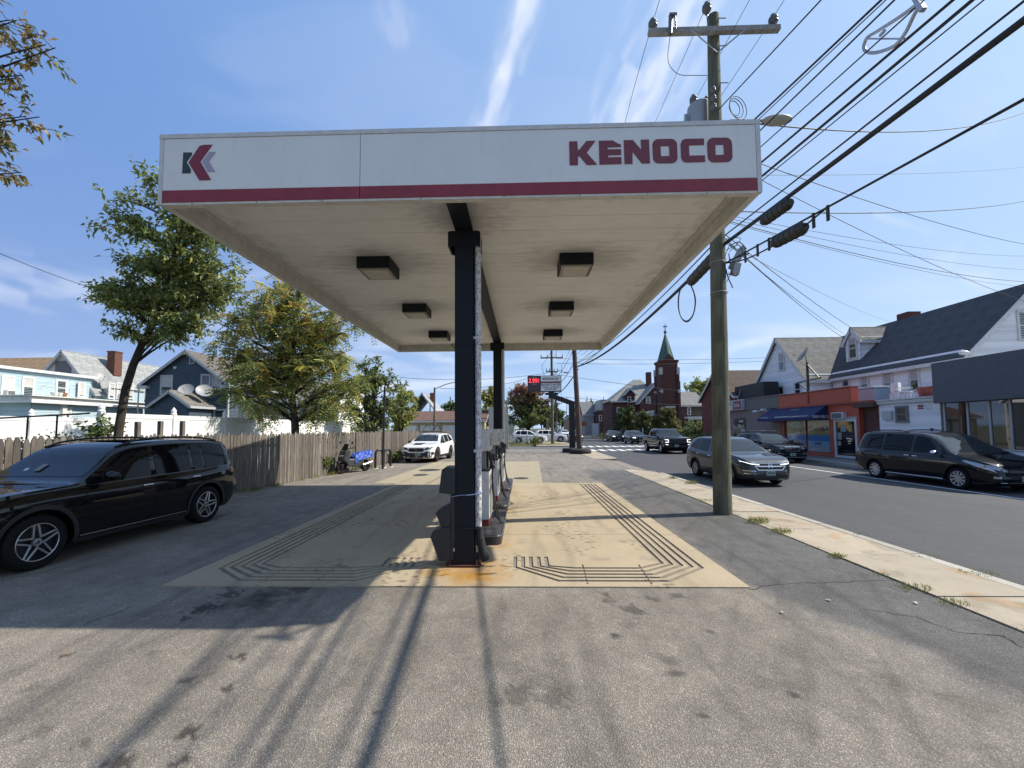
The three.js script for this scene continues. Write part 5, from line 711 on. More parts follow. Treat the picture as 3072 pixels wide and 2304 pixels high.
// scooter by the fence
{
  const f = onY(1022, 1422), r = onY(1097, 1413), t = thing('motor_scooter', 'dark grey motor scooter with a blue tarp over its seat by the fence', 'scooter', [(f.x + r.x) / 2, 0, (f.z + r.z) / 2], Math.atan2(-(f.z - r.z), f.x - r.x));
  // local x towards the front wheel
  const pm = paintOf(0.04, 0.042, 0.045), blk = plastic, silver = M({ color: C(0.5, 0.5, 0.5), metalness: 0.9, roughness: 0.3 });
  const wheel = (x, rr0) => { const w = new THREE.Group(); w.name = 'wheel'; w.position.set(x, rr0, 0); t.add(w); obj('tyre', new THREE.TorusGeometry(rr0 - 0.06, 0.06, 10, 30), tyreM, w); obj('rim', [new THREE.TorusGeometry(rr0 - 0.1, 0.018, 6, 28), ...[0, 1, 2, 3, 4].map((k) => bx(-0.012, 0.012, 0, rr0 - 0.1, -0.02, 0.02).rotateZ(k * 1.2566)), new THREE.CylinderGeometry(0.05, 0.05, 0.1, 12).rotateX(Math.PI / 2)], darkRim, w); };
  wheel(0.66, 0.26); wheel(-0.65, 0.26);
  const lump = (pts, w, n, m, bev = 0.03) => obj(n, new THREE.ExtrudeGeometry(poly(pts), { depth: w - 2 * bev, bevelEnabled: true, bevelSize: bev, bevelThickness: bev, bevelOffset: -bev, bevelSegments: 3 }).translate(0, 0, -w / 2 + bev), m, t);
  lump([[0.5, 0.42], [0.72, 0.58], [0.6, 0.95], [0.45, 1.02], [0.32, 0.95], [0.36, 0.55]], 0.42, 'front_fairing', pm, 0.07);
  lump([[0.44, 0.3], [0.5, 0.5], [0.3, 0.62], [-0.1, 0.6], [-0.45, 0.55], [-0.42, 0.32], [-0.1, 0.24]], 0.34, 'floor_body', pm, 0.05);
  lump([[0.1, 0.58], [-0.1, 0.72], [-0.5, 0.78], [-0.92, 0.86], [-0.95, 0.76], [-0.6, 0.56], [-0.3, 0.5]], 0.34, 'tail_body', pm, 0.06);
  lump([[0.86, 0.44], [0.84, 0.54], [0.62, 0.57], [0.44, 0.46], [0.5, 0.44], [0.66, 0.5]], 0.15, 'front_fender', pm, 0.02);
  lump([[-0.35, 0.22], [-0.3, 0.4], [-0.75, 0.4], [-0.8, 0.26]], 0.22, 'engine', blk, 0.03);
  obj('exhaust', [cyl(V(-0.35, 0.3, -0.16), V(-0.85, 0.4, -0.18), 0.045, 0.06, 12), cyl(V(-0.35, 0.3, 0.16), V(-0.85, 0.38, 0.18), 0.045, 0.06, 12)], silver, t);
  obj('fork', [cyl(V(0.66, 0.26, 0.09), V(0.48, 0.85, 0.07), 0.025), cyl(V(0.66, 0.26, -0.09), V(0.48, 0.85, -0.07), 0.025)], blk, t);
  const shield = extr([[-0.17, 0], [0.17, 0], [0.13, 0.3], [-0.13, 0.3]], 0.006, 0).rotateY(Math.PI / 2).rotateZ(0.5).translate(0.52, 0.98, 0); obj('windshield', shield, carTint, t);
  obj('handlebar', [tube([V(0.3, 1.08, -0.36), V(0.38, 1.06, -0.15), V(0.4, 1.02, 0), V(0.38, 1.06, 0.15), V(0.3, 1.08, 0.36)], 0.018, 8, 24)], blk, t);
  for (const s of [-1, 1]) obj('mirror', [tube([V(0.38, 1.07, 0.22 * s), V(0.42, 1.2, 0.28 * s), V(0.4, 1.27, 0.34 * s)], 0.009, 6, 10), new THREE.SphereGeometry(0.07, 12, 8).scale(0.3, 0.7, 1).translate(0.4, 1.3, 0.36 * s)], blk, t);
  obj('head_lamp', new THREE.SphereGeometry(0.09, 12, 8).scale(0.5, 0.7, 1.6).translate(0.66, 0.74, 0), lampGlass, t); obj('tail_lamp', bx(-0.97, -0.93, 0.78, 0.85, -0.1, 0.1, 0.01), tailRed, t); obj('side_strip', [bx(0.1, 0.5, 0.56, 0.6, 0.172, 0.178), bx(0.1, 0.5, 0.56, 0.6, -0.178, -0.172)], aluM, t);
  obj('kick_stand', [cyl(V(-0.05, 0.25, 0.12), V(-0.1, 0, 0.24), 0.014)], silver, t);
  // crumpled tarp over the seat
  const tg = new THREE.PlaneGeometry(1.0, 0.72, 34, 26).rotateX(-Math.PI / 2), tp = tg.attributes.position; for (let i = 0; i < tp.count; i++) { const x = tp.getX(i), z = tp.getZ(i), a = Math.abs(z); let y = 0.86 - 0.12 * x + (a > 0.17 ? -(a - 0.17) * 1.5 : 0); y += 0.035 * fbm(x * 5, z * 5, 4) * 1.6; const zz = a > 0.17 ? Math.sign(z) * (0.17 + (a - 0.17) * 0.28) : z; tp.setXYZ(i, x - 0.42 + 0.02 * n2(x * 9, z * 9), y + (x > 0.3 ? -(x - 0.3) * 0.6 : 0), zz + 0.03 * n2(x * 7 + 3, z * 7)); } tg.computeVertexNormals();
  const tarp = obj('tarp', tg, M({ color: C(0.03, 0.085, 0.4), roughness: 0.5, side: 2 })); tarp.position.copy(t.position); tarp.rotation.copy(t.rotation); tag(tarp, 'crumpled shiny blue tarp thrown over the scooter seat', 'tarp');
}
// ---------- fences and buildings ----------
const woodTones = [[0.19, 0.168, 0.145], [0.155, 0.138, 0.12], [0.235, 0.208, 0.178], [0.115, 0.1, 0.088], [0.175, 0.148, 0.12]].map((c) => M({ color: C(...c), map: T.wood, bumpMap: T.woodB, bumpScale: 0.004, roughness: 0.95 }));
{ // picket fence along the lot
  const pts = [[-8.85, -3.5], ...[[691, 1480], [841, 1454], [976, 1425], [1176, 1388]].map(([a, b]) => { const p = onY(a, b); return [p.x, p.z]; }), [-6.9, -30], [-6.5, -37]];
  const t = thing('picket_fence', 'weathered grey wooden picket fence along the edge of the lot', 'fence');
  const geos = []; for (let k = 0; k < 7; k++) { const w = 0.094 + 0.01 * rnd(), h = 1.73 + 0.07 * rnd(), e = 0.07 + 0.02 * rnd(); const g = extr([[-w / 2, 0], [w / 2, 0], [w / 2, h - e], [w * 0.16, h], [-w * 0.16, h], [-w / 2, h - e]], 0.018); const uv = g.attributes.uv; for (let i = 0; i < uv.count; i++) uv.setXY(i, uv.getX(i) * 2 + k * 0.37, uv.getY(i) * 0.6 + k * 0.21); geos.push(g); }
  const rail = []; let acc = 0.3, n = 0;
  for (let i = 0; i < pts.length - 1; i++) {
    const a = V(pts[i][0], 0, pts[i][1]), b = V(pts[i + 1][0], 0, pts[i + 1][1]), L = a.distanceTo(b), d = b.clone().sub(a).normalize(), yaw = Math.atan2(-d.z, d.x);
    for (const y of [0.35, 1.35]) obj('rail', beam(a.clone().add(V(-0.05, y, 0)), b.clone().add(V(-0.05, y, 0)), 0.04, 0.08), woodTones[1], t);
    for (; acc < L; acc += 0.114) { const p = a.clone().addScaledVector(d, acc + rr(-0.004, 0.004)), m = obj('picket', geos[n % 7], woodTones[Math.floor(rnd() * 5)], t); m.position.set(p.x + rr(-0.006, 0.006), rr(-0.03, 0.02), p.z); m.rotation.set(0, yaw, rr(-0.008, 0.008), 'YXZ'); n++; } acc -= L;
    for (let s = 0.5; s < L; s += 2.4) { const p = a.clone().addScaledVector(d, s); obj('post', bx(p.x - 0.14, p.x - 0.05, 0, 1.62, p.z - 0.045, p.z + 0.045), woodTones[3], t); }
  }
}
{ // white vinyl fence behind
  const t = thing('vinyl_fence', 'white vinyl privacy fence with pointed post caps behind the pickets', 'fence'), m = M({ color: C(0.8, 0.8, 0.79), roughness: 0.45, map: rep(T.soft, 0.5) });
  const capG = new THREE.LatheGeometry([[0, 0.24], [0.03, 0.2], [0.075, 0.13], [0.085, 0.08], [0.06, 0.05], [0.085, 0.03], [0.085, 0]].map((p) => new THREE.Vector2(...p)), 12);
  const seg = (a, b) => { const L = a.distanceTo(b), n = Math.max(1, Math.round(L / 2.3)), d = b.clone().sub(a).normalize(), yaw = Math.atan2(-d.z, d.x); for (let i = 0; i <= n; i++) { const p = a.clone().lerp(b, i / n), o = new THREE.Group(); const po = obj('post', bx(-0.065, 0.065, 0, 2.42, -0.065, 0.065, 0.006), m, t); po.position.set(p.x, 0, p.z); po.rotation.y = yaw; const c = obj('post_cap', capG, m, t); c.position.set(p.x, 2.422, p.z); if (i < n) { const w = L / n - 0.14, q = a.clone().lerp(b, (i + 0.5) / n); const it = [[0.12, 1.58], [1.7, 2.24]].map(([a, b]) => obj('panel', bx(-w / 2, w / 2, a, b, -0.018, 0.018), m, t)).concat([[1.58, 1.7], [2.24, 2.38], [0.05, 0.14]].map(([a, b]) => obj('rail', bx(-w / 2, w / 2, a, b, -0.032, 0.032), m, t))); for (const x of it) { x.position.set(q.x, 0, q.z); x.rotation.y = yaw; } } } };
  seg(V(-11.9, 0, -11.4), V(-11.9, 0, -28.4)); seg(V(-17, 0, -16.2), V(-17, 0, -7));
}
{ // loose stakes and a pipe rail between the fences
  const st = woodTones[0]; [[414, 1265, 'taller grey stake nearest the tree trunk'], [482, 1263, 'grey stake with a broken top between the fences'], [548, 1263, 'grey square stake standing alone before the white fence']].forEach(([px, py, lab]) => { const p = onX(px, py, -9.9); const o = obj('wooden_stake', bx(p.x - 0.05, p.x + 0.05, 0, p.y, p.z - 0.05, p.z + 0.05, 0.008), st); tag(o, lab, 'stake', 'stakes behind the picket fence'); });
  const t = thing('pipe_railing', 'thin dark pipe railing behind the pickets by the climbing weeds', 'railing'), z = -10.2, a = onZ(-30, 1256, -z), b = onZ(268, 1240, -z);
  obj('top_rail', cyl(a, b, 0.022), black, t); for (const px of [-20, 84, 172]) { const p = onZ(px, 1250, -z); p.y = lerp(a.y, b.y, (p.x - a.x) / (b.x - a.x)); obj('post', cyl(V(p.x - 0.03, 0, z), p, 0.02), black, t); }
}
// lap siding on a wall polygon: u runs from a to b, range(v) gives its limits at height v
function siding(a, b, y0, y1, range, course = 0.115, out = null) {
  const d = b.clone().sub(a), L = d.length(); d.normalize(); const n = out || V(-d.z, 0, d.x), pos = [], uv = [], col = [];
  const P = (u, v, o) => a.clone().addScaledVector(d, u).addScaledVector(n, o).setY(v);
  for (let v = y0; v < y1 - 0.01; v += course) { const e = Math.min(y1, v + course), r0 = range ? range(v) : [0, L], r1 = range ? range(e) : [0, L]; if (r1[1] - r1[0] < 0.02) continue; const tn = 0.86 + 0.2 * hash(Math.round(v * 100), Math.round(L * 10)); for (let q = 0; q < 12; q++) col.push(tn, tn, tn); const A = P(r0[0], v, 0.035), B = P(r0[1], v, 0.035), Cc = P(r1[1], e, 0.002), D = P(r1[0], e, 0.002), A0 = P(r0[0], v, 0.0), B0 = P(r0[1], v, 0.0); for (const [p, q] of [[A, 0], [B, 1], [Cc, 1], [A, 0], [Cc, 1], [D, 0], [A0, 0], [B0, 1], [B, 1], [A0, 0], [B, 1], [A, 0]]) { pos.push(p.x, p.y, p.z); uv.push(p.dot(d) * 0.6, p.y * 0.6); } }
  const g = new THREE.BufferGeometry(); g.setAttribute('position', new THREE.Float32BufferAttribute(pos, 3)); g.setAttribute('uv', new THREE.Float32BufferAttribute(uv, 2)); g.setAttribute('color', new THREE.Float32BufferAttribute(col, 3)); g.computeVertexNormals(); return g;
}
const winGlass = MP({ color: C(0.03, 0.035, 0.04), roughness: 0.05, clearcoat: 1, clearcoatRoughness: 0.03 }), whiteTrim = M({ color: C(0.66, 0.66, 0.64), map: T.soft, roughness: 0.6 }), curtain = M({ color: C(0.42, 0.4, 0.38), roughness: 0.9 }), blindM = M({ color: C(0.55, 0.55, 0.53), roughness: 0.8 });
// sash window on a wall: c = centre of its foot, d = direction along the wall, n = outward
function win(parent, c, d, n, w, h, o = {}) {
  const gp = new THREE.Group(); gp.name = 'window'; parent.add(gp); const yaw = Math.atan2(n.x, n.z); gp.position.copy(c).addScaledVector(n, 0.012); gp.rotation.y = yaw; // local x along, z outward
  const f = o.f ?? 0.1, m = o.trim || whiteTrim;
  obj('frame', [bx(-w / 2 - f, -w / 2, -0.02, h + f, 0, 0.06), bx(w / 2, w / 2 + f, -0.02, h + f, 0, 0.06), bx(-w / 2, w / 2, h, h + f, 0, 0.06)], m, gp); obj('sill', bx(-w / 2 - f - 0.03, w / 2 + f + 0.03, -0.07, -0.02, 0, 0.09), m, gp);
  if (!o.single) obj('sash', [bx(-w / 2, w / 2, h / 2 - 0.03, h / 2 + 0.03, 0.006, 0.045), bx(-w / 2, -w / 2 + 0.045, 0, h, 0.006, 0.04), bx(w / 2 - 0.045, w / 2, 0, h, 0.006, 0.04), bx(-w / 2, w / 2, -0.02, 0.04, 0.006, 0.04), bx(-w / 2, w / 2, h - 0.04, h, 0.006, 0.04)], m, gp);
  obj('pane', bx(-w / 2, w / 2, h / 2, h, 0.012, 0.02), o.glass || winGlass, gp); obj('pane', bx(-w / 2, w / 2, 0, h / 2, 0.012, 0.019), o.glass || winGlass, gp);
  if (o.curtain) obj('blind', bx(-w / 2 + 0.05, w / 2 - 0.05, h * (1 - o.curtain), h - 0.05, 0.0205, 0.024), o.cm || curtain, gp);
  if (o.ac) obj('air_conditioner', bx(-w * 0.42, w * 0.42, 0.0, 0.36, 0.02, 0.34, 0.015), blindM, gp), obj('air_conditioner_grille', bx(-w * 0.36, w * 0.36, 0.05, 0.31, 0.341, 0.346), M({ color: C(0.1, 0.1, 0.1) }), gp);
  return gp;
}
// window from the photograph: pixel box on plane X = x
const winX = (parent, px0, px1, py0, py1, x, sgn, o = {}) => { const a = onX((px0 + px1) / 2, py1, x), top = onX((px0 + px1) / 2, py0, x), l = onX(px0, py1, x), r = onX(px1, py1, x); const f = o.f ?? 0.1; return win(parent, V(x, a.y + 0.05, a.z), V(0, 0, 1), V(sgn, 0, 0), Math.max(0.3, Math.abs(l.z - r.z) - 2 * f), top.y - a.y - f - 0.05, o); };
const winZ = (parent, px0, px1, py0, py1, dist, o = {}) => { const a = onZ(px0, py1, dist), b = onZ(px1, py0, dist), f = o.f ?? 0.1; return win(parent, V((a.x + b.x) / 2, a.y + 0.05, -dist), V(1, 0, 0), V(0, 0, 1), Math.max(0.3, b.x - a.x - 2 * f), b.y - a.y - f - 0.05, o); };
const roofM = (r, g, b) => M({ color: C(r, g, b), map: T.shingle, bumpMap: T.shingle, bumpScale: 0.01, roughness: 0.95 });
const brickM = (r, g, b) => M({ color: C(r, g, b), map: T.brick, bumpMap: T.brick, bumpScale: 0.006, roughness: 0.92 });
const darkIn = M({ color: C(0.42, 0.41, 0.39), roughness: 1 });
// gabled roof with ridge along z: between x0 and x1, eave height ye, ridge yr, from z0 (near) to z1
function gableZ(parent, x0, x1, ye, yr, z0, z1, m, ov = 0.35, th = 0.1, trim = whiteTrim) {
  const xm = (x0 + x1) / 2, k = (yr - ye) / (xm - x0), e0 = V(x0 - ov, ye - k * ov, 0), e1 = V(x1 + ov, ye - k * ov, 0), zA = z0 + ov * 0.8, zB = z1 - ov * 0.8, at = (p, z) => V(p.x, p.y, z), R = V(xm, yr + 0.02, 0);
  obj('roof', [slab(at(e1, zA), at(e1, zB), at(R, zB), at(R, zA), th), slab(at(e0, zB), at(e0, zA), at(R, zA), at(R, zB), th)], m, parent);
  for (const z of [zA + 0.02, zB - 0.02]) for (const e of [e0, e1]) obj('rake_board', beam(V(e.x, e.y - 0.17, z), V(xm, yr - 0.15, z), 0.2, 0.05), trim, parent);
  for (const e of [e0, e1]) obj('eave_board', bx(e.x - 0.03, e.x + 0.03, e.y - 0.22, e.y - 0.03, zB, zA), trim, parent);
}
function gableX(parent, z0, z1, ye, yr, x0, x1, m, ov = 0.35, th = 0.1, trim = whiteTrim) { // ridge along x, z0 > z1
  const zm = (z0 + z1) / 2, k = (yr - ye) / (z0 - zm), xa = x0 - ov * 0.8, xb = x1 + ov * 0.8, yE = ye - k * ov;
  obj('roof', [slab(V(xa, yE, z0 + ov), V(xb, yE, z0 + ov), V(xb, yr + 0.02, zm), V(xa, yr + 0.02, zm), th), slab(V(xb, yE, z1 - ov), V(xa, yE, z1 - ov), V(xa, yr + 0.02, zm), V(xb, yr + 0.02, zm), th)], m, parent);
  for (const x of [xa + 0.02, xb - 0.02]) for (const z of [z0 + ov, z1 - ov]) obj('rake_board', beam(V(x, yE - 0.17, z), V(x, yr - 0.15, zm), 0.05, 0.2), trim, parent);
  for (const z of [z0 + ov, z1 - ov]) obj('eave_board', bx(xa, xb, yE - 0.22, yE - 0.03, z - 0.03, z + 0.03), trim, parent);
}
const gRange = (L, ye, yr) => (v) => v <= ye ? [0, L] : [L / 2 * (v - ye) / (yr - ye), L - L / 2 * (v - ye) / (yr - ye)];
function dish(p, r, yaw, label, mastH = 0.5) { // satellite dish
  const t = thing('satellite_dish', label, 'satellite dish', [p.x, p.y, p.z], yaw), m = M({ color: C(0.26, 0.26, 0.26), roughness: 0.5, side: 2 });
  const pr = []; for (let i = 0; i <= 8; i++) { const q = i / 8 * r; pr.push(new THREE.Vector2(q, q * q / r * 0.28)); } obj('reflector', new THREE.LatheGeometry(pr, 24).rotateX(Math.PI / 2 - 0.6).translate(0, mastH, 0.05), m, t);
  obj('mast', [cyl(V(0, -0.3, -0.1), V(0, mastH, -0.02), 0.03)], M({ color: C(0.12, 0.12, 0.12), roughness: 0.5 }), t); obj('feed_arm', [cyl(V(0, mastH - r * 0.7, 0.2), V(0, mastH + 0.1, r * 1.15), 0.014), cbx(0, mastH + 0.12, r * 1.15, 0.09, 0.09, 0.12, 0.02)], m, t); return t;
}
// --- light blue house group ---
const blueS = M({ vertexColors: true, color: C(0.37, 0.48, 0.53), roughness: 0.7 }), dkS = M({ vertexColors: true, color: C(0.052, 0.078, 0.108), map: rep(T.soft, 0.5), roughness: 0.65 }), whS = M({ vertexColors: true, color: C(0.82, 0.82, 0.83), roughness: 0.65 });
{
  const X = -36.5, t = thing('blue_house', 'pale blue clapboard house with a flat-roofed wing, porch and grey gable roof', 'house');
  obj('wall', siding(V(X, 0, -24), V(X, 0, -34.1), 0, 6.3, null, 0.12, V(1, 0, 0)), blueS, t); obj('wall', siding(V(-47, 0, -24), V(X, 0, -24), 0, 6.3, null, 0.12, V(0, 0, 1)), blueS, t);
  obj('core', bx(-47, X - 0.01, 0, 6.3, -34, -24.02), darkIn, t); obj('flat_roof', bx(-47.3, X + 0.3, 6.3, 6.5, -34.3, -23.7), whiteTrim, t);
  winX(t, 0, 40, 1126, 1188, X, 1, { curtain: 0.9, cm: blindM, ac: true }); winX(t, 62, 102, 1130, 1189, X, 1, { curtain: 0.5 }); winX(t, 164, 200, 1139, 1188, X, 1);
  // gabled part
  obj('wall', siding(V(-42.0, 0, -34.2), V(-36.4, 0, -34.2), 0, 8.75, gRange(5.6, 5.5, 8.8), 0.12, V(0, 0, 1)), M({ vertexColors: true, color: C(0.4, 0.42, 0.43), roughness: 0.7 }), t);
  obj('wall', siding(V(-36.4, 0, -34.2), V(-36.4, 0, -43), 0, 5.4, null, 0.12, V(1, 0, 0)), blueS, t); obj('core', bx(-41.9, -36.45, 0, 5.3, -43, -34.3), darkIn, t);
  gableZ(t, -42.0, -36.4, 5.5, 8.8, -34.2, -43, roofM(0.34, 0.35, 0.345), 0.35, 0.1, M({ color: C(0.3, 0.31, 0.32), roughness: 0.7 })); obj('gable_door', bx(-39.9, -38.5, 6.4, 7.9, -34.19, -34.14), M({ color: C(0.09, 0.09, 0.1) }), t);
  winX(t, 231, 254, 1146, 1192, -36.35, 1, { curtain: 0.9 });
  obj('bay', [bx(-36.4, -35.5, 3.4, 5.5, -37.9, -34.9)], blueS, t); obj('bay_roof', bx(-36.4, -35.3, 5.6, 5.62, -38.1, -34.7), whiteTrim, t);
  for (const [a, b, ac] of [[323, 342, 0], [347, 375, 1], [379, 398, 0]]) winX(t, a, b, 1149, 1196, -35.48, 1, { curtain: 0.85, f: 0.07, ac });
  const cb = brickM(0.145, 0.06, 0.04); obj('chimney', [cbx(-37.9, 8.1, -37.3, 0.72, 2.2, 0.72), cbx(-37.9, 9.22, -37.3, 0.8, 0.1, 0.8)], cb, t);
  // porch
  obj('porch_wall', siding(V(-33.8, 0, -27.6), V(-33.8, 0, -36), 0, 3.85, null, 0.12, V(1, 0, 0)), blueS, t); obj('porch_wall', siding(V(X, 0, -27.6), V(-33.8, 0, -27.6), 0, 3.85, null, 0.12, V(0, 0, 1)), blueS, t); obj('core', bx(X, -33.85, 0, 3.85, -36, -27.7), darkIn, t);
  obj('porch_roof', [bx(X, -33.3, 3.85, 4.0, -36.4, -27.2), bx(X, -33.45, 4.01, 4.3, -36.2, -27.35), bx(X, -33.25, 4.31, 4.39, -36.45, -27.15)], whiteTrim, t); obj('porch_post', [bx(-33.78, -33.6, 0, 3.85, -29.7, -29.4)], whiteTrim, t); winX(t, 178, 212, 1222, 1262, -33.78, 1, { f: 0.14, curtain: 0.5, cm: blindM });
  obj('porch_railing', [cyl(V(-33.6, 5.05, -28), V(-33.6, 5.05, -29.8), 0.025), cyl(V(-33.6, 4.4, -28), V(-33.6, 5.05, -28), 0.025), cyl(V(-33.6, 4.4, -29.8), V(-33.6, 5.05, -29.8), 0.025)], whiteTrim, t);
  dish(onZ(300, 1165, 34.6), 0.62, 1.2, 'grey satellite dish on the grey roof of the pale blue house', 0.9);
  const clay = M({ color: C(0.3, 0.14, 0.08) }), pg = new THREE.LatheGeometry([[0, 0], [0.16, 0], [0.22, 0.3], [0.2, 0.3], [0.19, 0.26], [0, 0.26]].map((p) => new THREE.Vector2(...p)), 14);
  ['pale flower pot on the porch roof under the window', 'white flower pot second along the porch roof', 'terracotta flower pot with a low plant on the porch roof'].forEach((l, i) => { const p = onX(163 + i * 14, 1190, -33.7); const tt = thing('flower_pot', l, 'flower pot', [-33.7, 4.395, p.z]); obj('pot', pg, i === 2 ? clay : whiteTrim, tt); });
}
{ // brown-roofed house far behind
  const t = thing('brown_roofed_house', 'house with a patchy brown shingle roof behind the pale blue house', 'house'); obj('wall', bx(-70, -43.5, 0, 7.3, -45, -38.5), M({ color: C(0.6, 0.5, 0.25), roughness: 0.8 }), t); gableX(t, -38.4, -45, 7.3, 9.6, -70, -43.4, roofM(0.3, 0.2, 0.11), 0.3, 0.1, M({ color: C(0.55, 0.45, 0.22), roughness: 0.7 }));
}
// --- dark blue house ---
{
  const Z = -33.5, x0 = -31.3, x1 = -24.4, t = thing('dark_blue_house', 'dark slate-blue clapboard house with white trim and a small gabled entry', 'house');
  const gtrim = M({ color: C(0.42, 0.43, 0.44), map: T.soft, roughness: 0.6 });
  obj('wall', siding(V(x0, 0, Z), V(x1, 0, Z), 0, 8.5, gRange(x1 - x0, 6.0, 8.55), 0.12, V(0, 0, 1)), dkS, t); obj('wall', siding(V(x1, 0, Z), V(x1, 0, -45), 0, 5.9, null, 0.12, V(1, 0, 0)), dkS, t); obj('core', bx(x0 + 0.02, x1 - 0.02, 0, 5.8, -45, Z - 0.05), darkIn, t);
  gableZ(t, x0, x1, 6.0, 8.55, Z, -45, roofM(0.15, 0.13, 0.115), 0.4, 0.12, gtrim); obj('cornice_return', [bx(x0 - 0.45, x0 + 0.4, 5.35, 5.6, Z, Z + 0.35), bx(x1 - 0.4, x1 + 0.45, 5.35, 5.6, Z, Z + 0.35), bx(x1, x1 + 0.14, 0, 5.3, Z - 0.12, Z + 0.03)], gtrim, t);
  winZ(t, 481, 521, 1125, 1184, -Z, { trim: gtrim, curtain: 0.6 }); winZ(t, 602, 634, 1122, 1184, -Z, { trim: gtrim }); winZ(t, 635, 668, 1122, 1184, -Z, { trim: gtrim, curtain: 0.6 }); winZ(t, 569, 586, 1068, 1092, -Z, { trim: gtrim, f: 0.07, single: true }); winZ(t, 640, 678, 1227, 1275, -Z, { trim: gtrim });
  obj('chimney', cbx(-27.6, 8.8, -40, 0.8, 2.0, 0.8), brickM(0.12, 0.06, 0.045), t); obj('flood_lamp', new THREE.SphereGeometry(0.12, 10, 8).translate(onZ(529, 1104, 33.5).x, onZ(529, 1104, 33.5).y, Z + 0.12), whiteTrim, t);
  const zp = -31, a = onZ(450, 1211, -zp), b = onZ(575, 1211, -zp), ap = onZ(513, 1172, -zp);
  obj('entry_wall', siding(V(a.x + 0.2, 0, zp), V(b.x - 0.2, 0, zp), 0, ap.y - 0.1, gRange(b.x - a.x - 0.4, a.y, ap.y), 0.12, V(0, 0, 1)), dkS, t); obj('entry_side', siding(V(b.x - 0.2, 0, zp), V(b.x - 0.2, 0, Z), 0, a.y, null, 0.12, V(1, 0, 0)), dkS, t); gableZ(t, a.x + 0.2, b.x - 0.2, a.y + 0.05, ap.y + 0.05, zp, Z, roofM(0.2, 0.18, 0.155), 0.3, 0.1, gtrim);
  dish(V(onZ(560, 1195, 32).x, onZ(560, 1195, 32).y, -32), 0.54, 0.35, 'round grey satellite dish on the entry roof of the dark house', 0.62); dish(V(onZ(612, 1200, 32.4).x, onZ(612, 1200, 32.4).y, -32.4), 0.58, 0.75, 'bright tilted satellite dish beside the grey one on the entry roof', 0.66);
  const sp = M({ color: C(0.4, 0.42, 0.44), roughness: 0.5 }); obj('downspout', tube([V(x0 - 0.3, 5.5, Z + 0.3), V(x0 - 0.25, 3.2, Z + 0.25), V(x0 + 0.2, 3.0, Z + 0.3), V(a.x - 0.1, 2.9, Z + 0.4)], 0.05, 6, 24), sp, t);
}
{ // pale house behind the trees
  const Z = -42, t = thing('pale_house', 'pale sided house with a porch, half hidden by the yellowing tree', 'house');
  obj('wall', siding(V(-28, 0, Z), V(-19, 0, Z), 0, 4.9, null, 0.14, V(0, 0, 1)), whS, t); obj('wall', siding(V(-19, 0, Z), V(-19, 0, -49), 0, 7.0, (v) => v < 4.9 ? [0, 7] : [3.5 * (v - 4.9) / 2.4, 7 - 3.5 * (v - 4.9) / 2.4], 0.14, V(1, 0, 0)), whS, t); obj('core', bx(-28, -19.05, 0, 4.8, -49, Z - 0.05), darkIn, t); gableX(t, Z, -49, 4.9, 7.4, -28, -19, roofM(0.26, 0.25, 0.24));
  winZ(t, 945, 965, 1185, 1215, -Z, {}); winZ(t, 870, 890, 1185, 1215, -Z, {}); winZ(t, 948, 968, 1242, 1275, -Z, {}); obj('porch_roof', slab(V(-27.5, 3.0, Z + 2.2), V(-19.4, 3.0, Z + 2.2), V(-19.4, 3.6, Z), V(-27.5, 3.6, Z), 0.12), roofM(0.12, 0.12, 0.12), t); for (const x of [-27.2, -24.6, -22, -19.6]) obj('porch_post', bx(x - 0.07, x + 0.07, 0, 2.9, Z + 2.0, Z + 2.14), whiteTrim, t);
}
{ // grey-roofed house and low garages at the back
  const t = thing('grey_gabled_house', 'distant grey house with a steep pale roof above the garages', 'house'); obj('wall', bx(-19.5, -14.2, 0, 4.6, -76, -69), M({ color: C(0.33, 0.35, 0.37) }), t); gableZ(t, -19.5, -14.2, 4.6, 8.0, -69, -76, roofM(0.36, 0.38, 0.4)); obj('chimney', cbx(-15.8, 7.4, -72, 0.7, 1.6, 0.7), brickM(0.2, 0.08, 0.05), t);
  const g = thing('garage_row', 'low row of garages with white doors and a brown roof', 'garage'), Z = -48.5; obj('wall', bx(-15.2, -4.5, 0, 3.0, -55, Z), M({ color: C(0.5, 0.4, 0.2), map: T.soft, roughness: 0.8 }), g); gableX(g, Z, -55, 3.0, 4.1, -15.2, -4.5, roofM(0.17, 0.095, 0.07), 0.4);
  for (let k = 0; k < 4; k++) { obj('garage_door', bx(-14.6 + k * 2.6, -12.5 + k * 2.6, 0, 2.3, Z + 0.005, Z + 0.06), whiteTrim, g); obj('pier', bx(-12.45 + k * 2.6, -12.3 + k * 2.6, 0, 2.8, Z + 0.005, Z + 0.12), darkIn, g); }
}
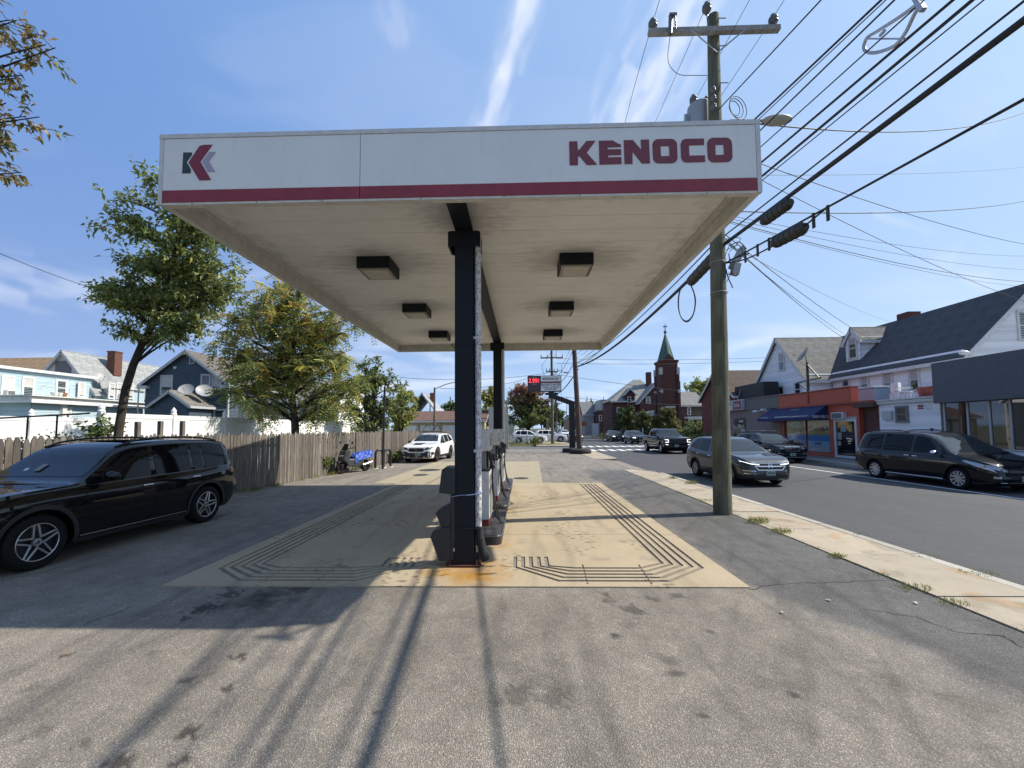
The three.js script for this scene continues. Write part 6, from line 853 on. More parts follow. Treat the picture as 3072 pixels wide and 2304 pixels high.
// --- right side of the street ---
const XF = 18.2;
{ // showroom with the grey sign band
  const t = thing('grey_showroom', 'single-storey showroom with a wide plain grey sign band over plate-glass windows', 'shop'), z0 = -6, z1 = -18.45, greyM = M({ color: C(0.095, 0.11, 0.125), map: T.soft, roughness: 0.6 });
  obj('sign_band', bx(XF - 0.35, XF + 0.3, 2.82, 4.57, z1, z0, 0.02), greyM, t); obj('roof', bx(XF + 0.3, XF + 10, 4.0, 4.2, z1, z0), darkIn, t); obj('side_wall', bx(XF + 0.1, XF + 10, 0, 4.0, z1, z1 + 0.2), whS, t); obj('knee_wall', siding(V(XF, 0, z0), V(XF, 0, z1), 0.03, 0.92, null, 0.14, V(-1, 0, 0)), whS, t); obj('back_wall', bx(XF + 6, XF + 6.2, 0, 4.0, z1 + 0.2, z0), M({ color: C(0.12, 0.1, 0.09) }), t); obj('floor', bx(XF + 0.1, XF + 6, 0.02, 0.06, z1 + 0.2, z0), M({ color: C(0.1, 0.09, 0.08) }), t);
  const pane = MP({ color: C(0.012, 0.014, 0.015), roughness: 0.02, ior: 1.7, clearcoat: 1, clearcoatRoughness: 0.01 }); const zs = [z1 + 0.1, onX(2906, 1280, XF).z, onX(2972, 1280, XF).z, onX(3035, 1280, XF).z, -13.2, -10.2, -8, z0];
  for (let i = 0; i < zs.length - 1; i++) { obj('mullion', bx(XF - 0.02, XF + 0.06, 0.92, 2.82, zs[i] - 0.035, zs[i] + 0.035), M({ color: C(0.4, 0.4, 0.38), roughness: 0.5 }), t); obj('pane', bx(XF + 0.015, XF + 0.025, 0.94, 2.81, zs[i] + 0.04, zs[i + 1] - 0.04), pane, t); }
  obj('window_sill', bx(XF - 0.08, XF + 0.08, 0.905, 0.94, z1, z0), whiteTrim, t);
}
{ // white-sided annex
  const t = thing('white_annex', 'low white clapboard annex between the showroom and the restaurant', 'building'), z0 = -18.5, z1 = -21.6; obj('wall', siding(V(XF, 0, z0), V(XF, 0, z1), 0.03, 2.95, null, 0.12, V(-1, 0, 0)), whS, t); obj('core', bx(XF + 0.02, XF + 4.5, 0, 2.9, z1, z0), darkIn, t); obj('roof_edge', [bx(XF - 0.12, XF + 4.5, 2.95, 3.1, z1, z0), bx(XF - 0.18, XF + 4.5, 3.11, 3.17, z1, z0)], whiteTrim, t);
  winX(t, 2690, 2728, 1217, 1266, XF - 0.015, -1, { trim: M({ color: C(0.16, 0.17, 0.17), roughness: 0.6 }), f: 0.09 });
  const rd = M({ color: C(0.3, 0.05, 0.05) }); const p1 = onX(2762, 1220, XF - 0.02); obj('notice', [bx(XF - 0.03, XF - 0.018, p1.y - 0.12, p1.y + 0.1, p1.z - 0.14, p1.z + 0.14)], rd, t); const p2 = onX(2785, 1222, XF - 0.02); obj('notice', [bx(XF - 0.03, XF - 0.018, p2.y - 0.12, p2.y + 0.1, p2.z - 0.16, p2.z + 0.16)], whiteTrim, t); obj('standpipe', cyl(V(XF - 0.12, 0, onX(2804, 1300, XF).z), V(XF - 0.12, 1.75, onX(2804, 1300, XF).z), 0.05), M({ color: C(0.12, 0.03, 0.03) }), t); obj('meter_box', bx(XF - 0.14, XF - 0.02, 2.15, 2.6, -21.3, -20.8), M({ color: C(0.45, 0.46, 0.46) }), t);
  obj('dark_recess', bx(XF + 0.3, XF + 0.4, 0, 3.0, -22.9, z1 - 0.02), brickM(0.15, 0.075, 0.06), t);
}
{ // restaurant
  const t = thing('orange_restaurant', 'orange-fronted restaurant with a painted window and white-framed glass door', 'restaurant'), z0 = -22.9, z1 = -29.7, or = M({ color: C(0.5, 0.1, 0.05), map: T.soft, roughness: 0.6 }), or2 = M({ color: C(0.3, 0.06, 0.04), map: T.soft, roughness: 0.6 }), wd = M({ color: C(0.1, 0.055, 0.04), map: T.soft, roughness: 0.7 });
  const A = (px) => onX(px, 1280, XF).z, dz0 = A(2571), dz1 = A(2503), wz0 = A(2489), wz1 = A(2352), H = (px, py) => onX(px, py, XF).y;
  obj('wall', [bx(XF, XF + 0.25, 0, 0.28, z1, dz1), bx(XF, XF + 0.25, 0.29, 2.4, wz0 + 0.02, dz1), bx(XF, XF + 0.25, 0.29, 2.4, z1, wz1 - 0.02), bx(XF, XF + 0.25, 0, 2.4, dz0 + 0.02, z0), bx(XF, XF + 0.25, 2.41, 3.1, z1, z0)], or, t);
  obj('parapet', [bx(XF - 0.1, XF + 0.3, 3.2, 4.0, z1, z0 - 0.35)], or, t); obj('parapet_cap', [bx(XF - 0.16, XF + 0.35, 4.01, 4.07, z1 - 0.05, z0 - 0.3), bx(XF - 0.15, XF - 0.1, 3.3, 3.95, A(2433) - 0.08, A(2433) + 0.08), bx(XF - 0.2, XF + 0.3, 3.1, 3.2, z1, -21.7)], or2, t); obj('side_fascia', bx(XF - 0.3, XF + 0.3, 2.85, 3.09, z0, -21.62), wd, t);
  obj('roof', bx(XF + 0.3, XF + 4.5, 2.95, 3.05, z1, -21.6), darkIn, t); obj('core', bx(XF + 1.5, XF + 4.5, 0, 2.94, z1, z0), darkIn, t); obj('side_wall', bx(XF + 0.25, XF + 1.5, 0, 2.94, z0 - 0.2, z0), brickM(0.15, 0.075, 0.06), t);
  // painted window: pale ground, blue water band, lettering
  const cv = document.createElement('canvas'); cv.width = 640; cv.height = 400; const x = cv.getContext('2d');
  const gr = x.createLinearGradient(0, 0, 0, 400); x.fillStyle = '#8d8457'; x.fillRect(0, 0, 640, 400); x.fillStyle = '#9a8f5c'; x.fillRect(0, 60, 640, 120); x.fillStyle = '#3f78a8'; x.fillRect(0, 205, 640, 75); x.fillStyle = '#7f9fb2'; x.fillRect(0, 275, 640, 60); x.fillStyle = '#8f9ca6'; x.fillRect(0, 330, 640, 70);
  x.fillStyle = '#5e1f14'; x.font = 'bold 76px serif'; x.save(); x.translate(80, 185); x.rotate(-0.16); x.fillText('Tropical', 0, 0); x.restore(); x.save(); x.translate(350, 140); x.rotate(0.14); x.fillText('Point', 0, 0); x.restore(); x.fillStyle = '#33404d'; x.font = 'bold 46px sans-serif'; x.fillText('RESTAURANT', 20, 320); x.fillText('BAR', 420, 320); x.font = '26px sans-serif'; x.fillText('603-889-9612', 400, 372);
  x.fillStyle = '#232b28'; x.beginPath(); x.ellipse(560, 120, 46, 32, 0, 0, 7); x.fill(); x.fillStyle = '#8a8d88'; x.fillRect(545, 105, 34, 28); x.fillStyle = '#3c5a3a'; x.beginPath(); x.ellipse(150, 78, 26, 20, 0.4, 0, 7); x.fill();
  const tx = new THREE.CanvasTexture(cv); tx.colorSpace = THREE.SRGBColorSpace; const wy0 = 0.3, wy1 = 2.4, pm = MP({ map: tx, roughness: 0.15, clearcoat: 0.6 }); const pg = new THREE.PlaneGeometry(wz0 - wz1, wy1 - wy0).rotateY(-Math.PI / 2).translate(XF + 0.1, (wy0 + wy1) / 2, (wz0 + wz1) / 2); obj('painted_window', pg, pm, t); obj('window_frame', [bx(XF + 0.02, XF + 0.12, wy0, wy1, wz0 - 0.06, wz0 + 0.02), bx(XF + 0.02, XF + 0.12, wy0, wy1, wz1 - 0.02, wz1 + 0.06), bx(XF + 0.04, XF + 0.11, wy0, wy1, (wz0 + wz1) / 2 - 0.03, (wz0 + wz1) / 2 + 0.03)], or2, t);
  const gl = MP({ color: C(0.015, 0.015, 0.016), roughness: 0.05, clearcoat: 1 }); const d = new THREE.Group(); d.name = 'door'; t.add(d); obj('frame', [bx(XF - 0.04, XF + 0.08, 0.06, 2.25, dz0 - 0.12, dz0), bx(XF - 0.04, XF + 0.08, 0.06, 2.25, dz1, dz1 + 0.12), bx(XF - 0.04, XF + 0.08, 2.13, 2.25, dz1 + 0.12, dz0 - 0.12), bx(XF - 0.04, XF + 0.08, 0.06, 0.2, dz1 + 0.12, dz0 - 0.12)], whiteTrim, d); obj('pane', bx(XF + 0.02, XF + 0.04, 0.2, 2.13, dz1 + 0.12, dz0 - 0.12), gl, d); obj('handle', cyl(V(XF - 0.09, 0.95, dz1 + 0.2), V(XF - 0.09, 1.3, dz1 + 0.2), 0.02), steel, d); obj('posters', [bx(XF + 0.012, XF + 0.018, 1.1, 1.5, dz1 + 0.2, dz1 + 0.5), bx(XF + 0.012, XF + 0.018, 1.55, 1.9, dz1 + 0.45, dz1 + 0.85), bx(XF + 0.012, XF + 0.018, 0.75, 1.0, dz1 + 0.18, dz1 + 0.42)], M({ color: C(0.3, 0.3, 0.28) }), d);
  obj('transom', bx(XF + 0.02, XF + 0.06, 2.26, 2.4, dz1, dz0), darkIn, t); obj('air_conditioner', [bx(XF - 0.22, XF + 0.02, 2.27, 2.66, dz1 + 0.05, dz1 + 0.95, 0.02)], whiteTrim, t); obj('air_conditioner_grille', bx(XF - 0.226, XF - 0.221, 2.32, 2.61, dz1 + 0.12, dz1 + 0.88), M({ color: C(0.14, 0.15, 0.14) }), t);
  // awning
  const nv = M({ color: C(0.012, 0.022, 0.085), roughness: 0.8, side: 2 }), a0 = A(2487), a1 = A(2308) + 0.3, yt = 3.2, yb = 2.25, o = 1.05; const aw = thing('blue_awning', 'navy cloth awning with pale lettering over the restaurant window', 'awning');
  obj('cloth', [quad(V(XF - o, yb + 0.15, a1), V(XF - o, yb + 0.15, a0), V(XF - 0.02, yt, a0), V(XF - 0.02, yt, a1)), quad(V(XF - o, yb, a1), V(XF - o, yb, a0), V(XF - o, yb + 0.15, a0), V(XF - o, yb + 0.15, a1)), quad(V(XF - o, yb, a0), V(XF - 0.02, yb, a0), V(XF - 0.02, yt, a0), V(XF - o, yb + 0.15, a0)), quad(V(XF - 0.02, yb, a1), V(XF - o, yb, a1), V(XF - o, yb + 0.15, a1), V(XF - 0.02, yt, a1))], nv, aw);
  const cream = M({ color: C(0.5, 0.5, 0.46), roughness: 0.8 }), sand = M({ color: C(0.5, 0.45, 0.26), roughness: 0.8 }); const tl = Math.atan2(o - 0.02, yt - yb - 0.15);
  const wr = (s, z, y, hh, ww, m) => { const g = new TextGeometry(s, { font: FONT, size: 1, depth: 0.01, curveSegments: 2 }); g.computeBoundingBox(); const B = g.boundingBox; g.translate(-(B.min.x + B.max.x) / 2, -(B.min.y + B.max.y) / 2, 0).scale(ww / (B.max.x - B.min.x), hh / (B.max.y - B.min.y), 1).rotateX(-tl).rotateY(-Math.PI / 2); const f = (y - yb - 0.15) / (yt - yb - 0.15); g.translate(XF - o + f * o - 0.012, y, z); obj('lettering', g, m, aw); };
  wr('RESTAURANT & BAR', (a0 + a1) / 2 + 0.3, 2.5, 0.13, 2.3, cream); wr('TROPICAL', a1 + 0.75, 2.49, 0.09, 0.9, cream); wr('TAKE OUT', a0 - 1.0, 2.5, 0.09, 1.1, cream); wr('POINT', (a0 + a1) / 2 + 0.35, 2.95, 0.18, 0.9, M({ color: C(0.13, 0.19, 0.22) }));
  const sunG = new THREE.CircleGeometry(0.5, 20, 0, Math.PI).scale(1, 0.6, 1).rotateX(-tl).rotateY(-Math.PI / 2); sunG.translate(XF - o + 0.5 * o - 0.14, 2.62, (a0 + a1) / 2 + 0.3); obj('sun_emblem', sunG, sand, aw);
  const num = new TextGeometry('889-9612', { font: FONT, size: 0.17, depth: 0.006, curveSegments: 2 }); num.translate(XF - o + 0.1, 2.36, a0 + 0.008); obj('phone_number', num, cream, aw);
}
{ // market with stained stucco
  const t = thing('stucco_market', 'stained stucco corner market beside the restaurant with a boxed sign', 'shop'), z0 = -29.75, z1 = -39.5, st = M({ color: C(0.27, 0.22, 0.2), map: T.conc, roughness: 0.95 }), st2 = M({ color: C(0.2, 0.185, 0.16), map: T.conc, roughness: 0.95 });
  obj('wall', bx(XF, XF + 4, 0, 3.2, z1, z0), st, t); obj('parapet', bx(XF - 0.08, XF + 4, 3.21, 4.08, z1, z0), st2, t); obj('parapet_cap', bx(XF - 0.14, XF + 4, 4.09, 4.15, z1, z0), st, t);
  const s0 = onX(2238, 1200, XF).z, s1 = -39; obj('sign_box', bx(XF - 0.34, XF - 0.09, 3.25, 4.12, s1, s0, 0.02), M({ color: C(0.4, 0.4, 0.42), roughness: 0.5 }), t); obj('sign_face', bx(XF - 0.36, XF - 0.342, 3.32, 4.04, s1 + 0.1, s0 - 1.5), M({ color: C(0.38, 0.46, 0.44), roughness: 0.4 }), t); obj('red_sign_face', bx(XF - 0.36, XF - 0.342, 3.32, 4.04, s0 - 1.4, s0 - 0.15), M({ color: C(0.2, 0.02, 0.035), roughness: 0.4 }), t);
  const wr = (s, z, y, hh, ww, m) => { const g = new TextGeometry(s, { font: FONT, size: 1, depth: 0.01, curveSegments: 2 }); g.computeBoundingBox(); const B = g.boundingBox; g.translate(-(B.min.x + B.max.x) / 2, -(B.min.y + B.max.y) / 2, 0).scale(ww / (B.max.x - B.min.x), hh / (B.max.y - B.min.y), 1).rotateY(-Math.PI / 2).translate(XF - 0.366, y, z); obj('lettering', g, m, t); };
  const ink = M({ color: C(0.03, 0.1, 0.09) }); wr('RIVERSIDE', s0 - 3.0, 3.85, 0.28, 2.6, ink); wr('MARKET', s0 - 3.2, 3.5, 0.28, 2.0, ink); wr('Cola', s0 - 0.77, 3.68, 0.3, 0.8, whiteTrim);
  obj('shop_window', bx(XF - 0.03, XF + 0.02, 0.9, 2.6, onX(2202, 1280, XF).z, onX(2238, 1280, XF).z), MP({ color: C(0.03, 0.03, 0.035), roughness: 0.08, clearcoat: 1 }), t); const mur = M({ color: C(0.36, 0.36, 0.35) }); const mz = onX(2225, 1280, XF).z; obj('window_print', [0, 1, 2, 3].map((k) => cbx(XF - 0.035, 1.2 + 0.38 * k, mz + 0.3 * Math.sin(k * 2.1), 0.008, 0.22, 0.5 + 0.2 * (k % 2))), mur, t);
  obj('flood_lamps', [cbx(XF - 0.35, 3.05, onX(2283, 1230, XF).z, 0.3, 0.16, 0.6, 0.03), cbx(XF - 0.35, 3.12, onX(2305, 1230, XF).z, 0.3, 0.14, 0.35, 0.03), bx(XF - 0.2, XF, 3.0, 3.06, -31.4, -30.1)], whiteTrim, t);
  const b = thing('roof_box', 'large plain black box standing on the market roof', 'box'); const q0 = onX(2205, 1195, 19.1), q1 = onX(2290, 1152, 19.1); obj('shell', bx(19.1, 20.3, 4.15, q1.y + 0.2, q0.z, q1.z, 0.03), M({ color: C(0.012, 0.013, 0.014), roughness: 0.6 }), b); obj('strut', cyl(V(19.0, 4.1, q0.z + 0.5), V(19.05, 5.1, q0.z + 1.2), 0.04), steel, b);
}
{ // white house behind the shops
  const X = 22.5, t = thing('white_house', 'large white clapboard house with dark shingle roofs rising behind the shops', 'house'), rf = roofM(0.085, 0.09, 0.095), rfL = roofM(0.21, 0.205, 0.19), z0 = -21.5, z1 = -30.5, xr = 26.0, yr = 9.15, ye = 5.65;
  obj('wall', siding(V(X, 0, z0), V(X, 0, z1), 2.5, 5.75, null, 0.12, V(-1, 0, 0)), whS, t); obj('wall', siding(V(X, 0, z0), V(29.5, 0, z0), 2.5, yr, (v) => gRange(7.0, ye, yr)(v), 0.12, V(0, 0, 1)), whS, t); obj('core', bx(X + 0.05, 29.4, 0, 5.6, -36.5, z0 - 0.05), darkIn, t); gableZ(t, X, 29.5, ye, yr, z0, -34, rf, 0.35, 0.12);
  // cross wing with its gable to the street
  obj('wall', siding(V(20.7, 0, -30.6), V(20.7, 0, -36.9), 2.5, 9.0, gRange(6.3, 5.6, 9.05), 0.12, V(-1, 0, 0)), whS, t); obj('wall', siding(V(20.7, 0, -30.6), V(X, 0, -30.6), 2.5, 5.7, null, 0.12, V(0, 0, 1)), whS, t); obj('core', bx(20.75, 29, 0, 5.5, -36.8, -30.65), darkIn, t); gableX(t, -30.6, -36.9, 5.6, 9.05, 20.7, 29, rfL, 0.35, 0.12);
  // dormer
  const dx = 23.35, da = onX(2540, 1085, dx), db = onX(2584, 1076, dx), dm = (da.z + db.z) / 2, dw = Math.abs(da.z - db.z) / 2, dy0 = 6.35, dye = 8.05, dyr = 8.85; obj('dormer_wall', [siding(V(dx, 0, db.z), V(dx, 0, da.z), dy0, dyr, gRange(2 * dw, dye, dyr), 0.12, V(-1, 0, 0)), siding(V(dx, 0, db.z), V(25.95, 0, db.z), dy0, dye, (v) => [0, Math.max(0.05, (v - ye) / ((yr - ye) / (xr - X)) + X - dx)], 0.12, V(0, 0, 1)), siding(V(25.95, 0, da.z), V(dx, 0, da.z), dy0, dye, (v) => [2.6 - Math.max(0.05, (v - ye) / ((yr - ye) / (xr - X)) + X - dx), 2.6], 0.12, V(0, 0, -1))], whS, t);
  gableX(t, db.z, da.z, dye, dyr, dx, 26.1, rfL, 0.22, 0.08); win(t, V(dx - 0.01, dy0 + 0.3, dm), V(0, 0, 1), V(-1, 0, 0), dw * 1.0, 1.4, { curtain: 0.3 });
  obj('chimney', cbx(26.4, 8.55, -28.6, 0.85, 2.0, 0.85), brickM(0.16, 0.06, 0.04), t);
  winX(t, 2338, 2356, 1058, 1112, 20.685, -1, { curtain: 0.5, f: 0.08 }); winX(t, 2306, 2322, 1162, 1205, 20.685, -1, { f: 0.08 }); winX(t, 2337, 2355, 1158, 1205, 20.685, -1, { f: 0.08 }); winX(t, 2385, 2406, 1145, 1190, 20.685, -1, { f: 0.08 });
  winX(t, 2528, 2552, 1136, 1180, X - 0.015, -1, { f: 0.08 }); winX(t, 2583, 2610, 1125, 1175, X - 0.015, -1, { curtain: 0.5 }); winX(t, 2651, 2684, 1113, 1178, X - 0.015, -1, { curtain: 0.55, ac: true }); winX(t, 2729, 2764, 1103, 1172, X - 0.015, -1, { curtain: 0.5 });
   winZ(t, 3052, 3085, 930, 1020, 21.5, {});
  const fl = M({ color: C(0.5, 0.5, 0.5), roughness: 0.5 }); const lp = onX(2895, 1060, X - 0.4); obj('flood_lamp', [cyl(V(X, lp.y - 0.1, lp.z), V(X - 0.5, lp.y, lp.z + 0.1), 0.03), new THREE.SphereGeometry(0.2, 12, 8).scale(1.2, 0.6, 0.8).translate(X - 0.6, lp.y, lp.z + 0.15)], whiteTrim, t);
  dish(V(20.6, 6.1, onX(2418, 1110, 20.6).z), 0.62, -1.9, 'white satellite dish on the eave of the white house', 0.9);
  const fr = thing('sign_frame', 'empty black triangular sign frame standing on the restaurant roof', 'frame'), fz = onX(2425, 1170, 18.9).z, bm = M({ color: C(0.02, 0.02, 0.02), roughness: 0.5 }); obj('upright', bx(18.85, 18.95, 4.05, 6.1, fz - 0.06, fz + 0.06), bm, fr); obj('brace', beam(V(18.9, 6.0, fz), V(18.9, 4.9, fz + 1.1), 0.07, 0.07), bm, fr); obj('cross_bar', beam(V(18.9, 4.85, fz - 1.1), V(18.9, 4.95, fz + 1.2), 0.07, 0.07), bm, fr); obj('brace', beam(V(18.9, 4.85, fz - 1.0), V(18.9, 4.1, fz + 0.2), 0.06, 0.06), bm, fr);
  // things kept on the flat roof
  const tub = thing('storage_chest', 'blue-grey storage chest on the flat roof beside the window unit', 'chest', [20.3, 3.06, onX(2618, 1180, 20.3).z]); obj('chest', bx(-0.45, 0.45, 0.1, 0.95, -0.6, 0.6, 0.05), M({ color: C(0.2, 0.25, 0.31), roughness: 0.6 }), tub); obj('lid', bx(-0.48, 0.48, 0.96, 1.06, -0.63, 0.63, 0.03), M({ color: C(0.28, 0.33, 0.4), roughness: 0.6 }), tub); obj('foot', bx(-0.45, 0.45, 0, 0.1, -0.6, 0.6), darkIn, tub);
  const chair = (px, lab, yaw) => { const z = onX(px, 1190, 19.9).z, c = thing('plastic_chair', lab, 'chair', [19.9, 3.175, z], yaw, 'plastic chairs on the flat roof'), m = M({ color: C(0.6, 0.6, 0.6), roughness: 0.5 }); obj('seat', bx(-0.25, 0.25, 0.42, 0.46, -0.25, 0.25, 0.015), m, c); obj('backrest', bx(-0.25, 0.25, 0.5, 0.95, -0.27, -0.22, 0.02), m, c); for (const [a, b] of [[-1, -1], [1, -1], [-1, 1], [1, 1]]) obj('leg', cyl(V(a * 0.22, 0.42, b * 0.22), V(a * 0.27, 0, b * 0.27), 0.025), m, c); obj('armrest', bx(-0.29, -0.23, 0.64, 0.68, -0.24, 0.22, 0.015), m, c); obj('armrest', bx(0.23, 0.29, 0.64, 0.68, -0.24, 0.22, 0.015), m, c); };
  chair(2698, 'white plastic armchair on the flat roof next to the chest', 1.2); chair(2718, 'white plastic armchair on the flat roof near the red pots', 0.6);
  const tubs = M({ color: C(0.2, 0.04, 0.04), roughness: 0.7 }); ['dark red planter tub on the annex roof', 'dark red planter tub against the showroom band'].forEach((l, i) => { const z = onX(2785 + i * 24, 1190, 19.7).z, q = thing('planter_tub', l, 'planter', [19.7, 3.175, z]); obj('tub', new THREE.LatheGeometry([[0, 0], [0.3, 0], [0.42, 0.55], [0.38, 0.55], [0.36, 0.48], [0, 0.48]].map((p) => new THREE.Vector2(...p)), 16), tubs, q); });
}
// --- church and brick houses up the street ---
const redB = brickM(0.115, 0.045, 0.04), redB2 = brickM(0.17, 0.05, 0.042), stone = M({ color: C(0.45, 0.43, 0.4), roughness: 0.8 });
{
  const D = 66, cx = onZ(2010, 1200, D).x, t = thing('church_tower', 'brick church tower with white-capped buttresses and a green copper spire', 'church'), w = 1.34, H = onZ(2010, 1087, D).y, S = onZ(2014, 994, D).y;
  obj('shaft', bx(cx - w, cx + w, 0, H, -D - 2 * w, -D), redB, t);
  for (const [sx, sz] of [[-1, 0], [1, 0], [-1, 1], [1, 1]]) { const x = cx + sx * w, z = sz ? -D - 2 * w : -D; obj('buttress', [bx(x - 0.2, x + 0.2, 0, H * 0.62, z - 0.4, z + 0.4), bx(x - 0.15, x + 0.15, H * 0.62, H * 0.86, z - 0.3, z + 0.3)], redB, t); for (const gc of [bx(x - 0.16, x + 0.16, H * 0.6, H * 0.64, z - 0.42, z + 0.42), bx(x - 0.2, x + 0.2, H * 0.84, H * 0.93, z - 0.33, z + 0.33)]) obj('buttress_cap', gc, stone, t); }
  obj('band', bx(cx - w * 0.62, cx + w * 0.62, H * 0.405, H * 0.43, -D - 0.02, -D + 0.08), stone, t); obj('cornice', bx(cx - w - 0.15, cx + w + 0.15, H, H + 0.35, -D - 2 * w - 0.15, -D + 0.15), redB, t);
  const cop = M({ color: C(0.06, 0.115, 0.095), map: T.soft, roughness: 0.75 }); const sp = new THREE.CylinderGeometry(0.08, w * 1.02, S - H - 0.35, 8).rotateY(Math.PI / 8).translate(cx, (S + H + 0.35) / 2, -D - w); obj('spire', sp, cop, t);
  const ribs = []; for (let k = 0; k < 8; k++) { const a = (k + 0.5) * Math.PI / 4 + Math.PI / 8 * 0; ribs.push(beam(V(cx + Math.sin(a + Math.PI / 8) * w * 1.02, H + 0.35, -D - w + Math.cos(a + Math.PI / 8) * w * 1.02), V(cx, S + 0.02, -D - w), 0.07, 0.07)); } ribs.forEach((r) => obj('spire_rib', r, M({ color: C(0.14, 0.26, 0.2), roughness: 0.7 }), t)); obj('finial', [cyl(V(cx, S - 0.1, -D - w), V(cx, S + 1.5, -D - w), 0.09, 0.06), cbx(cx, S + 1.1, -D - w, 0.7, 0.14, 0.14), new THREE.SphereGeometry(0.25, 10, 8).translate(cx, S + 0.2, -D - w)], cop, t);
  for (const q of [-1, 1]) obj('spire_gable', extr([[-0.9, 0], [0.9, 0], [0, 1.1]], 0.3).translate(cx + q * 0.0, H + 0.3, -D + (q > 0 ? -0.1 : -2 * w - 0.2)), redB, t);
}
{ // brick rectory
  const D = 80, Z = -D, P = (px, py) => onZ(px, py, D), t = thing('brick_rectory', 'dark red brick house with steep grey gables and a white columned porch', 'house'), x0 = P(1836, 1203).x, x1 = P(1990, 1203).x, ye = P(1900, 1203).y, rf = roofM(0.3, 0.3, 0.28);
  obj('wall', bx(x0, x1, 0, ye, Z - 9, Z), redB, t); const ra = P(1918, 1131), k = V(ra.x, ra.y, Z - 4.5);
  obj('roof', [quad(V(x0 - 0.4, ye, Z + 0.4), V(x1, ye, Z + 0.4), V(x1 - 3, ra.y, k.z), V(k.x, ra.y, k.z)), quad(V(x0 - 0.4, ye, Z - 9.4), V(x0 - 0.4, ye, Z + 0.4), k, k.clone().add(V(0.01, 0, -0.01))), quad(V(x1, ye, Z - 9.4), V(x0 - 0.4, ye, Z - 9.4), k, V(x1 - 3, ra.y, k.z)), quad(V(x1 + 0.3, ye, Z + 0.4), V(x1 + 0.3, ye, Z - 9.4), V(x1 - 3, ra.y, k.z), V(x1 - 3.01, ra.y, k.z + 0.01))], rf, t); obj('eave_board', bx(x0 - 0.4, x1, ye - 0.25, ye - 0.02, Z + 0.25, Z + 0.42), whiteTrim, t);
  const ga = P(1961, 1147), g0 = P(1908, 1203).x, g1 = 2 * ga.x - g0; obj('gable_wall', extr([[g0 + 0.3, 0], [g1 - 0.3, 0], [g1 - 0.3, ye], [ga.x, ga.y - 0.3], [g0 + 0.3, ye]], 4).translate(0, 0, Z + 0.1 - 2.5), redB, t); gableZ(t, g0 + 0.3, g1 - 0.3, ye, ga.y - 0.1, Z + 1.6, Z - 4, rf, 0.5, 0.15, whiteTrim);
  const dm = P(1888, 1180); obj('dormer', extr([[-0.9, 0], [0.9, 0], [0.9, 1.3], [0, 2.1], [-0.9, 1.3]], 2.2).translate(dm.x, ye + 0.2, Z - 1.8), redB, t); gableZ(t, dm.x - 0.95, dm.x + 0.95, ye + 1.5, ye + 2.5, Z + 0.5, Z - 1.8, rf, 0.25, 0.1); 
  obj('chimney', [cbx(P(1960, 1140).x, 11.2, Z - 3, 0.9, 3.4, 0.9)], redB, t); winZ(t, 1882, 1893, 1190, 1208, D - 0.45, { f: 0.08 }); winZ(t, 1938, 1951, 1190, 1210, D - 1.6, { f: 0.12 }); winZ(t, 1850, 1860, 1222, 1245, D, {}); winZ(t, 1938, 1951, 1262, 1290, D - 1.6, {}); winZ(t, 1862, 1874, 1265, 1290, D, {}); 
  const pz = Z + 4, p0 = P(1910, 1225).x, p1 = P(1980, 1225).x; obj('porch_roof', [extr([[p0 - 0.3, 0], [p1 + 0.3, 0], [p1 + 0.3, 0.5], [(p0 + p1) / 2, 1.0], [p0 - 0.3, 0.5]], 3).translate(0, 4.0, pz - 3)], whiteTrim, t); for (const x of [p0, (2 * p0 + p1) / 3, (p0 + 2 * p1) / 3, p1]) obj('porch_column', cyl(V(x, 0, pz - 0.2), V(x, 4.0, pz - 0.2), 0.16), whiteTrim, t);
}
{ // brick wing right of the tower, and the hall
  const D = 70, P = (px, py) => onZ(px, py, D), t = thing('brick_wing', 'brick house with a white glazed bay between the tower and the hall', 'house'), x0 = P(2045, 1215).x, x1 = P(2112, 1215).x; obj('wall', bx(x0, x1, 0, P(2060, 1212).y, -D - 8, -D), brickM(0.1, 0.075, 0.065), t); gableX(t, -D, -D - 8, P(2060, 1212).y, P(2060, 1170).y, x0, x1, roofM(0.25, 0.24, 0.23), 0.4); obj('chimney', cbx(P(2051, 1165).x, P(2051, 1160).y, -D - 3, 0.9, 2.4, 0.9), redB, t);
  const by = P(2070, 1255).y; obj('bay', [bx(x0 + 0.3, x1 - 0.2, by - 0.1, by + 0.25, -D, -D + 1.6), bx(x0 + 0.3, x1 - 0.2, 0, 0.9, -D, -D + 1.5)], whiteTrim, t); for (let k = 0; k < 4; k++) { const xx = lerp(x0 + 0.5, x1 - 0.4, (k + 0.5) / 4); win(t, V(xx, 1.05, -D + 1.5), V(1, 0, 0), V(0, 0, 1), 0.62, by - 1.3, { f: 0.1 }); } winZ(t, 2062, 2072, 1222, 1245, D, {});
  const h = thing('brick_hall', 'large red brick hall with a brown roof behind the market', 'hall'), z0 = -37.5, z1 = -44.4, X = 19; obj('gable_wall', extr([[0, 0], [6.9, 0], [6.9, 4.9], [3.45, 7.3], [0, 4.9]], 0.4).rotateY(Math.PI / 2).translate(X, 0, z0), redB2, h); obj('side_wall', bx(X + 0.4, X + 22, 0, 4.9, z1 + 0.05, z0 - 0.05), redB2, h); gableX(h, z0, z1, 4.9, 7.4, X, X + 22, roofM(0.1, 0.07, 0.055), 0.35, 0.15);
}
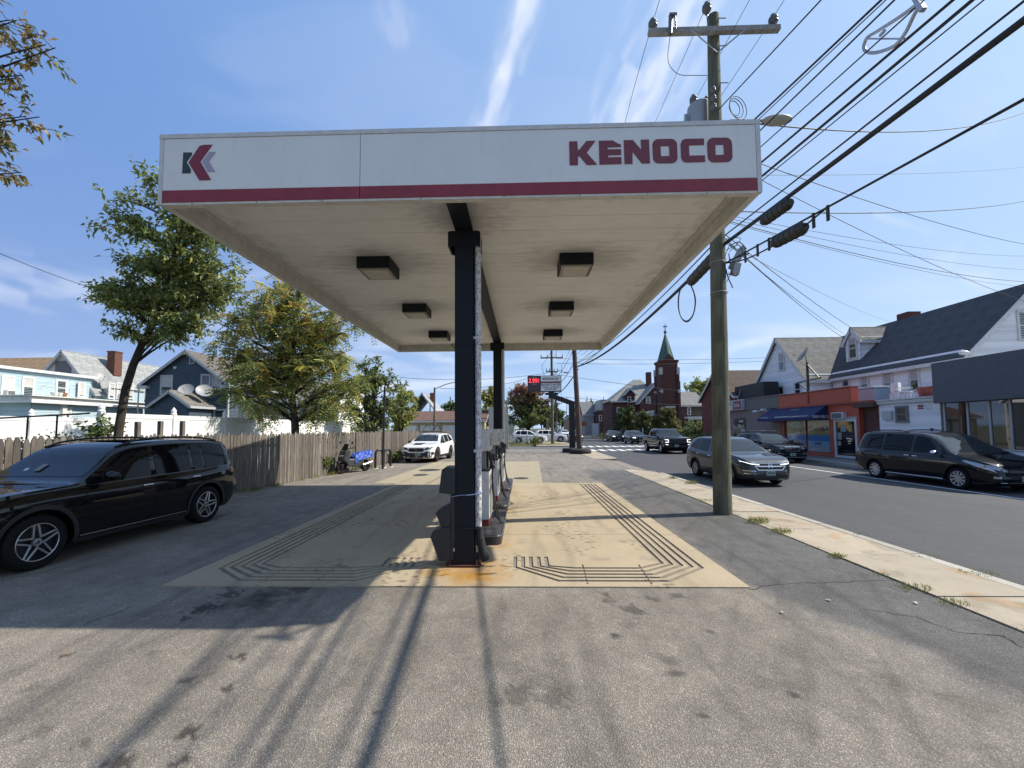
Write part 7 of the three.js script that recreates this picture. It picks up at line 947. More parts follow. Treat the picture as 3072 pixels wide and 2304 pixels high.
{ // brick shop and grey mansard house farther along
  const D = 100, P = (px, py) => onZ(px, py, D), t = thing('mansard_brick_house', 'distant brick house with a grey mansard and dormer along the street', 'house'), x0 = P(1790, 1235).x, x1 = P(1834, 1235).x; obj('wall', bx(x0, x1, 0, P(1800, 1236).y, -D - 8, -D), redB, t); obj('roof', [extr([[x0 - 0.3, 0], [x1 + 0.3, 0], [x1 - 1, 3.0], [x0 + 1, 3.0]], 7.5).translate(0, P(1800, 1236).y, -D - 7.7)], roofM(0.24, 0.24, 0.24), t); obj('dormer', extr([[-1.2, 0], [1.2, 0], [1.2, 1.6], [0, 2.6], [-1.2, 1.6]], 2).translate(P(1803, 1230).x, P(1800, 1236).y + 0.4, -D - 1.4), M({ color: C(0.4, 0.4, 0.4) }), t); winZ(t, 1797, 1806, 1245, 1263, D, {}); winZ(t, 1820, 1829, 1245, 1263, D, {}); for (const px of [1818, 1823]) obj('porch_column', cyl(V(P(px, 1300).x, 0, -D + 0.8), V(P(px, 1300).x, 3.4, -D + 0.8), 0.18), whiteTrim, t);
  const g = thing('grey_sided_house', 'distant grey sided house beyond the brick one', 'house'); const gx0 = P(1755, 1240).x, gx1 = P(1788, 1240).x; obj('wall', bx(gx0, gx1, 0, P(1770, 1240).y, -D - 12, -D - 3), M({ color: C(0.3, 0.3, 0.3) }), g); gableX(g, -D - 3, -D - 12, P(1770, 1240).y, P(1770, 1212).y + 1, gx0, gx1, roofM(0.22, 0.22, 0.22), 0.3);
  const s = thing('white_panel_sign', 'tall plain white sign panel in front of the distant brick house', 'sign'); const a = onZ(1778, 1270, 85), b = onZ(1796, 1312, 85); obj('panel', bx(a.x, b.x, 0.4, a.y, -85.2, -85), whiteTrim, s); obj('post', [bx(a.x - 0.15, a.x, 0, a.y + 0.1, -85.2, -85), bx(b.x, b.x + 0.15, 0, a.y + 0.1, -85.2, -85)], steel, s);
  const o = thing('orange_sign', 'small orange roadside sign on a post', 'sign'), oa = onZ(1744, 1264, 90), ob = onZ(1760, 1278, 90); obj('panel', bx(oa.x, ob.x, ob.y, oa.y, -90.1, -90), M({ color: C(0.4, 0.1, 0.06) }), o); obj('post', cyl(V((oa.x + ob.x) / 2, 0, -90.15), V((oa.x + ob.x) / 2, ob.y, -90.15), 0.06), steel, o);
}
{ // far rows closing the street
  const cols = [[0.3, 0.3, 0.3], [0.25, 0.12, 0.09], [0.4, 0.38, 0.33], [0.2, 0.22, 0.24], [0.33, 0.2, 0.14]]; const labs = ['grey', 'brick', 'cream', 'slate', 'tan'];
  let k = 0; for (const [x, z, w, h] of [[24, -132, 9, 6], [25, -155, 10, 7], [-8, -150, 10, 5.5], [-9, -178, 11, 6.5], [24, -185, 10, 6]]) { const t = thing('distant_house', `small distant ${labs[k]} house down the street`, 'house'); obj('wall', bx(x - w / 2, x + w / 2, 0, h, z - 8, z), M({ color: C(...cols[k]) }), t); gableZ(t, x - w / 2, x + w / 2, h, h + 3, z, z - 8, roofM(0.16, 0.15, 0.14)); winZ; for (const q of [-1, 1]) win(t, V(x + q * w / 4, 1.2, z), V(1, 0, 0), V(0, 0, 1), 1, 1.5, {}); k++; }
  // hoop bollards, pole
  const bl = M({ color: C(0.015, 0.015, 0.016), roughness: 0.4 }); [[1126, 1148, 1406, 'black hoop guard beside the tall pole, on the scooter side'], [1151, 1171, 1403, 'black hoop guard beside the tall pole, on the wagon side']].forEach(([a, b, y, l], i) => { const p = onY(a, y), q = onY(b, y - 2), t = thing('hoop_guard', l, 'bollard', [0, 0, 0], 0, 'hoop guards'); p.y = q.y = 0; const P = [p, p.clone().setY(0.68)]; for (let k = 1; k < 8; k++) { const a2 = Math.PI * k / 8, c = p.clone().lerp(q, 0.5 - 0.5 * Math.cos(a2)); c.y = 0.68 + 0.2 * Math.sin(a2); P.push(c); } P.push(q.clone().setY(0.68), q); obj('hoop', tube(P, 0.055, 10, 60), bl, t); obj('footing', [new THREE.CylinderGeometry(0.14, 0.16, 0.03, 14).translate(p.x, 0.015, p.z), new THREE.CylinderGeometry(0.14, 0.16, 0.03, 14).translate(q.x, 0.015, q.z)], M({ color: C(0.4, 0.37, 0.3) }), t); });
  const p = onY(1148, 1407), t = thing('black_pole', 'tall thin black pole between the hoop guards', 'pole', [p.x, 0, p.z]); obj('shaft', cyl(V(0, 0, 0), V(0.06, 3.85, 0), 0.055, 0.05), bl, t); obj('cap', new THREE.SphereGeometry(0.06, 10, 8).translate(0.06, 3.85, 0), bl, t);
}
{ // striped barrier and far lot bits
  const t = thing('striped_barrier', 'low red and white striped barrier across the far lot', 'barrier'), a = onZ(1516, 1316, 50), b = onZ(1585, 1308, 50), rM = M({ color: C(0.35, 0.05, 0.05) }); const n = 10; for (let i = 0; i < n; i++) obj('stripe', beam(a.clone().lerp(b, i / n), a.clone().lerp(b, (i + 1) / n), 0.08, 0.3), i % 2 ? rM : whiteTrim, t); for (const q of [0.05, 0.5, 0.95]) { const c = a.clone().lerp(b, q); obj('leg', [cyl(V(c.x - 0.25, 0, c.z), c, 0.04), cyl(V(c.x + 0.25, 0, c.z), c, 0.04)], whiteTrim, t); }
  const f = thing('white_rail_fence', 'white paling fence behind the distant parked cars', 'fence'); for (let i = 0; i < 26; i++) obj('paling', bx(-3.6 + i * 0.34, -3.42 + i * 0.34, 0, 1.75, -66.1, -66), whiteTrim, f); obj('rail', bx(-3.7, 5.3, 1.3, 1.42, -66.2, -66.11), whiteTrim, f);
}
{ // the house across the lot that the showroom glass mirrors
  const t = thing('yellow_house', 'yellow clapboard house with white window frames mirrored in the showroom glass', 'house'), x0 = -24, x1 = -13.5, z0 = 17, z1 = 5, yS = M({ vertexColors: true, color: C(0.55, 0.46, 0.22), roughness: 0.7 });
  obj('wall', siding(V(x1, 0, z0), V(x1, 0, z1), 0, 6.2, null, 0.12, V(1, 0, 0)), yS, t); obj('wall', siding(V(x0, 0, z1), V(x1, 0, z1), 0, 9.4, gRange(x1 - x0, 6.2, 9.5), 0.12, V(0, 0, -1)), yS, t); obj('core', bx(x0, x1 - 0.02, 0, 6.1, z1 + 0.02, z0), darkIn, t); gableZ(t, x0, x1, 6.2, 9.5, z0, z1, roofM(0.12, 0.11, 0.1));
  for (const z of [7, 10, 13, 15.5]) for (const y of [1.1, 3.9]) win(t, V(x1 + 0.03, y, z), V(0, 0, 1), V(1, 0, 0), 0.95, 1.5, { curtain: 0.4 });
}
// ---------- trees, shrubs, grass ----------
const barkM = M({ color: C(0.075, 0.06, 0.048), map: T.wood, bumpMap: T.woodB, bumpScale: 0.02, roughness: 1 });
const leafM = MP({ vertexColors: true, roughness: 0.75, transmission: 0.4, thickness: 0, side: 2, specularIntensity: 0.4 });
const leafPos = () => ({ p: [], c: [] });
// one leaf: two triangles folded along the midrib
function leaf(o, at, dir, nrm, len, wid, col) {
  const s = V(0, 0, 0).crossVectors(dir, nrm).normalize(), m = at.clone().addScaledVector(dir, len * 0.45), fold = wid * 0.25;
  const a = at, b = m.clone().addScaledVector(s, wid / 2).addScaledVector(nrm, fold), c = at.clone().addScaledVector(dir, len).addScaledVector(nrm, -len * 0.12), d = m.clone().addScaledVector(s, -wid / 2).addScaledVector(nrm, fold);
  for (const q of [a, b, c, a, c, d]) { o.p.push(q.x, q.y, q.z); o.c.push(col[0], col[1], col[2]); }
}
const rv = () => { const z = rr(-1, 1), a = rr(0, 6.283), r = Math.sqrt(1 - z * z); return V(r * Math.cos(a), z, r * Math.sin(a)); };
function leafGeo(o) { const g = new THREE.BufferGeometry(); g.setAttribute('position', new THREE.Float32BufferAttribute(o.p, 3)); g.setAttribute('color', new THREE.Float32BufferAttribute(o.c, 3)); g.setAttribute('uv', new THREE.BufferAttribute(new Float32Array(o.p.length / 3 * 2), 2)); g.computeVertexNormals(); return g; }
// limbs run from the trunk into the lobes; twigs carry the leaves
function tree(name, label, s, group) {
  const t = thing(name, label, s.category || 'tree', [0, 0, 0], 0, group), o = leafPos(), wood = [];
  const tc = new THREE.CatmullRomCurve3(s.trunk); const TN = 10, tp = []; for (let i = 0; i <= TN; i++) tp.push(tc.getPoint(i / TN));
  for (let i = 0; i < TN; i++) wood.push(cyl(tp[i], tp[i + 1], lerp(s.r, s.r * 0.45, i / TN), lerp(s.r, s.r * 0.45, (i + 1) / TN), 10, true));
  const vol = s.lobes.map((l) => l.r.x * l.r.y * l.r.z), tot = vol.reduce((a, b) => a + b, 0);
  s.lobes.forEach((L, li) => {
    const nl = Math.max(2, Math.round(s.limbs * Math.pow(vol[li] / tot, 0.75)));
    for (let k = 0; k < nl; k++) {
      const q = rv().multiplyScalar(Math.pow(rnd(), 0.4) * 0.8), end = L.c.clone().add(V(q.x * L.r.x, q.y * L.r.y, q.z * L.r.z));
      let bi = 0, bd = 1e9; for (let i = 2; i <= TN; i++) { const dd = end.distanceTo(tp[i]) + Math.max(0, tp[i].y - end.y + 0.4 * end.distanceTo(tp[i])) * 2; if (dd < bd) { bd = dd; bi = i; } }
      const st = tp[bi], mid = st.clone().lerp(end, 0.5).add(V(rr(-0.1, 0.1), 0.12, rr(-0.1, 0.1)).multiplyScalar(st.distanceTo(end))), cv = new THREE.QuadraticBezierCurve3(st, mid, end), LN = 5, lr = s.r * (s.lr || 0.3);
      let pr = cv.getPoint(0); for (let i = 1; i <= LN; i++) { const p = cv.getPoint(i / LN); wood.push(cyl(pr, p, lerp(lr, lr * 0.2, (i - 1) / LN), lerp(lr, lr * 0.2, i / LN), 5, true)); pr = p; }
      for (let w = 0; w < s.twigs; w++) {
        const a = cv.getPoint(rr(0.5, 1)), dv = rv(); dv.y = dv.y * 0.6 + (s.lift ?? 0.15); const out = a.clone().sub(L.c); out.divide(L.r); dv.addScaledVector(out, 0.5).normalize(); const ln = s.twig * rr(0.6, 1.3), b = a.clone().addScaledVector(dv, ln);
        wood.push(cyl(a, b, lr * 0.16, lr * 0.06, 3, true));
        for (let f = 0; f < s.leaves; f++) {
          const u = rr(0.15, 1.05), at = a.clone().lerp(b, u), base = s.color(at, L), v = rr(0.72, 1.3), cl = base.map((x) => x * v);
          if (s.pinnate) { // compound leaf
            const rd = rv().addScaledVector(dv, 0.8); rd.y -= 0.25; rd.normalize(); const rl = s.leaf * 3.2 * rr(0.7, 1.2), sd = V(0, 0, 0).crossVectors(rd, V(0, 1, 0)).normalize(), up = V(0, 0, 0).crossVectors(sd, rd).normalize();
            for (let e = 0; e < 6; e++) for (const g of [-1, 1]) { const q2 = at.clone().addScaledVector(rd, rl * (e + 0.7) / 6.5); q2.y -= rl * 0.25 * Math.pow((e + 1) / 6, 2); const ld = sd.clone().multiplyScalar(g).addScaledVector(rd, 0.45).addScaledVector(V(0, -1, 0), 0.35).normalize(); leaf(o, q2, ld, up, s.leaf * rr(0.8, 1.1), s.leaf * 0.34, cl); }
          } else { const d = rv().addScaledVector(dv, 0.7); d.y -= 0.35; d.normalize(); const n = V(rr(-0.5, 0.5), 1, rr(-0.5, 0.5)).normalize(); at.addScaledVector(rv(), s.twig * 0.18); leaf(o, at, d, n, s.leaf * rr(0.7, 1.2), s.leaf * (s.wide || 0.5), cl); }
        }
      }
    }
  });
  obj('trunk', merge(wood), s.bark || barkM, t); obj('crown', leafGeo(o), leafM, t); return t;
}
const lobesAt = (d, list, thick = 0.9) => list.map(([px, py, rx, ry]) => { const c = onZ(px, py, d), k = d / F; c.z += rr(-0.5, 0.5) * rx * k; return { c, r: V(rx * k, ry * k, rx * k * thick) }; });
const pathAt = (d, list) => list.map(([px, py]) => onZ(px, py, d));
const mixc = (a, b, t) => a.map((x, i) => lerp(x, b[i], t));
const G1 = [0.18, 0.235, 0.075], G2 = [0.34, 0.37, 0.12], GD = [0.09, 0.125, 0.045], YL = [0.62, 0.5, 0.11], OR = [0.5, 0.3, 0.1], RD = [0.45, 0.2, 0.17];
{ // tall green tree behind the fence
  const d = 10.3, tr = pathAt(d, [[352, 1318], [362, 1240], [388, 1130], [418, 1050], [452, 985], [486, 900], [520, 800], [540, 700], [545, 620]]); tr[0].y = 0;
  tree('green_tree', 'tall leaning green tree growing between the picket fence and the white fence', { trunk: tr, r: 0.1, lr: 0.3, limbs: 62, twigs: 11, twig: 0.42, leaves: 13, leaf: 0.135, wide: 0.48, lobes: lobesAt(d, [[545, 590, 100, 75], [350, 640, 65, 105], [410, 740, 115, 90], [610, 720, 155, 115], [480, 850, 150, 100], [675, 860, 120, 105], [330, 845, 95, 65], [410, 955, 100, 60], [600, 970, 125, 60], [320, 900, 65, 45], [710, 810, 70, 80]], 0.8), color: (p) => mixc(G1, rnd() < 0.1 ? YL : G2, rnd() * 0.8) });
}
{ // yellowing tree
  const d = 17.2, tr = pathAt(d, [[886, 1360], [886, 1290], [882, 1240], [872, 1180], [868, 1110], [880, 1030], [890, 950], [895, 880]]); tr[0].y = 0;
  tree('yellowing_tree', 'broad tree with drooping compound leaves turning yellow and orange behind the pickets', { trunk: tr, r: 0.17, lr: 0.24, limbs: 60, twigs: 6, twig: 0.55, leaves: 4, leaf: 0.18, pinnate: true, lobes: lobesAt(d, [[830, 880, 120, 50], [920, 870, 80, 35], [730, 960, 120, 75], [900, 965, 160, 85], [1045, 965, 95, 75], [680, 1050, 85, 65], [820, 1080, 140, 85], [980, 1085, 130, 90], [1085, 1060, 50, 60], [760, 1170, 95, 75], [1010, 1190, 115, 75], [700, 1130, 80, 60], [1090, 1140, 60, 70], [890, 1190, 70, 50]]), color: (p) => { const h = sst(2.5, 7.5, p.y + rr(-1.2, 1.2)); const r = rnd(); return r < 0.1 + 0.34 * h ? (rnd() < 0.8 ? YL : OR) : mixc(G1, G2, rnd() * 1.2); } });
}
{ const d = 26, tr = pathAt(d, [[1112, 1340], [1112, 1260], [1118, 1200], [1124, 1130]]); tr[0].y = 0;
  tree('hedge_tree', 'dense dark green tree smothered in vines beside the wooden pole', { trunk: tr, r: 0.16, limbs: 34, twigs: 8, twig: 0.5, leaves: 11, leaf: 0.26, wide: 0.55, lobes: lobesAt(d, [[1080, 1175, 80, 70], [1155, 1195, 90, 75], [1125, 1115, 75, 50], [1195, 1225, 70, 60], [1035, 1235, 60, 50], [1130, 1260, 100, 40], [1165, 1140, 60, 45]]), color: () => mixc(GD, G2, rnd() * 0.9) });
  const d2 = 30, t2 = pathAt(d2, [[1205, 1330], [1205, 1260], [1208, 1180]]); t2[0].y = 0; tree('round_tree', 'rounded olive green tree between the vines and the garages', { trunk: t2, r: 0.14, limbs: 20, twigs: 8, twig: 0.5, leaves: 11, leaf: 0.28, wide: 0.55, lobes: lobesAt(d2, [[1210, 1180, 55, 45], [1232, 1225, 40, 50], [1195, 1250, 60, 45]]), color: () => mixc(G2, YL, rnd() * 0.3) }); }
{ // russet tree whose branches hang in from beside the camera
  const d = 5.9, tr = [V(-11.2, 0, -5.2), V(-11.1, 3, -5.3), V(-10.6, 5.5, -5.6), V(-10.2, 7.5, -5.8)];
  tree('russet_tree', 'overhanging tree with russet and green leaves reaching over the fence', { trunk: tr, r: 0.2, lr: 0.18, limbs: 40, twigs: 9, twig: 0.34, leaves: 13, leaf: 0.12, wide: 0.42, lobes: lobesAt(d, [[10, 60, 110, 80], [50, 200, 90, 90], [20, 330, 100, 55], [130, 130, 60, 45], [-150, 150, 220, 200], [-120, 420, 130, 90], [70, 340, 60, 30]], 0.8), color: (p) => { const r = rnd(); return r < 0.45 ? mixc(OR, [0.2, 0.15, 0.06], rnd()) : mixc(G1, [0.12, 0.09, 0.03], rnd()); } });
}
{ // the maple and its neighbours beyond the side street
  const d = 62, tr = pathAt(d, [[1586, 1345], [1586, 1280], [1586, 1190]]); tr[0].y = 0;
  tree('red_maple', 'round maple with reddening top beyond the side street', { trunk: tr, r: 0.25, limbs: 60, twigs: 9, twig: 0.8, leaves: 9, leaf: 0.5, wide: 0.6, lift: 0.45, lobes: lobesAt(d, [[1565, 1180, 55, 42], [1600, 1172, 45, 32], [1545, 1225, 52, 42], [1622, 1222, 52, 46], [1590, 1258, 82, 30], [1585, 1215, 60, 40]]), color: (p) => rnd() < sst(4, 8.5, p.y + rr(-1.5, 1.5)) ? mixc(RD, [0.3, 0.17, 0.1], rnd()) : mixc(G1, [0.17, 0.19, 0.07], rnd()) });
  const d2 = 52, t2 = pathAt(d2, [[1470, 1345], [1470, 1270], [1472, 1190]]); t2[0].y = 0; tree('olive_tree', 'olive green tree seen between the two canopy columns', { trunk: t2, r: 0.2, limbs: 26, twigs: 8, twig: 0.6, leaves: 9, leaf: 0.42, wide: 0.6, lobes: lobesAt(d2, [[1470, 1195, 48, 38], [1450, 1245, 40, 40], [1495, 1240, 38, 40]]), color: () => mixc(G2, OR, rnd() * 0.22) });
}
{ // street trees before the rectory
  const mk = (px, base, top, d, lobes, lab, col) => { const tr = pathAt(d, [[px, base], [px, (base + top) / 2], [px + 2, top]]); tr[0].y = 0; tree('street_tree', lab, { trunk: tr, r: 0.14, limbs: 22, twigs: 8, twig: 0.6, leaves: 10, leaf: 0.4, wide: 0.6, lobes: lobesAt(d, lobes), color: col }, 'small street trees before the brick house'); };
  mk(1882, 1325, 1240, 64, [[1870, 1250, 42, 32], [1900, 1245, 35, 30], [1850, 1275, 30, 25], [1890, 1280, 40, 20]], 'grey-green street tree before the brick rectory, the broadest', () => mixc([0.06, 0.075, 0.04], G1, rnd()));
  mk(1933, 1330, 1250, 60, [[1930, 1262, 38, 25], [1955, 1270, 28, 20]], 'small street tree with browning leaves on a bare trunk', () => mixc([0.11, 0.07, 0.03], G1, rnd()));
  mk(2000, 1325, 1240, 60, [[2000, 1255, 40, 28], [2025, 1262, 25, 32], [1985, 1270, 30, 20], [2005, 1232, 22, 14]], 'street tree with yellow-brown leaves before the church tower', () => mixc([0.17, 0.11, 0.04], G1, rnd()));
  const far = (name, lab, px, d, lobes, col, n = 14) => { const tr = pathAt(d, [[px, 1300], [px, 1240], [px + 1, 1190]]); tr[0].y = 0; tree(name, lab, { trunk: tr, r: 0.25, limbs: n, twigs: 7, twig: 1.0, leaves: 8, leaf: d * 0.008, wide: 0.65, lobes: lobesAt(d, lobes), color: col }, 'trees behind the street'); };
  far('distant_tree', 'light green tree rising behind the brick wing and hall', 2090, 92, [[2085, 1170, 42, 32], [2110, 1150, 32, 25], [2070, 1200, 35, 25], [2120, 1190, 30, 30]], () => mixc(G2, YL, rnd() * 0.35), 22);
  far('distant_tree', 'dark green tree behind the rectory roof', 1870, 110, [[1865, 1195, 20, 14], [1850, 1215, 22, 16]], () => mixc(GD, G1, rnd()));
  far('distant_tree', 'dark tree mass behind the leaning pole', 1760, 125, [[1755, 1240, 30, 28], [1785, 1225, 26, 20], [1730, 1265, 25, 22]], () => mixc(GD, G1, rnd()), 18);
  far('distant_tree', 'dark green tree past the maple along the street', 1665, 105, [[1655, 1225, 18, 18], [1675, 1245, 25, 20], [1650, 1260, 25, 20]], () => mixc(GD, G1, rnd()), 16);
  far('distant_tree', 'bushy tree beyond the garages near the street lamp pole', 1350, 100, [[1345, 1215, 18, 12], [1370, 1225, 30, 14], [1400, 1220, 25, 16]], () => mixc(GD, G1, rnd()), 14);
  for (const [px, d, lab] of [[1700, 220, 'last low trees closing the end of the street'], [1725, 200, 'low trees at the end of the street by the leaning pole'], [1625, 190, 'low distant trees left of the far poles'], [1520, 170, 'low distant tree line behind the maple'], [1290, 120, 'low tree line behind the grey gabled house'], [1810, 180, 'dark tree line behind the mansard house']]) far('distant_tree', lab, px, d, [[px, 1262, 22, 14], [px - 24, 1268, 20, 10], [px + 22, 1268, 20, 11]], () => mixc(GD, [0.05, 0.065, 0.04], rnd()), 12);
}
{ // shrubs
  const bush = (lab, p, rx, ry, rz, col, n = 12, lf = 0.12, cat = 'shrub') => tree('shrub', lab, { category: cat, trunk: [p.clone(), p.clone().add(V(0.02, ry * 0.4, 0)), p.clone().add(V(0, ry * 0.9, 0))], r: 0.03, limbs: n, twigs: 7, twig: Math.max(rx, ry) * 0.35, leaves: 9, leaf: lf, wide: 0.6, lobes: [{ c: p.clone().add(V(0, ry * 0.95, 0)), r: V(rx, ry, rz) }], color: col });
  const g = () => mixc(GD, G2, rnd());
  bush('leafy weed bush growing through the fence beside the scooter wheel', onY(1000, 1424).add(V(-0.35, 0, 0)), 0.35, 0.5, 0.45, g, 14, 0.12); bush('low bush at the fence foot beside the white wagon', onY(1200, 1388).add(V(-0.2, 0, 0)), 0.5, 0.42, 0.7, g, 12, 0.13); bush('green weeds at the fence end behind the wagon', V(-3.9, 0, -30), 0.6, 0.7, 0.6, () => mixc(G1, G2, rnd()), 10, 0.16);
  bush('dark climbing vine heap beside the green tree trunk', onZ(300, 1290, 10.6).setY(0.6), 0.55, 0.95, 0.4, () => mixc(GD, G1, rnd()), 20, 0.13); bush('sprawling weeds above the pickets under the pipe railing', onZ(180, 1310, 9.9).setY(0.9), 1.0, 0.5, 0.3, () => mixc(G1, [0.12, 0.13, 0.06], rnd()), 16, 0.09); bush('pale flowering weeds above the pickets at the railing end', onZ(60, 1320, 9.6).setY(0.9), 0.8, 0.38, 0.3, () => mixc(G2, [0.2, 0.2, 0.12], rnd()), 12, 0.08);
  for (const [px, d, rx, ry, lab] of [[2085, 46, 2.0, 1.6, 'clipped dark shrub before the glazed bay'], [2130, 45, 2.0, 1.5, 'broad shrub between the bay and the utility pole'], [2105, 40, 2.4, 0.7, 'low bright green hedge plants near the pickup'], [2050, 48, 1.4, 1.1, 'small shrub behind the pickup bonnet']]) { const p = onZ(px, 1300, d); p.y = 0; bush(lab, p, rx, ry, 1.2, g, 18, 0.3); }
  for (const [px, d, lab] of [[1815, 70, 'low shrubs on the far kerb before the dark SUVs'], [1600, 48, 'ragged weeds on the verge before the white SUV']]) { const p = onZ(px, 1320, d); p.y = 0; bush(lab, p, 1.6, 0.45, 0.8, () => mixc(G1, [0.16, 0.13, 0.05], rnd()), 8, 0.22); }
}
{ // grass in the joints of the pavement and along the fence
  const o = leafPos(); const tuft = (p, r, n, h) => { for (let i = 0; i < n; i++) { const a = rr(0, 6.283), q = Math.sqrt(rnd()) * r, at = V(p.x + Math.cos(a) * q, p.y, p.z + Math.sin(a) * q * 0.7); const d = V(rr(-0.7, 0.7), 1, rr(-0.7, 0.7)).normalize(); leaf(o, at, d, V(0.3, 0.2, 1).normalize(), h * rr(0.5, 1.3), 0.007 + h * 0.03, mixc([0.2, 0.26, 0.07], [0.4, 0.35, 0.14], rnd() * 0.8)); } };
  for (const [px, py, r, n, h] of [[2275, 1568, 0.2, 130, 0.11], [2345, 1598, 0.18, 110, 0.09], [2510, 1670, 0.12, 60, 0.05], [2740, 1765, 0.2, 110, 0.05], [2860, 1812, 0.14, 70, 0.05], [2640, 1725, 0.12, 40, 0.03], [2940, 1722, 0.22, 90, 0.04], [2580, 1605, 0.12, 50, 0.03], [2075, 1452, 0.2, 90, 0.14], [2020, 1436, 0.14, 60, 0.12], [2115, 1503, 0.2, 60, 0.06], [2780, 1672, 0.2, 60, 0.03], [2515, 1672, 0.1, 50, 0.06]]) { const p = onY(px, py, 0.01); tuft(p, r, n, h); }
  for (let i = 0; i < 60; i++) { const z = -rr(5, 27), x = -8.55 + (-z - 9) * 0.085 + rr(-0.08, 0.1); tuft(V(x, 0, z), 0.14, 18, rr(0.06, 0.2)); }
  for (let i = 0; i < 130; i++) tuft(V(4.46 + rr(-0.04, 0.03), 0.005, rr(2, -16)), 0.06, 7, 0.025);
  for (let i = 0; i < 90; i++) tuft(V(rr(-2.5, 5), -0.02, rr(-45.5, -50)), 0.6, 16, 0.22);
  const m = obj('grass_tufts', leafGeo(o), leafM); tag(m, 'small tufts of grass in pavement joints and along the fence foot', 'grass', null, 'stuff');
}
// ---------- utility poles and wires ----------
const poleM = M({ color: C(0.15, 0.135, 0.1), map: rep(T.wood, 1.2, 0.35), bumpMap: rep(T.woodB, 1.2, 0.35), bumpScale: 0.012, roughness: 0.95 }), poleGreen = M({ color: C(0.16, 0.165, 0.115), map: rep(T.wood, 1.2, 0.35), bumpMap: rep(T.woodB, 1.2, 0.35), bumpScale: 0.012, roughness: 0.95 });
const wireM = M({ color: C(0.018, 0.018, 0.02), roughness: 0.7 }), greyMet = M({ color: C(0.3, 0.31, 0.32), roughness: 0.5, metalness: 0.3 }), armM = M({ color: C(0.36, 0.35, 0.33), map: T.wood, roughness: 0.9 }), insM = M({ color: C(0.1, 0.105, 0.11), roughness: 0.3 });
const P1 = onY(2168, 1541), D1 = -P1.z, Q = (px, py) => onZ(px, py, D1);
const insulator = (p, s = 1) => new THREE.LatheGeometry([[0, 0], [0.035, 0], [0.035, 0.05], [0.075, 0.06], [0.085, 0.09], [0.06, 0.11], [0.085, 0.13], [0.08, 0.16], [0.04, 0.19], [0.045, 0.22], [0, 0.23]].map(([a, b]) => new THREE.Vector2(a * s, b * s)), 12).translate(p.x, p.y, p.z);
const topP = Q(2139, 50), armY = Q(2130, 113).y, aL = Q(1938, 119).x, aR = Q(2324, 108).x;
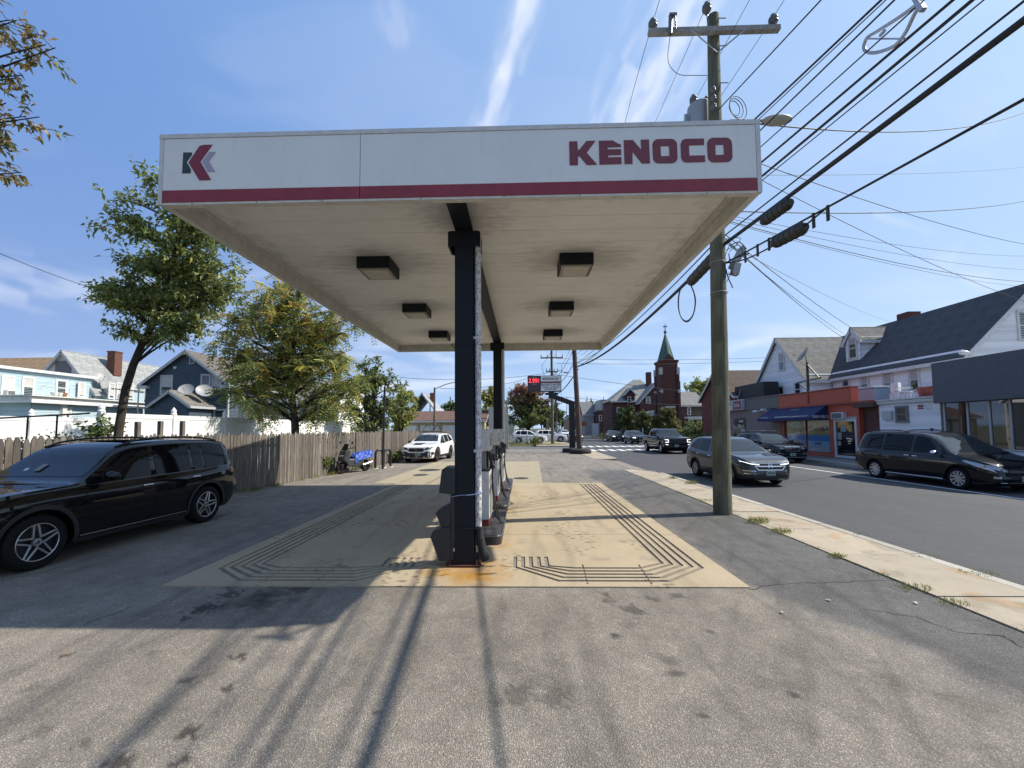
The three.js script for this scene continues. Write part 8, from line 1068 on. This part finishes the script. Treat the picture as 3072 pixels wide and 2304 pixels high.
{
  const t = thing('utility_pole', 'tall weathered wooden utility pole with crossarm and transformer at the sidewalk edge', 'utility pole');
  const N = 12; const gs = []; for (let i = 0; i < N; i++) { const a = i / N, b = (i + 1) / N, f = (q) => V(lerp(P1.x, topP.x, q), lerp(-0.1, topP.y, q), P1.z); gs.push(cyl(f(a), f(b), lerp(0.19, 0.125, a), lerp(0.19, 0.125, b), 20, i > 0 && i < N - 1)); } obj('shaft', gs, poleGreen, t);
  obj('crossarm', beam(V(aL, Q(1938, 119).y, P1.z + 0.17), V(aR, Q(2324, 108).y, P1.z + 0.17), 0.11, 0.12), armM, t); obj('arm_brace', [beam(V(topP.x - 0.6, armY - 0.05, P1.z + 0.24), V(topP.x, armY - 0.5, P1.z + 0.15), 0.03, 0.01), beam(V(topP.x + 0.6, armY - 0.05, P1.z + 0.24), V(topP.x, armY - 0.5, P1.z + 0.15), 0.03, 0.01)], greyMet, t);
  for (const [px, py] of [[1952, 112], [2307, 100]]) { const p = Q(px, py); p.z += 0.17; obj('insulator', insulator(p, 1.2), insM, t); } const pt = Q(2115, 55); obj('insulator', [insulator(V(pt.x, pt.y, P1.z + 0.1), 1.2), cyl(V(pt.x + 0.03, pt.y - 0.5, P1.z + 0.1), V(pt.x, pt.y + 0.05, P1.z + 0.1), 0.018)], insM, t);
  const cu = Q(1996, 115); obj('cutout_fuse', [cyl(V(cu.x, cu.y - 0.2, P1.z + 0.3), V(cu.x + 0.02, cu.y + 0.2, P1.z + 0.3), 0.045, 0.045, 10), cyl(V(cu.x + 0.1, cu.y - 0.15, P1.z + 0.36), V(cu.x + 0.1, cu.y + 0.25, P1.z + 0.34), 0.018), bx(cu.x - 0.02, cu.x + 0.14, cu.y + 0.2, cu.y + 0.25, P1.z + 0.28, P1.z + 0.36)], insM, t);
  obj('jumper_wire', [tube([V(cu.x, cu.y - 0.2, P1.z + 0.3), Q(2005, 185), Q(2035, 222), Q(2080, 226), V(topP.x - 0.15, Q(2125, 226).y, P1.z)], 0.007, 5, 30)], wireM, t);
  // transformer can
  const c = Q(2112, 310); const can = obj('transformer', [new THREE.CylinderGeometry(0.27, 0.27, 0.95, 24).translate(c.x + 0.08, c.y - 0.25, P1.z - 0.42), new THREE.SphereGeometry(0.27, 20, 8, 0, 6.284, 0, Math.PI / 2).scale(1, 0.4, 1).translate(c.x + 0.08, c.y + 0.225, P1.z - 0.42)], greyMet, t); obj('bushing', [insulator(V(c.x - 0.05, c.y + 0.3, P1.z - 0.42), 1.1), insulator(V(c.x + 0.25, c.y + 0.3, P1.z - 0.42), 0.9)], insM, t); obj('lightning_arrester', [cyl(V(c.x - 0.25, c.y - 0.3, P1.z - 0.4), V(c.x - 0.25, c.y + 0.05, P1.z - 0.4), 0.04), cyl(V(c.x - 0.25, c.y - 0.1, P1.z - 0.4), V(c.x, c.y - 0.1, P1.z - 0.4), 0.02)], greyMet, t);
  for (const k of [0, 1, 2]) obj('spool_insulator', insulator(V(P1.x + 0.02, Q(2170, 300 + k * 25).y, P1.z + 0.2), 0.7), insM, t);
  const cl = []; for (let k = 0; k < 3; k++) cl.push(new THREE.TorusGeometry(0.16 + 0.05 * k, 0.008, 5, 26).rotateY(0.4).translate(Q(2190, 345).x + 0.04 * k, Q(2190, 345).y, P1.z + 0.2)); obj('slack_loops', cl, wireM, t);
  // street lamp on the pole
  const l0 = Q(2190, 362), l1 = Q(2320, 365); obj('lamp_arm', [cyl(V(l0.x, l0.y, P1.z), V(l1.x - 0.1, l1.y + 0.03, P1.z), 0.03)], greyMet, t); const lum = new THREE.SphereGeometry(1, 18, 10).scale(0.34, 0.09, 0.16).translate(l1.x + 0.08, l1.y + 0.03, P1.z); obj('lamp_head', lum, M({ color: C(0.35, 0.34, 0.3), roughness: 0.5 }), t);
  // cabinets and tangles at the cable level
  const k1 = Q(2205, 780), k2 = Q(2193, 818); obj('terminal_box', cbx(0, 0, 0, 0.12, 0.5, 0.2, 0.01).rotateZ(-0.5).translate(k1.x, k1.y, P1.z + 0.1), greyMet, t); obj('terminal_box', cbx(0, 0, 0, 0.15, 0.26, 0.14, 0.01).rotateZ(-0.25).translate(k2.x, k2.y, P1.z + 0.2), greyMet, t);
  const tang = []; for (let k = 0; k < 9; k++) { const a = Q(2160 + rr(0, 20), rr(720, 860)), b = Q(2165 + rr(0, 60), rr(720, 880)), m = a.clone().lerp(b, 0.5).add(V(rr(-0.15, 0.2), rr(-0.35, 0.1), rr(0, 0.2))); a.z += 0.18; b.z += 0.2; m.z += 0.25; tang.push(tube([a, m, b], 0.006 + 0.006 * rnd(), 5, 14)); } obj('drop_tangle', tang, wireM, t); obj('strap', [1, 2].map((k) => new THREE.TorusGeometry(0.175, 0.008, 5, 24).rotateX(Math.PI / 2).translate(lerp(P1.x, topP.x, 0.5), Q(2160, 700 + k * 90).y, P1.z)), greyMet, t);
  const bo = []; for (const py of [48, 95, 130, 240]) bo.push(cyl(V(topP.x - 0.05, Q(2139, py + 20).y, P1.z + 0.1), V(topP.x + 0.24, Q(2139, py + 20).y, P1.z + 0.1), 0.012)); obj('bolts', bo, greyMet, t);
}
const GA = 'overhead wires along the street', GB = 'service drops across the street';
function wire(label, pts, r, group, n = 40) { const o = obj('overhead_wire', tube(pts, r, 6, n), wireM); return tag(o, label, 'wire', group); }
// from the pole towards and past the camera, through an edge pixel of the photograph
const back = (a, px, py, X) => { const e = onX(px, py, X), dv = e.clone().sub(a), k = (16 - a.z) / dv.z; return sag(a, a.clone().addScaledVector(dv, k), 0.15, 20); };
const P2b = onY(1740, 1359), P2t = onZ(1716, 930, -P2b.z), P2 = (y) => V(lerp(P2b.x, P2t.x, y / P2t.y), y, P2b.z);
{
  const prim = 'thin bare power wire passing under the crossarm beside the pole', ORD = ['topmost', 'second', 'third', 'fourth', 'fifth', 'sixth', 'seventh', 'lowest']; let oi = 0;
  for (const [px, py, pl] of [[1952, 86, 'thin bare power wire on the crossarm insulator over the lot'], [2115, 28, 'thin bare power wire on the pole-top insulator'], [2307, 72, 'thin bare power wire on the crossarm insulator over the street']]) { const a = Q(px, py); a.z += 0.15; wire(pl, [a.clone().add(V(0.1, 0.1, 26)), a.clone().add(V(0.05, -0.12, 13))].concat([a],[V(lerp(a.x, P2t.x, 0.5), a.y - 0.25, -20), V(P2t.x + (a.x - topP.x) * 0.9, a.y + 0.15, P2b.z)]), 0.0065, GA); }
  const a4 = Q(2175, 135); wire(prim, [a4.clone().add(V(0.3, 0.1, 26)), a4.clone().add(V(0.15, -0.12, 13))].concat([a4],[V(4.3, 10.1, -20), V(4.2, 10.4, P2b.z)]), 0.006, GA);
  const sx = P1.x + 0.12, sec = 'black secondary cable strung from the pole over the lot edge';
  const A = (py) => V(sx, Q(2180, py).y, P1.z + 0.1);
  for (const [y0, px, py, X, r] of [[345, 2452, 0, 4.6, 0.012], [470, 2626, 0, 4.75, 0.017], [480, 2640, 0, 4.85, 0.008], [520, 2665, 0, 4.8, 0.013], [560, 2750, 0, 4.85, 0.01], [600, 2833, 0, 4.95, 0.019], [640, 2889, 0, 4.95, 0.022], [650, 2922, 0, 5.05, 0.009]]) { const a = A(y0), od = ORD[oi++]; wire(`${od} of the eight black secondary cables strung over the lot edge`, back(a, px, py, X).reverse(), r, GA); wire(`${od} of the cables running on from the pole to the leaning pole`, sag(a, P2(a.y - 0.2), 0.5), r * 0.8, 'cables between the two poles'); }
  // heavy bundle with splice cases
  const b0 = V(P1.x + 0.22, Q(2176, 735).y, P1.z + 0.05), bun = back(b0, 3072, 30, 4.85); wire('thick lashed bundle of black communication cables over the lot edge', bun.slice().reverse(), 0.04, 'communication bundles'); wire('second strand riding above the thick cable bundle', bun.map((p) => p.clone().add(V(0.02, 0.2, 0))).reverse(), 0.014, 'communication bundles');
  const fb = sag(b0, P2(6.5), 0.55); wire('thick cable bundle sagging from the near pole to the leaning pole', fb, 0.045, 'communication bundles'); wire('thinner cable above the sagging bundle between the poles', sag(b0.clone().add(V(0, 0.25, 0)), P2(6.75), 0.5), 0.016, 'communication bundles');
  const clos = (a, b, r, lab) => { const t = thing('splice_case', lab, 'cable case'), dv = b.clone().sub(a).normalize(), m = M({ color: C(0.02, 0.022, 0.02), roughness: 0.6 }); const parts = [cyl(a.clone().addScaledVector(dv, 0.08), b.clone().addScaledVector(dv, -0.08), r, r, 14), cyl(a, a.clone().addScaledVector(dv, 0.08), r * 0.6, r, 14), cyl(b.clone().addScaledVector(dv, -0.08), b, r, r * 0.6, 14)]; obj('shell', parts, m, t); for (let k = 1; k < 6; k++) { const q = a.clone().lerp(b, k / 6); obj('rib', cyl(q, q.clone().addScaledVector(dv, 0.02), r * 1.06, r * 1.06, 14), m, t); } };
  const on = (P, x) => { for (let i = 0; i < P.length - 1; i++) { const q = P[i].clone().lerp(P[i + 1], 0.5); } return x; };
  const along = (pts, z) => { for (let i = 0; i < pts.length - 1; i++) { const a = pts[i], b = pts[i + 1]; if ((a.z - z) * (b.z - z) <= 0) return a.clone().lerp(b, (z - a.z) / (b.z - a.z || 1e-6)); } return pts[0].clone(); };
  const z1 = onX(2290, 645, 4.6).z, z2 = onX(2375, 580, 4.65).z; clos(along(bun, z1).add(V(0, -0.12, 0)), along(bun, z2).add(V(0, -0.12, 0)), 0.1, 'long black splice case under the thick cable bundle');
  clos(along(fb, onX(2085, 800, 4.6).z).add(V(0, -0.1, 0)), along(fb, P1.z - 0.35).add(V(0, -0.05, 0)), 0.13, 'black ribbed case on the cables just behind the pole');
  // cable crossing towards the far side with hangers and a case
  const c0 = V(P1.x + 0.2, Q(2181, 795).y, P1.z + 0.1), c1 = onX(3072, 298, 4.7), cc = []; for (let i = 0; i <= 16; i++) { const q = c0.clone().lerp(c0.clone().add(c1.clone().sub(c0).multiplyScalar(2.2)), i / 16); cc.push(q); } wire('black cable leaving the pole at an angle over the sidewalk', cc, 0.016, 'communication bundles'); const lo = cc.slice(0, 5).map((p, i) => p.clone().add(V(0, -0.16 + 0.1 * Math.abs(i - 2) / 4, 0))); wire('sagging strand hung below the angled cable', [c0, ...lo.slice(1, 4), cc[4]], 0.014, 'communication bundles');
  const cp = (px) => { let b = null; for (let i = 0; i < 200; i++) { const q = c0.clone().lerp(cc[16], i / 200), v = q.clone().project(camera), x = (v.x + 1) / 2 * IW; if (!b || Math.abs(x - px) < b[1]) b = [q, Math.abs(x - px)]; } return b[0]; };
  clos(cp(2318).add(V(0, -0.12, 0)), cp(2415).add(V(0, -0.12, 0)), 0.105, 'stout black splice case on the angled cable'); const hg = thing('cable_hangers', 'row of black cable spacers on the angled cable', 'cable fitting'); for (const px of [2238, 2272, 2305, 2436, 2480]) { const q = cp(px); obj('spacer', cbx(q.x, q.y - 0.09, q.z, 0.03, 0.24, 0.05, 0.008), wireM, hg); }
  // snowshoe bracket hung on a cable
  { const X = 4.85, S = (px, py) => onX(px, py, X), t = thing('cable_storage_bracket', 'grey teardrop-shaped cable storage bracket hanging on an overhead cable', 'bracket'), alu = M({ color: C(0.42, 0.43, 0.46), roughness: 0.4, metalness: 0.5 }); obj('loop', tube([S(2762, 5), S(2700, 50), S(2635, 92), S(2598, 118), S(2592, 145), S(2612, 158), S(2650, 152), S(2690, 132), S(2718, 95), S(2745, 40), S(2766, 8)], 0.022, 8, 70), alu, t); obj('bar', beam(S(2605, 116), S(2715, 116), 0.04, 0.02), alu, t); obj('clip', beam(S(2740, -20), S(2770, 30), 0.06, 0.05), alu, t); obj('clip', beam(S(2640, 108), S(2655, 90), 0.03, 0.03), alu, t); }
  { const X = 4.45, S = (px, py) => onX(px, py, X), t = thing('cable_coil', 'oval coil of spare black cable hanging below the bundle', 'cable coil'); for (const k of [0, 1, 2]) obj('turn', tube([S(2060, 846 - k), S(2078 + k, 870), S(2085 + k, 905), S(2080, 940 + k * 2), S(2062, 962 + k * 2), S(2043, 950 + k), S(2036 - k, 915), S(2040 - k, 875)], 0.011, 6, 60, true), wireM, t); }
  // service drops and crossings: pixel on the pole, pixel at the far end and its plane
  const drop = 'thin service wire from the pole to the houses across the street'; let di = 0; const DL = (px) => px > 3000 ? drop : 'service wire slanting down from the pole to the white house roof';
  for (const [y0, px, py, X, r, s] of [[442, 3072, 724, 24, 0.01, 0.3], [470, 3072, 895, 24, 0.008, 0.3], [524, 3072, 497, 30, 0.006, 0.2], [632, 3072, 595, 26, 0.014, 0.35], [640, 3072, 760, 24, 0.006, 0.3], [648, 3072, 800, 24, 0.006, 0.3], [655, 3072, 835, 24, 0.01, 0.35], [660, 3072, 852, 24, 0.006, 0.3], [700, 2545, 1020, 24, 0.008, 0.25], [705, 2560, 1030, 24, 0.007, 0.25], [712, 2600, 1040, 24, 0.007, 0.25], [690, 2640, 1030, 24, 0.009, 0.25], [720, 2670, 965, 27, 0.005, 0.2]]) { const a = V(P1.x + 0.15, Q(2180, y0).y, P1.z), b = onX(px, py, X); const far = px > 3000 ? a.clone().add(b.clone().sub(a).multiplyScalar(1.15)) : b; wire(DL(px), sag(a, far, s), r, px > 3000 ? GB : 'service drops to the white house'); }
  wire('black cable crossing level over the street from the lamp arm', sag(Q(2281, 372), onX(3072, 338, 24), 0.5), 0.016, GB); 
  wire('single wire slung from beyond the fence to the dark blue house', sag(onZ(-60, 735, 9.5), onZ(470, 890, 33), 0.5), 0.01);
  for (const [a, b, lab] of [[onZ(1200, 1132, 48), onZ(1640, 1120, 50), 'thin wire crossing the lot towards the crossarm pole'], [onZ(1660, 1122, 50), onZ(2420, 1200, 62), 'wire crossing the street from the crossarm pole to the hall'], [onZ(1670, 1090, 52), onZ(2500, 1070, 70), 'high wire crossing behind the spire'], [onZ(1670, 1076, 54), onZ(2500, 1062, 74), 'highest wire crossing behind the spire'], [onZ(1680, 1190, 55), onZ(2300, 1215, 70), 'low wire crossing in front of the rectory'], [onZ(1320, 1165, 44), onZ(1600, 1130, 50), 'wire from the lamp pole to the crossarm pole']]) wire(lab, sag(a, b, 0.5), 0.022);
}
{ // leaning pole and the line of poles beyond
  const t = thing('leaning_pole', 'leaning brown wooden pole beside the price sign', 'utility pole'); obj('shaft', [cyl(P2b.clone().setY(-0.1), P2t, 0.21, 0.15, 14)], M({ color: C(0.12, 0.08, 0.06), map: rep(T.wood, 1, 0.4), roughness: 0.95 }), t); obj('ground_guard', cyl(P2(0.3).add(V(0.17, 0, 0.1)), P2(2.6).add(V(0.17, 0, 0.1)), 0.03), greyMet, t);
  const arm = (x, z, h, w, n) => n;
  const pole = (px, base, top, d, arms, lab, r = 0.15) => { const a = onZ(px, base, d), b = onZ(px, top, d), t2 = thing('distant_pole', lab, 'utility pole', [0, 0, 0], 0, 'line of poles up the street'); a.y = -0.1; obj('shaft', cyl(a, V(a.x, b.y, a.z), r, r * 0.7, 10), poleM, t2); for (const [dy, w] of arms) { obj('crossarm', bx(a.x - w, a.x + w, b.y - dy - 0.07, b.y - dy + 0.07, a.z + 0.1, a.z + 0.24), poleM, t2); for (const k of [-0.95, -0.4, 0.4, 0.95]) obj('insulator', cyl(V(a.x + k * w, b.y - dy + 0.07, a.z + 0.17), V(a.x + k * w, b.y - dy + 0.4, a.z + 0.17), 0.06, 0.04, 8), insM, t2); } return [a, b]; };
  const [pa, pb] = pole(1658, 1336, 1052, 50, [[0.9, 1.35], [2.6, 0.7]], 'crossarm utility pole rising behind the price sign', 0.2);
  pole(1640, 1330, 1200, 62, [[0.3, 1.2], [0.9, 0.8]], 'dark slender pole before the crossarm pole', 0.14); pole(1646, 1325, 1196, 75, [[0.6, 0.8]], 'second slender pole in the row', 0.14); pole(1671, 1318, 1205, 90, [[0.4, 1.2]], 'pole behind the crossarm pole with a wide arm', 0.16); pole(1678, 1312, 1240, 120, [[0.4, 1.4]], 'small far pole with one arm', 0.16); pole(1684, 1305, 1252, 160, [[0.4, 1.4]], 'tiny far pole near the street end', 0.18);
  pole(1303, 1345, 1163, 44, [], 'wooden lamp pole behind the white wagon', 0.13); pole(1097, 1345, 1105, 29, [[1.2, 0.5]], 'dark pole with equipment inside the vines', 0.16); pole(1808, 1312, 1200, 84, [], 'thin bare pole before the mansard house', 0.09); pole(1829, 1312, 1225, 80, [], 'pale thin flag pole before the rectory', 0.08);
  { const t3 = thing('street_lamp', 'street lamp arm reaching from the wooden lamp pole over the lot', 'street lamp'), a = onZ(1303, 1168, 44), b = onZ(1372, 1145, 44); obj('arm', tube([a, a.clone().lerp(b, 0.5).add(V(0, 0.12, 0)), b], 0.05, 6, 12), greyMet, t3); obj('head', new THREE.SphereGeometry(1, 12, 8).scale(0.4, 0.12, 0.18).translate(b.x + 0.3, b.y, b.z), greyMet, t3); const t4 = thing('street_lamp', 'curved street lamp arm on the crossarm pole above the price sign', 'street lamp'), c = onZ(1662, 1124, 50), e = onZ(1694, 1117, 50); obj('arm', tube([c, c.clone().lerp(e, 0.5).add(V(0, 0.35, 0)), e], 0.05, 6, 14), greyMet, t4); obj('head', new THREE.SphereGeometry(1, 12, 8).scale(0.4, 0.1, 0.18).translate(e.x + 0.2, e.y - 0.03, e.z), greyMet, t4); }
  const gl = 'wire strung along the street between distant poles'; for (const [y, dx, r] of [[9.9, -1.2, 0.018], [9.9, 1.2, 0.018], [8.2, 0.3, 0.022], [7.2, 0.35, 0.03], [6.3, 0.4, 0.045], [10.6, 0, 0.018]]) { wire(gl, sag(P2(Math.min(y, P2t.y)).add(V(dx * 0.5, 0, 0)), V(pa.x + dx, Math.min(y, pb.y) - 0.4, pa.z), 0.35), r, 'wires between distant poles'); wire(gl, sag(V(pa.x + dx, Math.min(y, pb.y) - 0.4, pa.z), onZ(1672, 1290, 120).setY(y - 0.5).add(V(dx, 0, 0)), 0.8), r * 1.4, 'wires between distant poles'); }
}
renderer.render(scene, camera);
